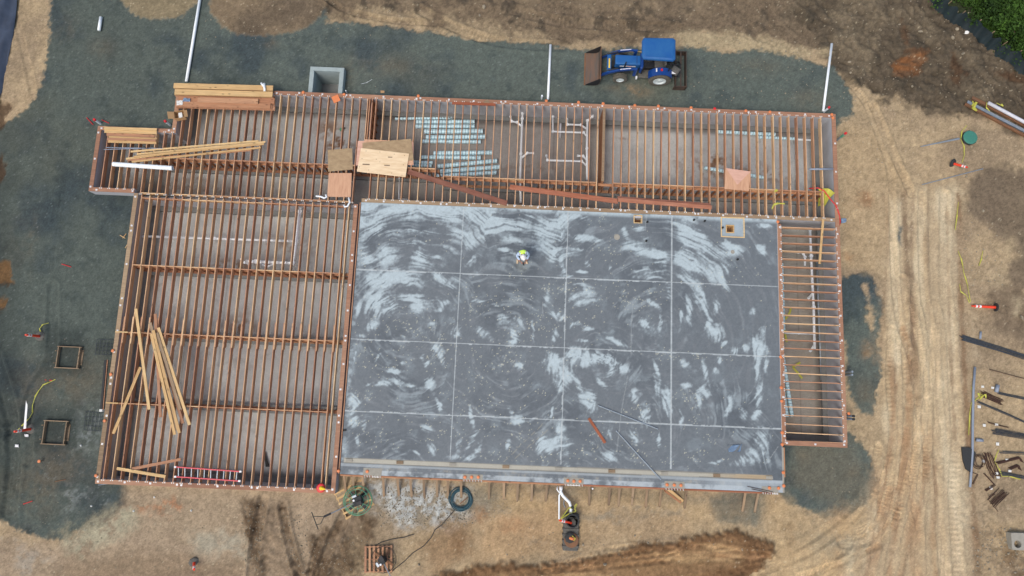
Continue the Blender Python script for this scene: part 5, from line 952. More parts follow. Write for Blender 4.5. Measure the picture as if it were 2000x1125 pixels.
# ---- yellow tape and other soft bits
def tape(pts, label, w_=.05, z=.04, m='yellow', group='yellow caution tape', deck=False):
    P = [at(x, y, D + z) if deck else on(x, y, z + .015 * (i % 3)) for i, (x, y) in enumerate(pts)]; S_ = [Vector(p) for p in P]; mb = MB()
    for i in range(len(S_) - 1):
        d = S_[i + 1] - S_[i]; n_ = Vector((-d.y, d.x, 0)).normalized() * w_ / 2 * (1 if i % 2 else .6); tw = Vector((0, 0, .03 if i % 2 else -.01)); a = S_[i]; b = S_[i + 1]; k = .003
        mb.add([a - n_, b - n_ + tw, b + n_, a + n_ + tw, a - n_ + Vector((0, 0, k)), b - n_ + tw + Vector((0, 0, k)), b + n_ + Vector((0, 0, k)), a + n_ + tw + Vector((0, 0, k))], [(3, 2, 1, 0), (4, 5, 6, 7), (0, 1, 5, 4), (1, 2, 6, 5), (2, 3, 7, 6), (3, 0, 4, 7)])
    return solo(mb, 'caution_tape', m, label, 'tape', group)
tape([(78, 652), (82, 648), (80, 642), (84, 636), (90, 634), (97, 631)], 'short yellow tape curling from the northern western post')
tape([(110, 741), (98, 747), (88, 752), (80, 762), (72, 775), (65, 790), (64, 805), (58, 818), (45, 832), (32, 842)], 'long yellow tape trailing north from the white board')
tape([(1871, 490), (1876, 505), (1880, 525), (1884, 540), (1889, 560), (1894, 590)], 'long yellow tape hanging from the fallen traffic post'); tape([(1874, 555), (1876, 570), (1886, 578), (1893, 592)], 'short yellow loop beside the fallen traffic post'); tape([(1919, 490), (1916, 505), (1910, 520)], 'short yellow scrap right of the long tape')
tape([(1888, 245), (1877, 258), (1875, 272), (1882, 285), (1882, 305), (1878, 318)], 'thin yellow tape curving round the green lid'); tape([(1871, 395), (1868, 420), (1864, 450)], 'faint yellow tape scrap on the road edge')
tape([(1895, 200), (1900, 208), (1894, 214), (1902, 220), (1897, 206), (1903, 202), (1896, 216)], 'bright yellow tangle tied round the steel channels', .1, .2); tape([(1922, 203), (1919, 215), (1925, 222)], 'yellow tie round the steel channels', .06, .3); tape([(1940, 205), (1952, 212), (1948, 208)], 'yellow tie farther along the steel channels', .06, .3)
tape([(1897, 755), (1899, 780), (1895, 790), (1893, 810), (1890, 850)], 'yellow tape lying along the long grey conduit'); tape([(1900, 785), (1912, 775), (1908, 768), (1918, 772), (1912, 780), (1922, 770), (1925, 778), (1915, 766)], 'yellow tangle at the dark rebar bow', .08); tape([(1897, 875), (1888, 888), (1881, 899)], 'yellow strip across the black mesh')
tape([(1950, 878), (1944, 890), (1940, 900), (1950, 915), (1955, 930), (1970, 930), (1992, 936)], 'yellow tape wandering among the rebar')
tape([(1125, 982), (1119, 990), (1110, 990), (1100, 1004), (1092, 1016)], 'yellow tape tied between the white pipe and the black tank', .07, .4); tape([(1126, 983), (1121, 992), (1124, 996), (1110, 1001), (1096, 1010)], 'second yellow tape crossing the white pipe', .05, .45)
tape([(1508, 408), (1511, 400), (1520, 397), (1533, 398)], 'yellow strip draped over two joists near the slab corner', .1, .02, deck=True); tape([(1513, 375), (1516, 370), (1517, 374)], 'small yellow scrap on the stud wall', .1, .02, deck=True)
for (pts, lab) in [([(1545, 600), (1543, 610), (1538, 618), (1534, 624)], 'yellow scrap on the floor of the narrow east bay, the northern one'), ([(1563, 708), (1550, 716), (1549, 718), (1558, 728), (1567, 739)], 'yellow arrow-shaped scrap on the floor of the narrow east bay'), ([(1532, 640), (1534, 655), (1537, 668)], 'yellow strip beside the blue-grey duct in the narrow east bay')]:
    P = [at(x, y, FZ + .1) for x, y in pts]; mb = MB()
    for i in range(len(P) - 1): mb.bar(P[i], P[i + 1], .10, .01)
    solo(mb, 'caution_tape', 'yellow', lab, 'tape', 'yellow caution tape')
# yellow plastic sheet and red hose at the east sill
def cloth(px, z, m, name, label, cat, amp=.05, n=14, seed=1, zf=None):
    P = [at(x, y, zz) for (x, y), zz in zip(px, z)]; mb = MB(); rr = random.Random(seed); ph = [rr.uniform(0, 6) for _ in range(6)]; vs = []
    for j in range(n + 1):
        for i in range(n + 1):
            u, v = i / n, j / n; p = (P[0] * (1 - u) + P[1] * u) * (1 - v) + (P[3] * (1 - u) + P[2] * u) * v
            h = math.sin(u * 9 + ph[0] + 3 * math.sin(v * 4 + ph[1])) * .5 + math.sin(v * 11 + ph[2] + 2 * math.sin(u * 5 + ph[3])) * .5
            vs.append(p + Vector((math.sin(v * 7 + ph[4]) * amp, math.sin(u * 8 + ph[5]) * amp, h * amp)))
    k = (n + 1) ** 2; fs = []; lo = [v - Vector((0, 0, .004)) for v in vs]
    for j in range(n):
        for i in range(n):
            a = j * (n + 1) + i; fs.append((a, a + 1, a + n + 2, a + n + 1)); fs.append((k + a + n + 1, k + a + n + 2, k + a + 1, k + a))
    mb.add(vs + lo, fs); return solo(mb, name, m, label, cat)
cloth([(1606, 408), (1598, 368), (1616, 367), (1630, 377)], [-.3, D + .02, D + .06, D + .05], 'yellow', 'plastic_sheet', 'yellow plastic sheet draped over the east sill corner', 'plastic sheet', .03, seed=4)
cloth([(1597, 403), (1600, 380), (1612, 380), (1608, 400)], [-.4, -.1, .1, -.3], 'yellow', 'plastic_sheet', 'fold of yellow plastic hanging into the crawl space', 'plastic sheet', .03, seed=9)
pipe([at(1580, 368, D - .2), at(1598, 367, D + .03), at(1610, 373, D + .05), at(1621, 388, D + .05), at(1633, 402, D + .04), at(1639, 418, D + .04), at(1641, 432, .3), at(1640, 440, .15)], .028, 'redp', 'red hose arching over the east sill', 'hose', name='hose', n=8)
cloth([(1643, 437), (1644, 428), (1655, 428), (1654, 434)], [.1, .12, .1, .08], 'sheetc', 'plastic_scrap', 'crumpled grey-blue scrap outside the east sill', 'scrap', .04, 8, 3)
cloth([(1424, 885), (1421, 868), (1452, 866), (1446, 884)], [D + .02] * 4, 'sheetc', 'plastic_sheet', 'crumpled grey-blue plastic sheet lying on the slab', 'plastic sheet', .06, 16, 7)
cloth([(671, 843), (671, 839), (677, 839), (677, 842)], [D + .04] * 4, 'rubber', 'rubber_scrap', 'small black scrap on the west edge of the slab', 'scrap', .02, 6, 3)
cloth([(519, 912), (516, 883), (519, 884), (527, 912)], [FZ + .1] * 4, 'rubber', 'rubber_scrap', 'long black strip on the floor under the south end of the west joists', 'scrap', .02, 6, 3)
cloth([(46, 838), (51, 782), (54, 795), (51, 838)], [.12, .5, .4, .12], 'white', 'plastic_board', 'tall narrow white board leaning by the western traffic post', 'board', .01, 6, 3)
for i, (x, y, s) in enumerate([(52, 850, .22), (33, 870, .2)]): cloth([(x - 4, y + 3), (x - 4, y - 3), (x + 4, y - 2), (x + 4, y + 4)], [.08] * 4, 'white', 'plastic_scrap', ['crumpled white scrap just below the leaning white board', 'white scrap south of the western traffic post'][i], 'scrap', .03, 6, i)
for i, (x, y) in enumerate([(1919.5, 755), (1939, 757), (1913, 794), (1923, 831), (1946, 829), (1949, 867), (1921, 900), (1967, 898), (1972, 920), (1949, 932), (1936, 953), (1947, 924)]):
    cloth([(x - 3, y + 2.5), (x - 3, y - 2.5), (x + 3, y - 2), (x + 3, y + 3)], [.06] * 4, 'paper', 'paper_scrap', '%s white paper scrap from the north among the rebar east of the road' % nth(i), 'scrap', .015, 4, i)
for i, (x, y) in enumerate([(302, 971), (261, 998), (374, 997), (180, 988), (160, 870)]): p = on(x, y, .03); solo(MB().lathe(p, [(.03, -.03), (.05, 0), (.03, .04)], 7), 'paper_scrap', 'paper', '%s tiny white scrap from the north-east on the south-west ground' % nth(i), 'scrap')
# cardboard box, bag and fitting on the stack
p = at(355, 228, D); t = thing('cardboard_box', p, 'open torn cardboard box on the sill step south of the tall lumber stack', 'box'); Mx = Matrix.Translation(p) @ Matrix.Rotation(.25, 4, 'Z')
for (a, b, c, d) in ((-.25, -.2, .25, -.19), (-.25, .19, .25, .2), (-.25, -.19, -.24, .19), (.24, -.19, .25, .19)): MB().box(a, b, .01, c, d, .3, Mx).build('side_panel', M['cardb'], t)
MB().box(-.24, -.19, .01, .24, .19, .02, Mx).build('bottom_panel', M['cardb'], t)
MB().box(-.30, 0, -.01, 0, .38, 0, Mx @ Matrix.Translation((-.24, -.19, .3)) @ Matrix.Rotation(.5, 4, 'Y')).build('flap', M['cardb'], t); MB().box(0, 0, -.01, .17, .38, 0, Mx @ Matrix.Translation((.24, -.19, .3)) @ Matrix.Rotation(.4, 4, 'Y')).build('flap', M['cardb'], t)
MB().box(-.06, -.16, .02, .12, .12, .22, Mx).build('paper_liner', M['paper'], t)
cloth([(346, 205), (346, 197), (358, 197), (358, 204)], [D + .16] * 4, 'paper', 'plastic_bag', 'crumpled white bag on the west end of the tall lumber stack', 'bag', .03, 8, 5)
cloth([(358, 197), (360, 191), (372, 192), (372, 198)], [D + .14] * 4, 'sheetc', 'plastic_bag', 'greenish plastic scrap tucked between boards of the tall stack', 'scrap', .03, 8, 2)
p = at(514, 170, D + .3); t = thing('pipe_fitting', p, 'white wye pipe fitting lying on the tall lumber stack', 'pipe fitting'); MB().tube([at(517, 178, D + .29), at(516, 163, D + .29)], .055, 12).build('barrel', M['pvc'], t, smooth=True); MB().tube([at(516, 170, D + .29), at(510, 162, D + .29)], .05, 12).build('branch', M['pvc'], t, smooth=True)
p = at(667, 253, FZ + .12); t = thing('hand_tool', p, 'small green power tool lying on the crawl space floor of the north-west bay', 'power tool'); MB().lathe(p, [(.02, -.1), (.09, -.06), (.1, .04), (.06, .1)], 10).build('housing', M['green'], t); MB().bar(p, p + Vector((.2, .12, 0)), .05, .06).build('grip', M['rubber'], t)
pipe([at(705, 164, .03), at(715, 162, .03), at(722, 158, .03), at(727, 155, .03)], .014, 'pvc', 'thin white curved wire on the gravel east of the pit', 'wire', name='wire', n=5)
# ================================================================== tractor
def tractor():
    cx, cy = 6.1, 17.22; t = thing('tractor', (cx, cy, gz(cx, cy)), 'blue compact tractor with canopy, front loader and rear blade parked on the north gravel', 'tractor')
    t.location.z = 0.04; oz = t.location.z
    def V(f, s, z): return Vector((cx - f, cy + s, z + oz))      # f forwards (west), s to the north
    def bx(mb, f0, f1, s0, s1, z0, z1): a = V(f1, s0, z0); b = V(f0, s1, z1); return mb.box(a.x, a.y, a.z, b.x, b.y, b.z)
    def wheel(f, s, r, w_, name, rim_r):
        c = V(f, s, r); Q = Matrix.Rotation(math.pi / 2, 4, 'X'); h = w_ / 2
        wh = MB().lathe(c, [(rim_r * .9, -h * .6), (rim_r * 1.02, -h), (r * .86, -h), (r * .95, -h * .85), (r * .955, h * .85), (r * .86, h), (rim_r * 1.02, h), (rim_r * .9, h * .6)], 32, Q)
        n = 24
        for i in range(n):
            for sd in (-1, 1):
                th = 2 * math.pi * (i + (.5 if sd > 0 else 0)) / n; u = Vector((math.cos(th), 0, math.sin(th))); v = Vector((math.cos(th + .2), 0, math.sin(th + .2)))
                wh.bar(c + u * r * .965 + Vector((0, -sd * .01, 0)), c + v * r * .955 + Vector((0, sd * h * .98, 0)), r * .09, r * .07, u)
        o = wh.build(name, M['tyre'], t)
        rm = MB().lathe(c, [(rim_r, h * .66), (rim_r, h * 1.03), (rim_r * .86, h * 1.03), (rim_r * .76, h * .74), (rim_r * .38, h * .72), (rim_r * .32, h * .9), (.02, h * .92)], 24, Matrix.Rotation(math.pi / 2 * (1 if s < 0 else -1), 4, 'X'))
        sub(rm, 'rim', M['rim_w'], o, t)
    wheel(-.98, -.62, .57, .36, 'rear_wheel', .33); wheel(-.98, .62, .57, .36, 'rear_wheel', .33)
    wheel(1.02, -.60, .37, .24, 'front_wheel', .2); wheel(1.02, .60, .37, .24, 'front_wheel', .2)
    ch = MB(); bx(ch, -1.25, 1.5, -.17, .17, .45, .78); bx(ch, -1.15, -.8, -.5, .5, .45, .68); bx(ch, .95, 1.1, -.5, .5, .3, .48); ch.build('chassis', M['dark'], t, bevel=.02)
    hd = MB(); bx(hd, .10, 1.40, -.255, .255, .78, 1.22); o = hd.build('hood', M['blue'], t, bevel=.06, seg=3)
    d = MB(); bx(d, .34, 1.15, -.262, -.256, .95, 1.04); sub(d, 'side_decal', M['refl'], o, t)
    d = MB(); bx(d, .5, .78, -.264, -.2565, .98, 1.01); sub(d, 'decal_stripe', M['cone'], o, t)
    d = MB(); bx(d, .30, .32, -.2, .2, 1.222, 1.225); sub(d, 'hood_seam', M['dark'], o, t)
    g = MB(); bx(g, 1.40, 1.43, -.2, .2, .8, 1.12); g.build('grille', M['dark'], t)
    cw = MB(); bx(cw, -.05, .12, -.42, .42, .6, 1.16); cw.build('cowl', M['blued'], t, bevel=.05)
    fl = MB(); bx(fl, -.62, .1, -.6, .6, .46, .52); fl.build('floor_plate', M['rubberg'], t, bevel=.01)
    for s in (-1, 1):
        f = MB(); n = 10
        for i in range(n):
            th0 = math.radians(18 + 128 * i / n); th1 = math.radians(18 + 128 * (i + 1) / n); r0, r1 = .63, .66
            P = []
            for th in (th0, th1):
                for r_ in (r0, r1):
                    for ss_ in (.36, .76): P.append(V(-.98 + r_ * math.cos(th), s * ss_, .57 + r_ * math.sin(th)))
            f.add(P, [(0, 1, 3, 2), (4, 6, 7, 5), (0, 4, 5, 1), (2, 3, 7, 6), (0, 2, 6, 4), (1, 5, 7, 3)])
        o = f.build('fender', M['blued'], t); d = MB(); bx(d, -1.0, -.9, s * .5 - .06, s * .5 + .06, 1.232, 1.26); sub(d, 'fender_lamp', M['redp'], o, t)
        d = MB(); bx(d, -.72, -.66, s * .5 - .09, s * .5 + .09, 1.19, 1.225); sub(d, 'fender_label', M['white'], o, t)
    st = MB(); bx(st, -1.12, -.66, -.23, .23, .82, .92); bx(st, -1.2, -1.1, -.23, .23, .9, 1.3); st.build('seat', M['rubberg'], t, bevel=.04)
    sw = MB(); c = V(-.28, 0, 1.2); sw.tube([c + Vector((.05 * math.cos(a) * 1, .19 * math.sin(a), .19 * math.cos(a) * .5)) for a in [k * math.pi / 8 for k in range(17)]], .015, 6, False); sw.bar(V(.0, 0, 1.0), c, .03, .03); sw.build('steering_wheel', M['rubber'], t)
    for f_ in (-1.34, .0):
        for s in (-.5, .5): MB().bar(V(f_, s * .95, .7), V(f_ * .93, s, 2.3), .05, .05, (1, 0, 0)).build('canopy_post', M['dark'], t)
    rf = MB(); pts = []
    for (f_, s_) in [(.20, -.56), (.28, -.4), (.28, .4), (.20, .56), (-1.26, .60), (-1.37, .5), (-1.37, -.5), (-1.26, -.60)]: pts.append(V(f_, s_, 0))
    c = V(-.55, 0, 0); n = len(pts)
    for k, (z, sc) in enumerate([(2.28, 1.0), (2.38, 1.0), (2.43, .95), (2.455, .82), (2.46, .4)]):
        rf.v += [tuple(Vector((c.x + (p.x - c.x) * sc, c.y + (p.y - c.y) * sc, z + oz))) for p in pts]
        if k: rf.f += [((k - 1) * n + i, (k - 1) * n + (i + 1) % n, k * n + (i + 1) % n, k * n + i)[::-1] for i in range(n)]
    rf.f += [tuple(range(n)), tuple(reversed(range(4 * n, 5 * n)))]
    o = rf.build('canopy_roof', M['blue'], t, bevel=.02)
    for s in (-.42, .42): d = MB(); bx(d, -1.18, .12, s - .02, s + .02, 2.44, 2.465); sub(d, 'roof_rib', M['blue'], o, t)
    for s in (-1, 1):      # loader
        a = MB(); P = [V(.30, s * .50, 1.16), V(.62, s * .52, 1.22), V(1.15, s * .52, 1.08), V(1.62, s * .50, .78), V(2.02, s * .48, .38)]
        for i in range(4): a.bar(P[i], P[i + 1], .09, .15 if i else .13)
        o = a.build('loader_arm', M['blued'], t, bevel=.012); d = MB(); d.bar(P[1] + Vector((0, -s * 0, .08)), P[2] + Vector((0, 0, .08)), .03, .006); sub(d, 'arm_decal', M['refl'], o, t)
        MB().bar(V(.35, s * .5, .55), V(.35, s * .5, 1.25), .10, .14, (1, 0, 0)).build('loader_tower', M['blued'], t)
        cyl = MB(); cyl.tube([V(.55, s * .46, .7), V(1.2, s * .48, .95)], .035, 8); cyl.tube([V(1.25, s * .45, 1.13), V(1.75, s * .45, .86)], .035, 8); cyl.tube([V(1.75, s * .45, .86), V(2.05, s * .44, .62)], .02, 8); cyl.build('hydraulic_cylinder', M['dark'], t)
    cb = MB(); cb.bar(V(1.66, -.5, .78), V(1.66, .5, .78), .2, .12); o = cb.build('loader_crossbar', M['blue'], t, bevel=.012); d = MB(); a = V(1.69, -.3, .842); d.box(a.x, a.y, a.z, a.x + .07, a.y + .52, a.z + .006); sub(d, 'crossbar_decal', M['coneyel'], o, t)
    # bucket: curved shell open to the west, with end plates
    prof = [(2.08, .72), (2.12, .40), (2.16, .14), (2.30, .03), (2.52, .0), (2.86, -.01)]; bk = MB(); hw = .90
    prof = [(2.08, .74), (2.07, .40), (2.12, .16), (2.26, .04), (2.50, .01), (2.80, .01)]
    for i in range(len(prof) - 1): bk.bar(V(prof[i][0], 0, prof[i][1]), V(prof[i + 1][0], 0, prof[i + 1][1]), 2 * hw, .02)
    o = bk.build('bucket', M['bucket'], t)
    for s in (-1, 1):
        m2 = MB(); pl = [V(f_, s * hw, z) for f_, z in prof] + [V(2.70, s * hw, .16), V(2.12, s * hw, .76)]
        q = [p + Vector((0, .02, 0)) for p in pl]; n = len(pl); m2.add(pl + q, [tuple(range(n)), tuple(reversed(range(n, 2 * n)))] + [(i, i + n, (i + 1) % n + n, (i + 1) % n) for i in range(n)]); sub(m2, 'end_plate', M['dark'], o, t)
    lip = MB(); lip.bar(V(2.08, -hw, .75), V(2.08, hw, .75), .03, .04); sub(lip, 'bucket_lip', M['rust'], o, t); sub(MB().bar(V(2.82, -hw, .015), V(2.82, hw, .015), .08, .025), 'cutting_edge', M['rust'], o, t)
    MB().bar(V(2.04, -.5, .42), V(2.04, .5, .42), .10, .22).build('bucket_mount', M['dark'], t)
    # rear blade and spreader hopper
    bb = MB()
    for s in (-.98, .96): bx(bb, -2.42, -1.75, s, s + .03, .06, .48)
    bb.bar(V(-2.38, -.98, .3), V(-2.38, .98, .3), .03, .4); bb.bar(V(-1.85, -.98, .3), V(-1.85, .98, .3), .03, .3); bb.bar(V(-2.1, -.98, .46), V(-2.1, .98, .46), .06, .05); bb.build('box_blade', M['bladem'], t)
    hi = MB(); [hi.bar(V(-1.2, s * .3, .5), V(-2.0, s * .42, .42), .05, .06) for s in (-1, 1)]; hi.bar(V(-1.2, 0, .95), V(-2.0, 0, .8), .05, .05); hi.bar(V(-2.0, -.42, .42), V(-2.0, 0, .85), .05, .05); hi.bar(V(-2.0, .42, .42), V(-2.0, 0, .85), .05, .05); hi.build('hitch', M['dark'], t)
    hp = MB().lathe(V(-1.72, -.30, .5), [(.08, 0), (.28, .32), (.30, .36), (.24, .42), (.03, .46)], 4, Matrix.Rotation(.2, 4, 'Z')); o = hp.build('spreader_hopper', M['rubberg'], t)
    d = MB(); a = V(-1.6, -.52, .93); d.box(a.x - .12, a.y, a.z - .02, a.x + .14, a.y + .14, a.z - .012); sub(d, 'hopper_label', M['white'], o, t)
    d = MB(); a = V(.22, -.64, .6); d.box(a.x - .04, a.y - .06, a.z - .1, a.x + .04, a.y + .06, a.z + .05); d.build('white_canister', M['white'], t)
    mf = MB().tube([V(.9, -.30, .9), V(.9, -.30, 1.5)], .035, 8); mf.build('exhaust_pipe', M['dark'], t)
    MB().bar(V(1.25, .62, .85), V(-.1, .62, .9), .04, .03).build('side_rod', M['lumber'], t)
tractor()
# ================================================================== the worker on the slab
def worker():
    g = at(1020, 507, D); g.z = D; t = thing('person', g, 'worker in white hard hat and yellow-green vest standing on the slab, head bowed', 'person')
    # faces south (towards the picture's bottom edge), slightly to the west, leaning a little forward
    yaw = math.radians(8); R_ = Matrix.Rotation(yaw, 4, 'Z')
    def W(x, y, z): return (R_ @ Vector((x, y, 0)) + Vector((0, 0, z)))     # x to his left (east), y backwards (north)
    def skin(name, nodes, edges, m, sub_=2, root=0):
        me = bpy.data.meshes.new(name); me.from_pydata([tuple(W(*n[0])) for n in nodes], edges, []); me.materials.append(M[m])
        o = bpy.data.objects.new(name, me); COL.objects.link(o); sk = o.modifiers.new('skin', 'SKIN'); sk.use_smooth_shade = True
        for i, n in enumerate(nodes): v = me.skin_vertices[0].data[i]; v.radius = n[1] if isinstance(n[1], tuple) else (n[1], n[1]); v.use_root = (i == root)
        sb = o.modifiers.new('sub', 'SUBSURF'); sb.levels = sb.render_levels = sub_; o.parent = t; return o
    # body: pelvis root, spine leaning forward, legs, bent arms meeting in front
    N_ = [((0, .06, .95), (.15, .12)), ((0, .05, 1.12), (.145, .115)), ((0, .02, 1.30), (.17, .125)), ((0, .02, 1.44), (.13, .10)), ((0, -.07, 1.50), .058), ((0, -.17, 1.56), .075), ((0, -.21, 1.63), .085),
          ((-.19, 0, 1.42), .075), ((-.27, -.02, 1.22), .056), ((-.23, -.20, 1.10), .045), ((-.12, -.33, 1.14), .033),
          ((.19, 0, 1.42), .075), ((.28, -.02, 1.22), .056), ((.24, -.20, 1.08), .045), ((.10, -.35, 1.12), .033),
          ((-.11, .05, .88), .10), ((-.15, -.02, .50), .07), ((-.19, .02, .12), .05), ((.11, .05, .88), .10), ((.14, -.04, .50), .07), ((.16, -.04, .12), .05)]
    E_ = [(0, 1), (1, 2), (2, 3), (3, 4), (4, 5), (5, 6), (3, 7), (7, 8), (8, 9), (9, 10), (3, 11), (11, 12), (12, 13), (13, 14), (0, 15), (15, 16), (16, 17), (0, 18), (18, 19), (19, 20)]
    skin('body', N_, E_, 'skin')
    S_ = [((0, .06, 1.0), (.158, .128)), ((0, .05, 1.12), (.155, .125)), ((0, .02, 1.30), (.185, .138)), ((0, -.02, 1.44), (.14, .11)), ((-.19, 0, 1.42), .09), ((-.27, -.02, 1.22), .07), ((.19, 0, 1.42), .09), ((.28, -.02, 1.22), .07), ((.255, -.10, 1.15), .064), ((-.255, -.10, 1.15), .064), ((.17, -.24, 1.10), .056), ((-.16, -.24, 1.12), .056)]
    skin('shirt', S_, [(0, 1), (1, 2), (2, 3), (3, 4), (4, 5), (5, 9), (3, 6), (6, 7), (7, 8), (8, 10), (9, 11)], 'shirt')
    v = skin('safety_vest', [((0, .06, 1.0), (.172, .142)), ((0, .05, 1.12), (.170, .140)), ((0, .02, 1.30), (.215, .17)), ((0, .05, 1.42), (.18, .15)), ((-.21, .05, 1.47), (.125, .11)), ((.21, .05, 1.47), (.125, .11))], [(0, 1), (1, 2), (2, 3), (3, 4), (3, 5)], 'hivis')
    for s in (-1, 1):
        st = MB(); P = [W(s * .11, .17, 1.12), W(s * .12, .16, 1.38), W(s * .13, .03, 1.56), W(s * .12, -.12, 1.44), W(s * .11, -.15, 1.2)]
        for i in range(4): st.bar(P[i], P[i + 1], .05, .012, (0, .3, 1) if i in (1, 2) else (0, 1, 0))
        o = MB(); o.v = [tuple(Vector(q)) for q in st.v]; o.f = st.f; me = bpy.data.meshes.new('reflective_stripe'); me.from_pydata(o.v, [], o.f); me.materials.append(M['silver']); q = bpy.data.objects.new('reflective_stripe', me); COL.objects.link(q); q.parent = v
    skin('trousers', [((0, .06, .95), (.162, .13)), ((-.11, .05, .86), .112), ((-.15, -.02, .50), .085), ((-.19, .02, .12), .075), ((.11, .05, .86), .112), ((.14, -.04, .50), .085), ((.16, -.04, .12), .075)], [(0, 1), (1, 2), (2, 3), (0, 4), (4, 5), (5, 6)], 'trouser')
    def loc(mb, name, m, smooth=False, bevel=0): me = bpy.data.meshes.new(name); me.from_pydata([tuple(W(*v_)) for v_ in mb.v], [], mb.f); me.materials.append(M[m]); me.shade_smooth() if smooth else None; q = bpy.data.objects.new(name, me); COL.objects.link(q); q.parent = t; return q
    for s, fx_, fy_ in ((-1, -.22, -.06), (1, .18, -.12)):
        b = skin('boot', [((fx_ - s * .0, fy_ + .10, .07), (.055, .06)), ((fx_ + s * .02, fy_ - .02, .055), (.055, .05)), ((fx_ + s * .05, fy_ - .14, .045), (.052, .04)), ((fx_ - s * .0, fy_ + .09, .17), .055)], [(0, 1), (1, 2), (0, 3)], 'boot')
    # hard hat, tilted forward with the bowed head
    Q = Matrix.Rotation(math.radians(14), 4, 'X'); hb = MB(); c = Vector((0, -.22, 1.635))
    hb.lathe(c, [(.140, -.005), (.143, .006), (.122, .02), (.118, .06), (.104, .10), (.07, .13), (.03, .145), (.005, .147)], 24, Q); hat = loc(hb, 'hard_hat', 'white', True)
    rg = MB(); rg.bar(c + Vector((0, .10, .14)), c + Vector((0, -.06, .165)), .03, .02); me = loc(rg, 'hat_ridge', 'white'); me.parent = hat
    pk = MB(); pk.lathe(c + Vector((0, -.05, .006)), [(.10, -.006), (.11, 0), (.10, .008)], 16, Q); k_ = loc(pk, 'hat_peak', 'white'); k_.parent = hat
    fc = MB(); fc.lathe((-.033, -.30, 1.56), [(.004, -.01), (.012, 0), (.004, .01)], 8); e1 = loc(fc, 'eye', 'rubber'); fc = MB(); fc.lathe((.033, -.30, 1.56), [(.004, -.01), (.012, 0), (.004, .01)], 8); loc(fc, 'eye', 'rubber')
    ns = MB(); ns.add([(-.012, -.27, 1.50), (.012, -.27, 1.50), (0, -.31, 1.50), (0, -.29, 1.55)], [(0, 1, 2), (0, 2, 3), (1, 3, 2), (0, 3, 1)]); loc(ns, 'nose', 'skin')
    # hands: palm and five fingers each, closed round a phone
    for s, h in ((-1, Vector((-.12, -.33, 1.14))), (1, Vector((.10, -.35, 1.12)))):
        nodes = [(tuple(h), (.03, .02)), (tuple(h + Vector((-s * .03, -.05, .0))), (.04, .018))]; edges = [(0, 1)]
        for k in range(4):
            b = h + Vector((-s * (.01 + .018 * k) * 1, -.07, .005)); L_ = (.05, .058, .054, .042)[k]
            nodes += [(tuple(b), .010), (tuple(b + Vector((-s * .012, -L_ * .55, -.008))), .009), (tuple(b + Vector((-s * .03, -L_ * .7, .012))), .008)]; i = len(nodes) - 3; edges += [(1, i), (i, i + 1), (i + 1, i + 2)]
        b = h + Vector((-s * .045, -.02, .02)); nodes += [(tuple(b), .011), (tuple(b + Vector((-s * .025, -.03, .012))), .009)]; i = len(nodes) - 2; edges += [(0, i), (i, i + 1)]
        skin('hand', nodes, edges, 'skin', 1)
    ph = tag(MB().box(-.04, -.09, 0, .04, .06, .012, Matrix.Translation(g + W(-.01, -.43, 1.15)) @ Matrix.Rotation(yaw, 4, 'Z')).build('phone', M['rubber'], None), 'dark phone held in the hands of the worker', 'phone')
worker()
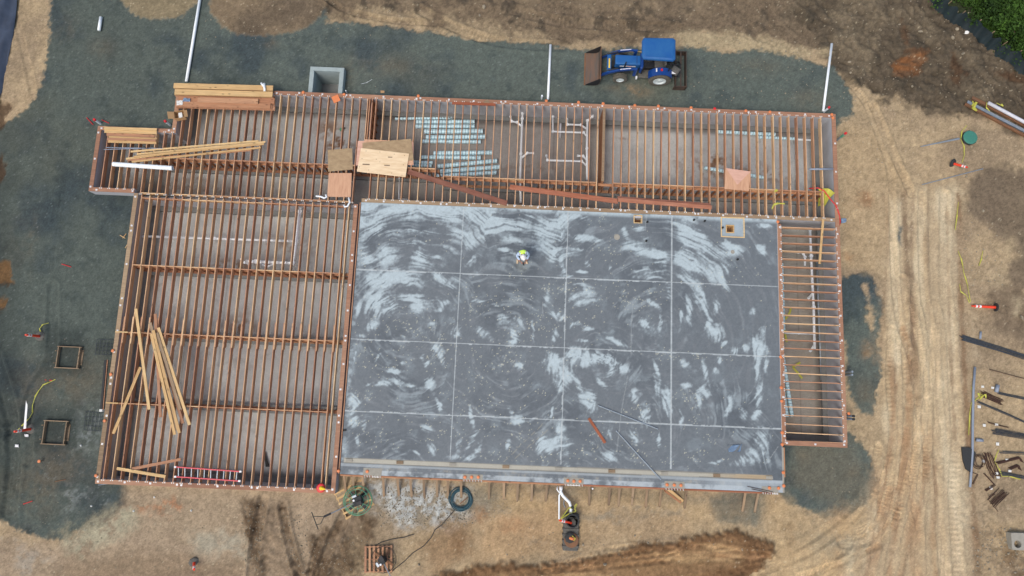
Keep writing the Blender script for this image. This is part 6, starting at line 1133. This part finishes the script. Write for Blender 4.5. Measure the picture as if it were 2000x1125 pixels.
# ================================================================== power trowels, pallets, hose
def pallet(cx, cy, rot, w_, h_, m, label, n=7):
    c = on(cx, cy); t = thing('wooden_pallet', c, label, 'pallet', 'wooden pallets'); R_ = Matrix.Translation(c) @ Matrix.Rotation(rot, 4, 'Z')
    for k in range(3): y = -h_ / 2 + .05 + k * (h_ - .1) / 2; MB().box(-w_ / 2, y - .02, .02, w_ / 2, y + .02, .11, R_).build('stringer', M[m], t)
    for k in range(n): x = -w_ / 2 + .05 + k * (w_ - .1) / (n - 1); MB().box(x - .05, -h_ / 2, .11, x + .045, h_ / 2, .13, R_).build('deck_board', M[m], t)
    return c
def trowel(cx, cy, r, mring, heading, L_, label, arm=True, full=True):
    c = at(cx, cy, .16); t = thing('power_trowel', c, label, 'power trowel', 'walk-behind power trowels'); b = c.copy()
    for z, rr in ((.0, r), (.16, r), (.30, r * .82), (.34, r * .5))[:4 if full else 2]:
        mb = MB(); mb.tube([b + Vector((math.cos(a) * rr, math.sin(a) * rr, z + .03)) for a in [k * 2 * math.pi / 40 for k in range(41)]], .014 if full else .009, 6, False); mb.build('guard_ring', M[mring], t, smooth=True)
    for k in range(12 if full else 4):
        a = k * math.pi / (6 if full else 2) + .2; P = [b + Vector((math.cos(a) * q * r, math.sin(a) * q * r, z)) for q, z in ((1, .03), (1, .19), (.82, .33), (.3, .37))]
        MB().tube(P, .011 if full else .008, 6).build('guard_spoke', M[mring], t)
    for k in range(4):
        a = k * math.pi / 2 + heading + .4; MB().bar(b + Vector((math.cos(a) * .12, math.sin(a) * .12, .03)), b + Vector((math.cos(a) * r * .86, math.sin(a) * r * .86, .02)), .15 if full else .10, .012).build('trowel_blade', M['dark' if full else 'rust'], t)
    H_ = Matrix.Translation(b) @ Matrix.Rotation(heading, 4, 'Z')
    MB().lathe(b, [(.16, .05), (.16, .2), (.1, .26)], 12).build('gearbox', M['dark'], t)
    e = MB().box(-.3 if full else -.2, -.2 if full else -.13, .28, .14 if full else .12, .2 if full else .14, .58, H_).build('engine', M['rubber'], t, bevel=.03)
    sub(MB().lathe(H_ @ Vector((.06, -.1, .58)), [(.05, 0), (.05, .03), (.03, .04)], 10), 'fuel_cap', M['white'], e, t); sub(MB().box(-.26, .02, .58, -.02, .17, .68, H_), 'air_filter', M['dark'], e, t); sub(MB().box(-.1, -.3, .34, .1, -.2, .5, H_), 'muffler', M['galv'], e, t)
    A = H_ @ Vector((.1, 0, .4)); B = H_ @ Vector((L_, 0, .85)); MB().tube([A, B], .022, 8).build('handle_shaft', M['galv'], t); C_ = H_ @ Vector((L_ + .32, 0, .92)); MB().bar(B, C_, .09, .1).build('control_box', M['dark'], t)
    if arm:
        E1 = H_ @ Vector((L_ + .75, .42, .98)); E2 = H_ @ Vector((L_ + .75, -.42, .98)); MB().tube([C_, C_.lerp(E1, .55) + Vector((0, 0, .02)), H_ @ Vector((L_ + .72, .2, .98))], .016, 6).build('handlebar', M['rubber'], t); MB().tube([C_, H_ @ Vector((L_ + .72, -.2, .98))], .016, 6).build('handlebar', M['rubber'], t); MB().tube([E1, E2], .022, 8).build('hand_grip', M['rubber'], t)
pallet(692, 975, math.radians(-60), 1.35, 1.5, 'lumber', 'tan pallet under the green-ringed power trowel', 6); trowel(700, 977, .66, 'green', math.radians(206), 1.15, 'power trowel with green guard rings and long handle beside the slab')
pallet(740, 1091, math.radians(4), 1.3, 1.2, 'lumberred', 'grey weathered pallet at the bottom edge of the picture', 7); trowel(750, 1092, .58, 'dark', math.radians(-52), 1.2, 'smaller black-ringed power trowel on the grey pallet', False, False)
c = on(900, 975); t = thing('coiled_hose', c, 'coiled dark teal hose lying on gravel south of the slab', 'hose'); rr = random.Random(3)
for k in range(9):
    r_ = .40 + .035 * (k % 5) + rr.uniform(-.01, .01); ox, oy = rr.uniform(-.05, .05), rr.uniform(-.05, .05)
    MB().tube([c + Vector((ox + math.cos(a) * r_ * (1 + .06 * math.sin(2 * a + k)), oy + math.sin(a) * r_ * (1 + .04 * math.cos(2 * a + k)), .04 + .028 * (k // 3) + .012 * math.sin(3 * a + k))) for a in [j * 2 * math.pi / 36 for j in range(37)]], .02, 6, False).build('hose_loop', M['hose'], t, smooth=True)
MB().bar(c + Vector((-.02, -.2, .08)), c + Vector((.34, .12, .12)), .04, .04).build('hose_strap', M['rust'], t)
pipe([on(x, y, .03) for x, y in [(888, 996), (874, 1012), (862, 1026), (850, 1034), (842, 1050), (828, 1066), (806, 1080), (790, 1096), (770, 1112), (763, 1119)]], .02, 'cable', 'black cable snaking from the hose coil to the grey pallet', 'cable', name='cable', n=6)
pipe([on(x, y, .03) for x, y in [(809, 1043), (790, 1049), (765, 1053), (745, 1059), (728, 1068), (720, 1078), (718, 1090)]], .02, 'cable', 'short black cable curving over the north side of the grey pallet', 'cable', name='cable', n=6)
# ---- black tank with its risers and the white pipes that reach it
c = on(1115, 1040); t = thing('septic_tank', c, 'black ribbed plastic tank with two round openings below the slab', 'tank'); a = at(1099, 1076, .12); b = at(1131, 1004, .12)
MB().box(a.x, a.y, -.4, b.x, b.y, .10).build('tank_body', M['rubberg'], t, bevel=.06)
for k in range(6): y = a.y + .2 + k * (b.y - a.y - .4) / 5; MB().box(a.x - .03, y - .05, -.3, b.x + .03, y + .05, .14).build('tank_rib', M['rubberg'], t, bevel=.02)
r1 = at(1118, 1018, .5); MB().lathe((r1.x, r1.y, 0), [(.27, .1), (.27, .3), (.31, .32), (.31, .52), (.26, .52), (.26, .1), (.02, .1)], 28).build('riser', M['rubber'], t)
r2 = at(1116, 1055, .16); MB().lathe((r2.x, r2.y, 0), [(.34, .1), (.34, .18), (.31, .2), (.02, .2)], 28).build('lid', M['rust'], t)
delineator((1116, 1020), (1093, 1016), 'orange traffic post leaning out of the black tank riser', .55, zb=.35)
p = at(1113, 1050, .2); t = thing('post_base', p, 'dark octagonal rubber base with an orange stub on the tank lid', 'rubber base'); MB().lathe(p, [(.25, 0), (.25, .06), (.16, .1)], 8).build('rubber_plate', M['rubber'], t); MB().tube([p + Vector((0, 0, .08)), p + Vector((.16, -.02, .22))], .07, 10).build('orange_stub', M['orange'], t); MB().tube([p + Vector((.1, .1, .12)), p + Vector((.24, 0, .2)), p + Vector((.16, -.1, .15))], .03, 6).build('yellow_tie', M['yellow'], t)
t = thing('drain_line', at(1092, 960, .3), 'forked white drain pipe running from the slab edge to the black tank', 'drain pipe')
MB().tube([at(1095, 950, .35), at(1095, 960, .3), at(1099, 968, .25), at(1112, 981, .2), at(1115, 990, .2), at(1115, 1006, .2)], .07, 12).build('pipe_run', M['pvc'], t, smooth=True); MB().tube([at(1095, 962, .3), at(1092, 968, .25), at(1092, 1014, .1)], .04, 10).build('pipe_run', M['pvc'], t, smooth=True)
MB().tube([at(1089, 950, .4), at(1088, 956, .45), at(1092, 962, .4), at(1097, 957, .42), at(1098, 950, .4)], .03, 8).build('vent_loop', M['pvc'], t, smooth=True)
pp = at(1118, 991, .4); MB().lathe(pp, [(.02, -.08), (.07, -.04), (.07, .04), (.02, .06)], 12).build('black_valve', M['rubber'], t); MB().tube([at(1118, 991, .1), pp], .03, 8).build('valve_stem', M['rubber'], t)
pipe([on(1103, 972, .05), on(1101, 985, .05), on(1104, 992, .05)], .02, 'conduit', 'thin grey pipe between the two arms of the white drain', n=6)
tag(plank('plank', at(1302, 953, .45), on(1334, 979, .02), .13, .05, M['lumber']), 'tan plank leaning from the slab form to the earth, upper of the crossed pair', 'plank'); tag(plank('plank', at(1298, 958, .3), on(1330, 982, .01), .09, .04, M['rim']), 'brown plank beneath the leaning tan plank', 'plank')
for (x0, y0, x1, y1) in [(1460, 950, 1510, 961), (1468, 955, 1500, 962)]: pipe([at(x0, y0, D + .03), at(x1, y1, D + .03)], .014, 'rebar', 'thin rebar rod lying at the south-east corner of the slab, %s one' % ('longer' if x0 == 1460 else 'shorter'), 'rebar', name='rebar_rod', n=5)
# ================================================================== things along the east side
c = on(1892, 270, .0); t = thing('manhole_lid', c, 'round green plastic lid with dark rim set in the earth', 'manhole lid'); MB().lathe(c, [(.40, -.1), (.40, .10), (.37, .12)], 8).build('riser_rim', M['rubber'], t); MB().lathe(c, [(.36, .10), (.36, .15), (.30, .165), (.02, .17)], 20).build('lid', M['mhgreen'], t)
for k in range(8): a = k * math.pi / 4; MB().box(-.02, .12, .168, .02, .30, .176, Matrix.Translation(c) @ Matrix.Rotation(a, 4, 'Z')).build('lid_rib', M['mhgreen'], t)
A = on(1797, 287, .05); B = on(1871, 272, .08); solo(MB().tube([A, B], .04, 8, radii=[.025, .055]), 'metal_post', 'galv', 'tapered grey metal post lying west of the green lid', 'post')
pipe([on(1800, 361, .04), on(1919, 330, .04)], .025, 'galv', 'long thin grey rod lying south of the fallen-over post base', 'rod', name='metal_rod', n=6)
GSB = 'steel beams under yellow ties'
for (x0, y0, x1, y1, w_, h_, z, m, lab) in [(1883, 204, 2030, 283, .10, .12, .14, 'rust', 'rusty steel channel, the south-western one of the bundle'), (1889, 199, 2030, 272, .14, .08, .12, 'galv', 'grey steel channel in the middle of the bundle'), (1896, 192, 2030, 262, .14, .10, .14, 'rust', 'rusty steel channel, the north-eastern one of the bundle')]:
    A = on(x0, y0, z); B = on(x1, y1, z); mb = MB(); d = (B - A).normalized(); n_ = Vector((-d.y, d.x, 0)); mb.bar(A, B, w_, .012)
    for s in (-1, 1): mb.bar(A + n_ * s * w_ / 2 + Vector((0, 0, -h_ / 4)), B + n_ * s * w_ / 2 + Vector((0, 0, -h_ / 4)), .012, h_)
    solo(mb, 'steel_channel', m, lab, 'steel channel', GSB)
pipe([on(1924, 204, .3), on(2030, 262, .3)], .085, 'pvcd', 'thick pale pipe lying on the steel channels', n=12)
rr = random.Random(5)
def rods(x0, y0, x1, y1, n, spread, r, m, label, name='rebar_bundle', cat='rebar bundle', group=None, bend=0.0):
    A = on(x0, y0, .03); B = on(x1, y1, .03); d = (B - A).normalized(); n_ = Vector((-d.y, d.x, 0)); t = thing(name, A, label, cat, group)
    for k in range(n):
        o_ = n_ * spread * (k / max(1, n - 1) - .5) + d * rr.uniform(-.12, .12); z = Vector((0, 0, rr.uniform(0, .05))); a = A + o_ + z; b = B + o_ * rr.uniform(.6, 1.2) + z
        MB().tube([a, a.lerp(b, .5) + n_ * rr.uniform(-.03, .03) * (1 + bend), b], r, 6).build('rod', M[m], t)
rods(1876, 659, 2030, 706, 7, .26, .022, 'rebarb', 'thick bundle of dark rods running off the right edge below the fallen post')
rods(1940, 842, 2030, 857, 9, .28, .014, 'rebarb', 'wide flat bundle of dark rebar near the right edge'); rods(1952, 883, 2030, 886, 3, .08, .014, 'rebarb', 'thin dark rods lying level right of the grey sleeve'); rods(1907, 784, 2030, 838, 3, .08, .016, 'rebarb', 'dark rods slanting from the yellow tangle to the right edge')
rods(1930, 825, 1970, 835, 2, .05, .014, 'rebar', 'short dark rods with a white scrap on them'); rods(1945, 767, 2030, 784, 3, .08, .018, 'rebarb', 'dark rods running right from the small grey sleeve'); rods(1935, 722, 2030, 748, 1, .02, .016, 'rebar', 'single thin rusty rod above the grey sleeve')
rods(1951, 924, 2030, 938, 5, .16, .014, 'rebarb', 'dark rods wrapped with yellow tape'); rods(1938, 984, 1964, 961, 10, .34, .014, 'rebar', 'short brown rebar bundle lying apart at the bottom'); rods(1926, 974, 1942, 962, 2, .06, .016, 'rebar', 'two short brown rods left of the apart bundle'); rods(1926, 886, 1944, 930, 16, .42, .014, 'rebar', 'tangled brown rebar heap beside the yellow tape', bend=3)
rods(1916, 768, 1955, 786, 12, .30, .014, 'rebar', 'dark bow-shaped rebar bunch tied with yellow')
def bent(pts, lab, n=3, r=.016):
    t = thing('bent_rebar', on(*pts[0]), lab, 'bent rebar', 'bent rebar pieces')
    for k in range(n): MB().tube([on(x + k * 1.1, y + k * .9, .04 + .02 * k) for x, y in pts], r, 6).build('rod', M['rebar'], t)
bent([(1944, 903), (1960, 899), (1988, 892), (1993, 901)], 'upper hooked rebar stack near the right edge', 4, .022); bent([(1969, 914), (1985, 907), (1989, 916)], 'lower hooked rebar stack near the right edge', 4, .022); bent([(1920, 924), (1940, 946), (1922, 957)], 'arrow-shaped bent rebar below the tangled heap', 3, .02); bent([(1950, 953), (1929, 976), (1948, 999)], 'thin L-shaped rebar round the apart bundle', 1); bent([(1888, 918), (1908, 926), (1898, 945)], 'thin bent rebar at the foot of the black mesh', 2)
for (x0, y0, x1, y1, lab, r) in [(1943, 766, 1946, 752, 'small upright-lying grey sleeve by the dark rods', .085), (1904, 859, 1917, 860, 'small grey sleeve lying by the long conduit', .075), (1914, 648, 1913, 662, 'short grey pipe stub touching the dark bundle', .05)]: pipe([on(x0, y0, r + .02), on(x1, y1, r + .02)], r, 'conduit', lab, 'pipe sleeve', name='pipe_sleeve', n=12)
pipe([on(x, y, .09) for x, y in [(1902, 717), (1899, 760), (1897, 830), (1897, 880), (1894, 925), (1892, 951)]], .055, 'conduit', 'long grey conduit lying beside the haul road', 'conduit', name='conduit')
c = on(1910, 902); t = thing('wire_coil', c, 'loose coil of brown tie wire between mesh and rebar heap', 'wire coil')
for k in range(7): r_ = rr.uniform(.18, .3); ox, oy = rr.uniform(-.08, .08), rr.uniform(-.08, .08); MB().tube([c + Vector((ox + math.cos(a) * r_, oy + math.sin(a) * r_ * 1.2, .03 + .02 * k)) for a in [j * math.pi / 9 for j in range(19)]], .009, 5, False).build('wire_loop', M['rebar'], t)
P = [on(x, y, .03) for x, y in [(1876, 873), (1892, 874), (1903, 884), (1900, 905), (1893, 922), (1884, 916), (1878, 898)]][::-1]; solo(MB().prism([(p.x, p.y) for p in P], P[0].z - .02, P[0].z + .05), 'mesh_pad', 'rubber', 'black mesh mat lying under the long grey conduit', 'mesh mat')
a = at(1977, 1074, .3); b = at(2012, 1042, .3); t = thing('concrete_block', a, 'pale concrete block with a round hole at the right edge', 'concrete block')
mb = MB(); n = 24; cx_, cy_ = at(1988, 1063, .3).x, at(1988, 1063, .3).y; q = [(a.x, a.y), (b.x, a.y), (b.x, b.y), (a.x, b.y)]
ring = [(cx_ + .17 * math.cos(2 * math.pi * k / n), cy_ + .17 * math.sin(2 * math.pi * k / n)) for k in range(n)]
def sqp(k):
    th = 2 * math.pi * k / n; dx, dy = math.cos(th), math.sin(th); s = 1e9
    for lim, dd, cc in ((b.x, dx, cx_), (a.x, dx, cx_), (b.y, dy, cy_), (a.y, dy, cy_)):
        if abs(dd) > 1e-6 and (lim - cc) / dd > 0: s = min(s, (lim - cc) / dd)
    return (cx_ + dx * s, cy_ + dy * s)
outr = [sqp(k) for k in range(n)]; vs = [(x, y, z) for z in (-.1, .3) for x, y in ring + outr]; fs = []
for k in range(n):
    l = (k + 1) % n; fs += [(2 * n + k, 3 * n + k, 3 * n + l, 2 * n + l), (k, 2 * n + k, 2 * n + l, l), (n + k, n + l, 3 * n + l, 3 * n + k)]
mb.add(vs, fs); mb.build('block_body', M['padc'], t); MB().lathe((cx_, cy_, -.05), [(.16, 0), (.16, .05), (.02, .05)], 20).build('hole_bottom', M['rust'], t)
# ---- silt fence and the black tarpaulin at the north-west
t = thing('silt_fence', on(1900, 70), 'low black silt fence along the edge of the greenery', 'fence'); FP = [(1806, -40), (1818, 0), (1830, 20), (1845, 34), (1858, 44), (1875, 53), (1890, 64), (1905, 74), (1920, 88), (1933, 98), (1946, 110), (1960, 120), (1975, 131), (2015, 156), (2070, 180)]
P = smooth_line([(on(*p).x, on(*p).y) for p in FP], 5); mb = MB(); vs = []; hts = [0, .2, .45, .72]
for i, p in enumerate(P):
    g_ = gz(p.x, p.y); d = (P[min(i + 1, len(P) - 1)] - P[max(i - 1, 0)]).normalized(); n_ = Vector((-d.y, d.x))
    for j, h in enumerate(hts): o_ = math.sin(i * 1.1 + j) * .05 + .10 * j; q = p + n_ * o_; vs.append((q.x, q.y, g_ - .1 + h + math.sin(i * .9) * .04 * j))
k = len(hts); fs = [(i * k + j, (i + 1) * k + j, (i + 1) * k + j + 1, i * k + j + 1) for i in range(len(P) - 1) for j in range(k - 1)]
m2 = len(vs); vs += [(x + .006, y + .006, z) for x, y, z in vs]; fs += [tuple(q + m2 for q in reversed(f)) for f in fs]; mb.add(vs, fs); mb.build('fabric', M['fence'], t, smooth=True)
for i in range(2, len(P), 9): p = P[i]; g_ = gz(p.x, p.y); o = MB().box(p.x + .25, p.y + .2, g_ - .2, p.x + .29, p.y + .24, g_ + .8).build('fence_stake', M['greywood'], t)
p = on(1889, 63, .5); cloth([(1884, 66), (1886, 61), (1894, 62), (1892, 67)], [p.z] * 4, 'paper', 'paper_scrap', 'white scrap caught on the silt fence', 'scrap', .03, 5, 3)
t = thing('tarpaulin', at(10, 60, .3), 'folded blue-black tarpaulin slope in the top left corner', 'tarpaulin'); mb = MB(); vs = []; EP = smooth_line([(at(x, y).x, at(x, y).y) for x, y in [(44, -80), (36, 0), (31, 40), (22, 85), (13, 130), (4, 180), (-10, 215), (-30, 260)]], 8); nu = 26
for i, p in enumerate(EP):
    for j in range(nu + 1):
        u = j / nu * 3.2; vs.append((p.x - u, p.y + u * .2, .03 + u * .32 + .06 * math.sin(u * 9 + math.sin(i * .16) * 2.2) + .03 * math.sin(u * 21 + i * .3)))
fs = [(i * (nu + 1) + j, i * (nu + 1) + j + 1, (i + 1) * (nu + 1) + j + 1, (i + 1) * (nu + 1) + j) for i in range(len(EP) - 1) for j in range(nu)]; m2 = len(vs); vs += [(x, y, z - .02) for x, y, z in vs]; fs += [tuple(q + m2 for q in reversed(f)) for f in fs]; mb.add(vs, fs); mb.build('tarp_sheet', M['tarp'], t, smooth=True)
# ---- shrubs behind the silt fence
def shrub_mesh(seed, n=4200, R0=1.6):
    r = np.random.default_rng(seed); cl = r.normal(0, .5, (46, 3)) * [R0, R0, .45 * R0]; cl[:, 2] = np.abs(cl[:, 2]) + .25
    k = r.integers(0, 46, n); sc = r.uniform(.18, .42, 46)[k][:, None]; p = cl[k] + r.normal(0, 1, (n, 3)) * sc * [1, 1, .7]; p[:, 2] = np.maximum(p[:, 2], .05)
    a = r.normal(0, 1, (n, 3)); a[:, 2] *= .35; a /= np.linalg.norm(a, axis=1)[:, None]; b = np.cross(a, r.normal(0, .5, (n, 3)) + [0, 0, 1]); b /= np.linalg.norm(b, axis=1)[:, None]; s = r.uniform(.05, .11, n)[:, None]
    v = np.stack([p - a * s, p - b * s * .5, p + a * s, p + b * s * .5], 1).reshape(-1, 3); me = bpy.data.meshes.new('crown'); me.vertices.add(4 * n); me.vertices.foreach_set('co', v.ravel().astype(np.float32)); me.loops.add(4 * n); me.loops.foreach_set('vertex_index', np.arange(4 * n, dtype=np.int32)); me.polygons.add(n); me.polygons.foreach_set('loop_start', np.arange(0, 4 * n, 4, dtype=np.int32)); me.update(calc_edges=True); me.materials.append(M['leaf']); return me
SM = [shrub_mesh(1), shrub_mesh(2), shrub_mesh(3)]
SL = ['at the top edge where the silt fence leaves the picture', 'beside the second fence stake', 'in the top right corner', 'behind the middle of the silt fence', 'at the right edge, second from the corner', 'low at the right edge beside the end of the fence', 'along the top edge left of the corner', 'nearest the white scrap on the fence', 'half out of the picture on the right', 'between the top edge and the middle of the fence', 'outermost at the upper right', 'at the right edge above the fence end']
for i, (x, y, s) in enumerate([(1898, -38, .9), (1938, 12, .8), (1998, 5, 1.0), (1972, 58, .7), (2015, 66, .9), (2040, 112, .8), (1960, -25, 1.0), (1925, 42, .38), (2050, 35, 1.0), (1975, 28, .8), (2045, -30, 1.0), (2010, 104, .5)]):
    g_ = on(x, y); t = thing('leafy_shrub', g_, 'dense green shrub ' + SL[i], 'shrub', 'shrubs behind the silt fence')
    o = bpy.data.objects.new('crown', SM[i % 3]); COL.objects.link(o); o.parent = t; o.scale = (s, s, s); o.rotation_euler = (0, 0, i * 1.3)
    mb = MB()
    for k in range(5): a = k * 1.3 + i; mb.tube([g_ + Vector((0, 0, -.1)), g_ + Vector((math.cos(a) * .3 * s, math.sin(a) * .3 * s, .5 * s)), g_ + Vector((math.cos(a) * .8 * s, math.sin(a) * .8 * s, .9 * s))], .03, 5)
    mb.build('stems', M['bark'], t)
r = np.random.default_rng(9); cl = []; n = 16000; poly = [(1822, -40), (1836, 12), (1862, 36), (1896, 58), (1925, 82), (1955, 108), (1990, 132), (2060, 165), (2150, 165), (2150, -150), (1800, -150)]; pw = PL(poly)
xs_ = r.uniform(21.5, 31.5, n * 2); ys_ = r.uniform(16.5, 26.5, n * 2); ok = sdpoly(xs_, ys_, pw) > .75; xs_, ys_ = xs_[ok][:n], ys_[ok][:n]; n = len(xs_)
jx = np.clip(np.searchsorted(gx, xs_), 0, len(gx) - 1); jy = np.clip(np.searchsorted(gy, ys_), 0, len(gy) - 1); zz = GZ[jy, jx] + r.uniform(.0, .35, n)
a = r.normal(0, 1, (n, 3)); a /= np.linalg.norm(a, axis=1)[:, None]; b = np.cross(a, r.normal(0, .6, (n, 3)) + [0, 0, 1]); b /= np.linalg.norm(b, axis=1)[:, None]; s = r.uniform(.04, .10, n)[:, None]; p = np.stack([xs_, ys_, zz], 1)
v = np.stack([p - a * s, p - b * s * .45, p + a * s, p + b * s * .45], 1).reshape(-1, 3); me = bpy.data.meshes.new('undergrowth'); me.vertices.add(4 * n); me.vertices.foreach_set('co', v.ravel().astype(np.float32)); me.loops.add(4 * n); me.loops.foreach_set('vertex_index', np.arange(4 * n, dtype=np.int32)); me.polygons.add(n); me.polygons.foreach_set('loop_start', np.arange(0, 4 * n, 4, dtype=np.int32)); me.update(calc_edges=True); me.materials.append(M['leaf'])
o = bpy.data.objects.new('undergrowth', me); COL.objects.link(o); tag(o, 'low green weeds covering the ground behind the silt fence', 'undergrowth', kind='stuff')
# ---- stones: bigger ones single, the countless small ones as stuff
ico = [(0, 0, 1), (.89, 0, .45), (.28, .85, .45), (-.72, .53, .45), (-.72, -.53, .45), (.28, -.85, .45), (.72, .53, -.45), (-.28, .85, -.45), (-.89, 0, -.45), (-.28, -.85, -.45), (.72, -.53, -.45), (0, 0, -1)]
icf = [(0, 1, 2), (0, 2, 3), (0, 3, 4), (0, 4, 5), (0, 5, 1), (1, 6, 2), (2, 7, 3), (3, 8, 4), (4, 9, 5), (5, 10, 1), (6, 7, 2), (7, 8, 3), (8, 9, 4), (9, 10, 5), (10, 6, 1), (11, 7, 6), (11, 8, 7), (11, 9, 8), (11, 10, 9), (11, 6, 10)]
r = random.Random(11)
def stone(mb, c, s):
    q = Euler((r.uniform(0, 6), r.uniform(0, 6), r.uniform(0, 6))).to_matrix(); k = Vector((s * r.uniform(.7, 1.2), s * r.uniform(.6, 1), s * r.uniform(.4, .8)))
    mb.add([c + q @ Vector((v[0] * k.x * r.uniform(.85, 1.15), v[1] * k.y * r.uniform(.85, 1.15), v[2] * k.z)) for v in ico], icf)
mb = MB()
for (x0, y0, x1, y1, n, s) in [(740, 950, 930, 1025, 700, .04), (940, 945, 1000, 1010, 320, .022), (1320, 0, 1990, 200, 520, .035), (1880, 430, 1960, 560, 120, .035), (1900, 1030, 2000, 1120, 160, .05), (900, 1000, 1500, 1090, 220, .028), (474, 975, 515, 1120, 220, .035), (550, 985, 600, 1120, 220, .035), (604, 1050, 725, 1120, 300, .03), (1640, 150, 1800, 380, 160, .028), (1600, 780, 1720, 1000, 90, .025), (0, 1020, 480, 1120, 200, .025), (1870, 600, 2000, 1000, 200, .02), (400, 0, 1300, 80, 200, .03), (1000, 940, 1500, 985, 260, .02), (0, 0, 1680, 170, 160, .02), (60, 640, 230, 1040, 90, .02)]:
    for _ in range(n):
        px_, py_ = r.uniform(x0, x1), r.uniform(y0, y1); p = on(px_, py_)
        if any(h[0] - .1 < p.x < h[2] + .1 and h[1] - .1 < p.y < h[3] + .1 for h in HOLES + [(XSL, YSS - .1, XSR, YM), PIT]): continue
        stone(mb, p, s * r.choice((.5, .6, .8, 1, 1.0, 1.5)))
tag(mb.build('small_stones', M['rock'], None, origin=(0, 0, 0)), 'countless small stones scattered over the earth', 'stones', kind='stuff')
BS = [(990, 1083, .07), (818, 1103, .09), (1181, 1101, .10), (744, 1028, .07), (1139, 1064, .09), (1240, 1046, .07), (1265, 1060, .07), (1859, 75, .14), (1797, 62, .12), (1780, 170, .10), (1760, 45, .10), (1660, 120, .10), (1868, 58, .14), (1950, 18, .0), (1887, 345, .08), (1920, 412, .09), (1995, 620, .16), (1448, 1072, .08), (945, 15, .14), (937, 30, .09), (1880, 105, .12), (1660, 143, .10)]
BL_ = ['on the earth south of the hose coil', 'near the cable right of the grey pallet', 'at the bottom edge on the brown bank', 'on the pale earth right of the first trowel', 'just right of the tank lid', 'right of the tank above the bank edge', 'at the upper lip of the brown bank', 'on the rough earth below the silt fence', 'on the rough north-east earth left of the fence', 'on the rough slope above the haul road', 'left of the fence at the top edge', 'on the dark earth near the north-east gravel', 'close under the upper fence', '', 'just below the leaning post base', 'on the earth right of the road top', 'large and pale at the right edge below the fallen post', 'inside the dark end of the brown bank', 'dark hollow at the top edge, larger of two', 'dark hollow at the top edge, smaller of two', 'midway along the fence foot', 'where the gravel meets the dark north-east earth']
for (x, y, s), l in zip(BS, BL_):
    if s <= 0: continue
    mb = MB(); stone(mb, on(x, y, s * .2), s); solo(mb, 'boulder', 'rock', 'tan stone ' + l, 'stone', 'larger loose stones')
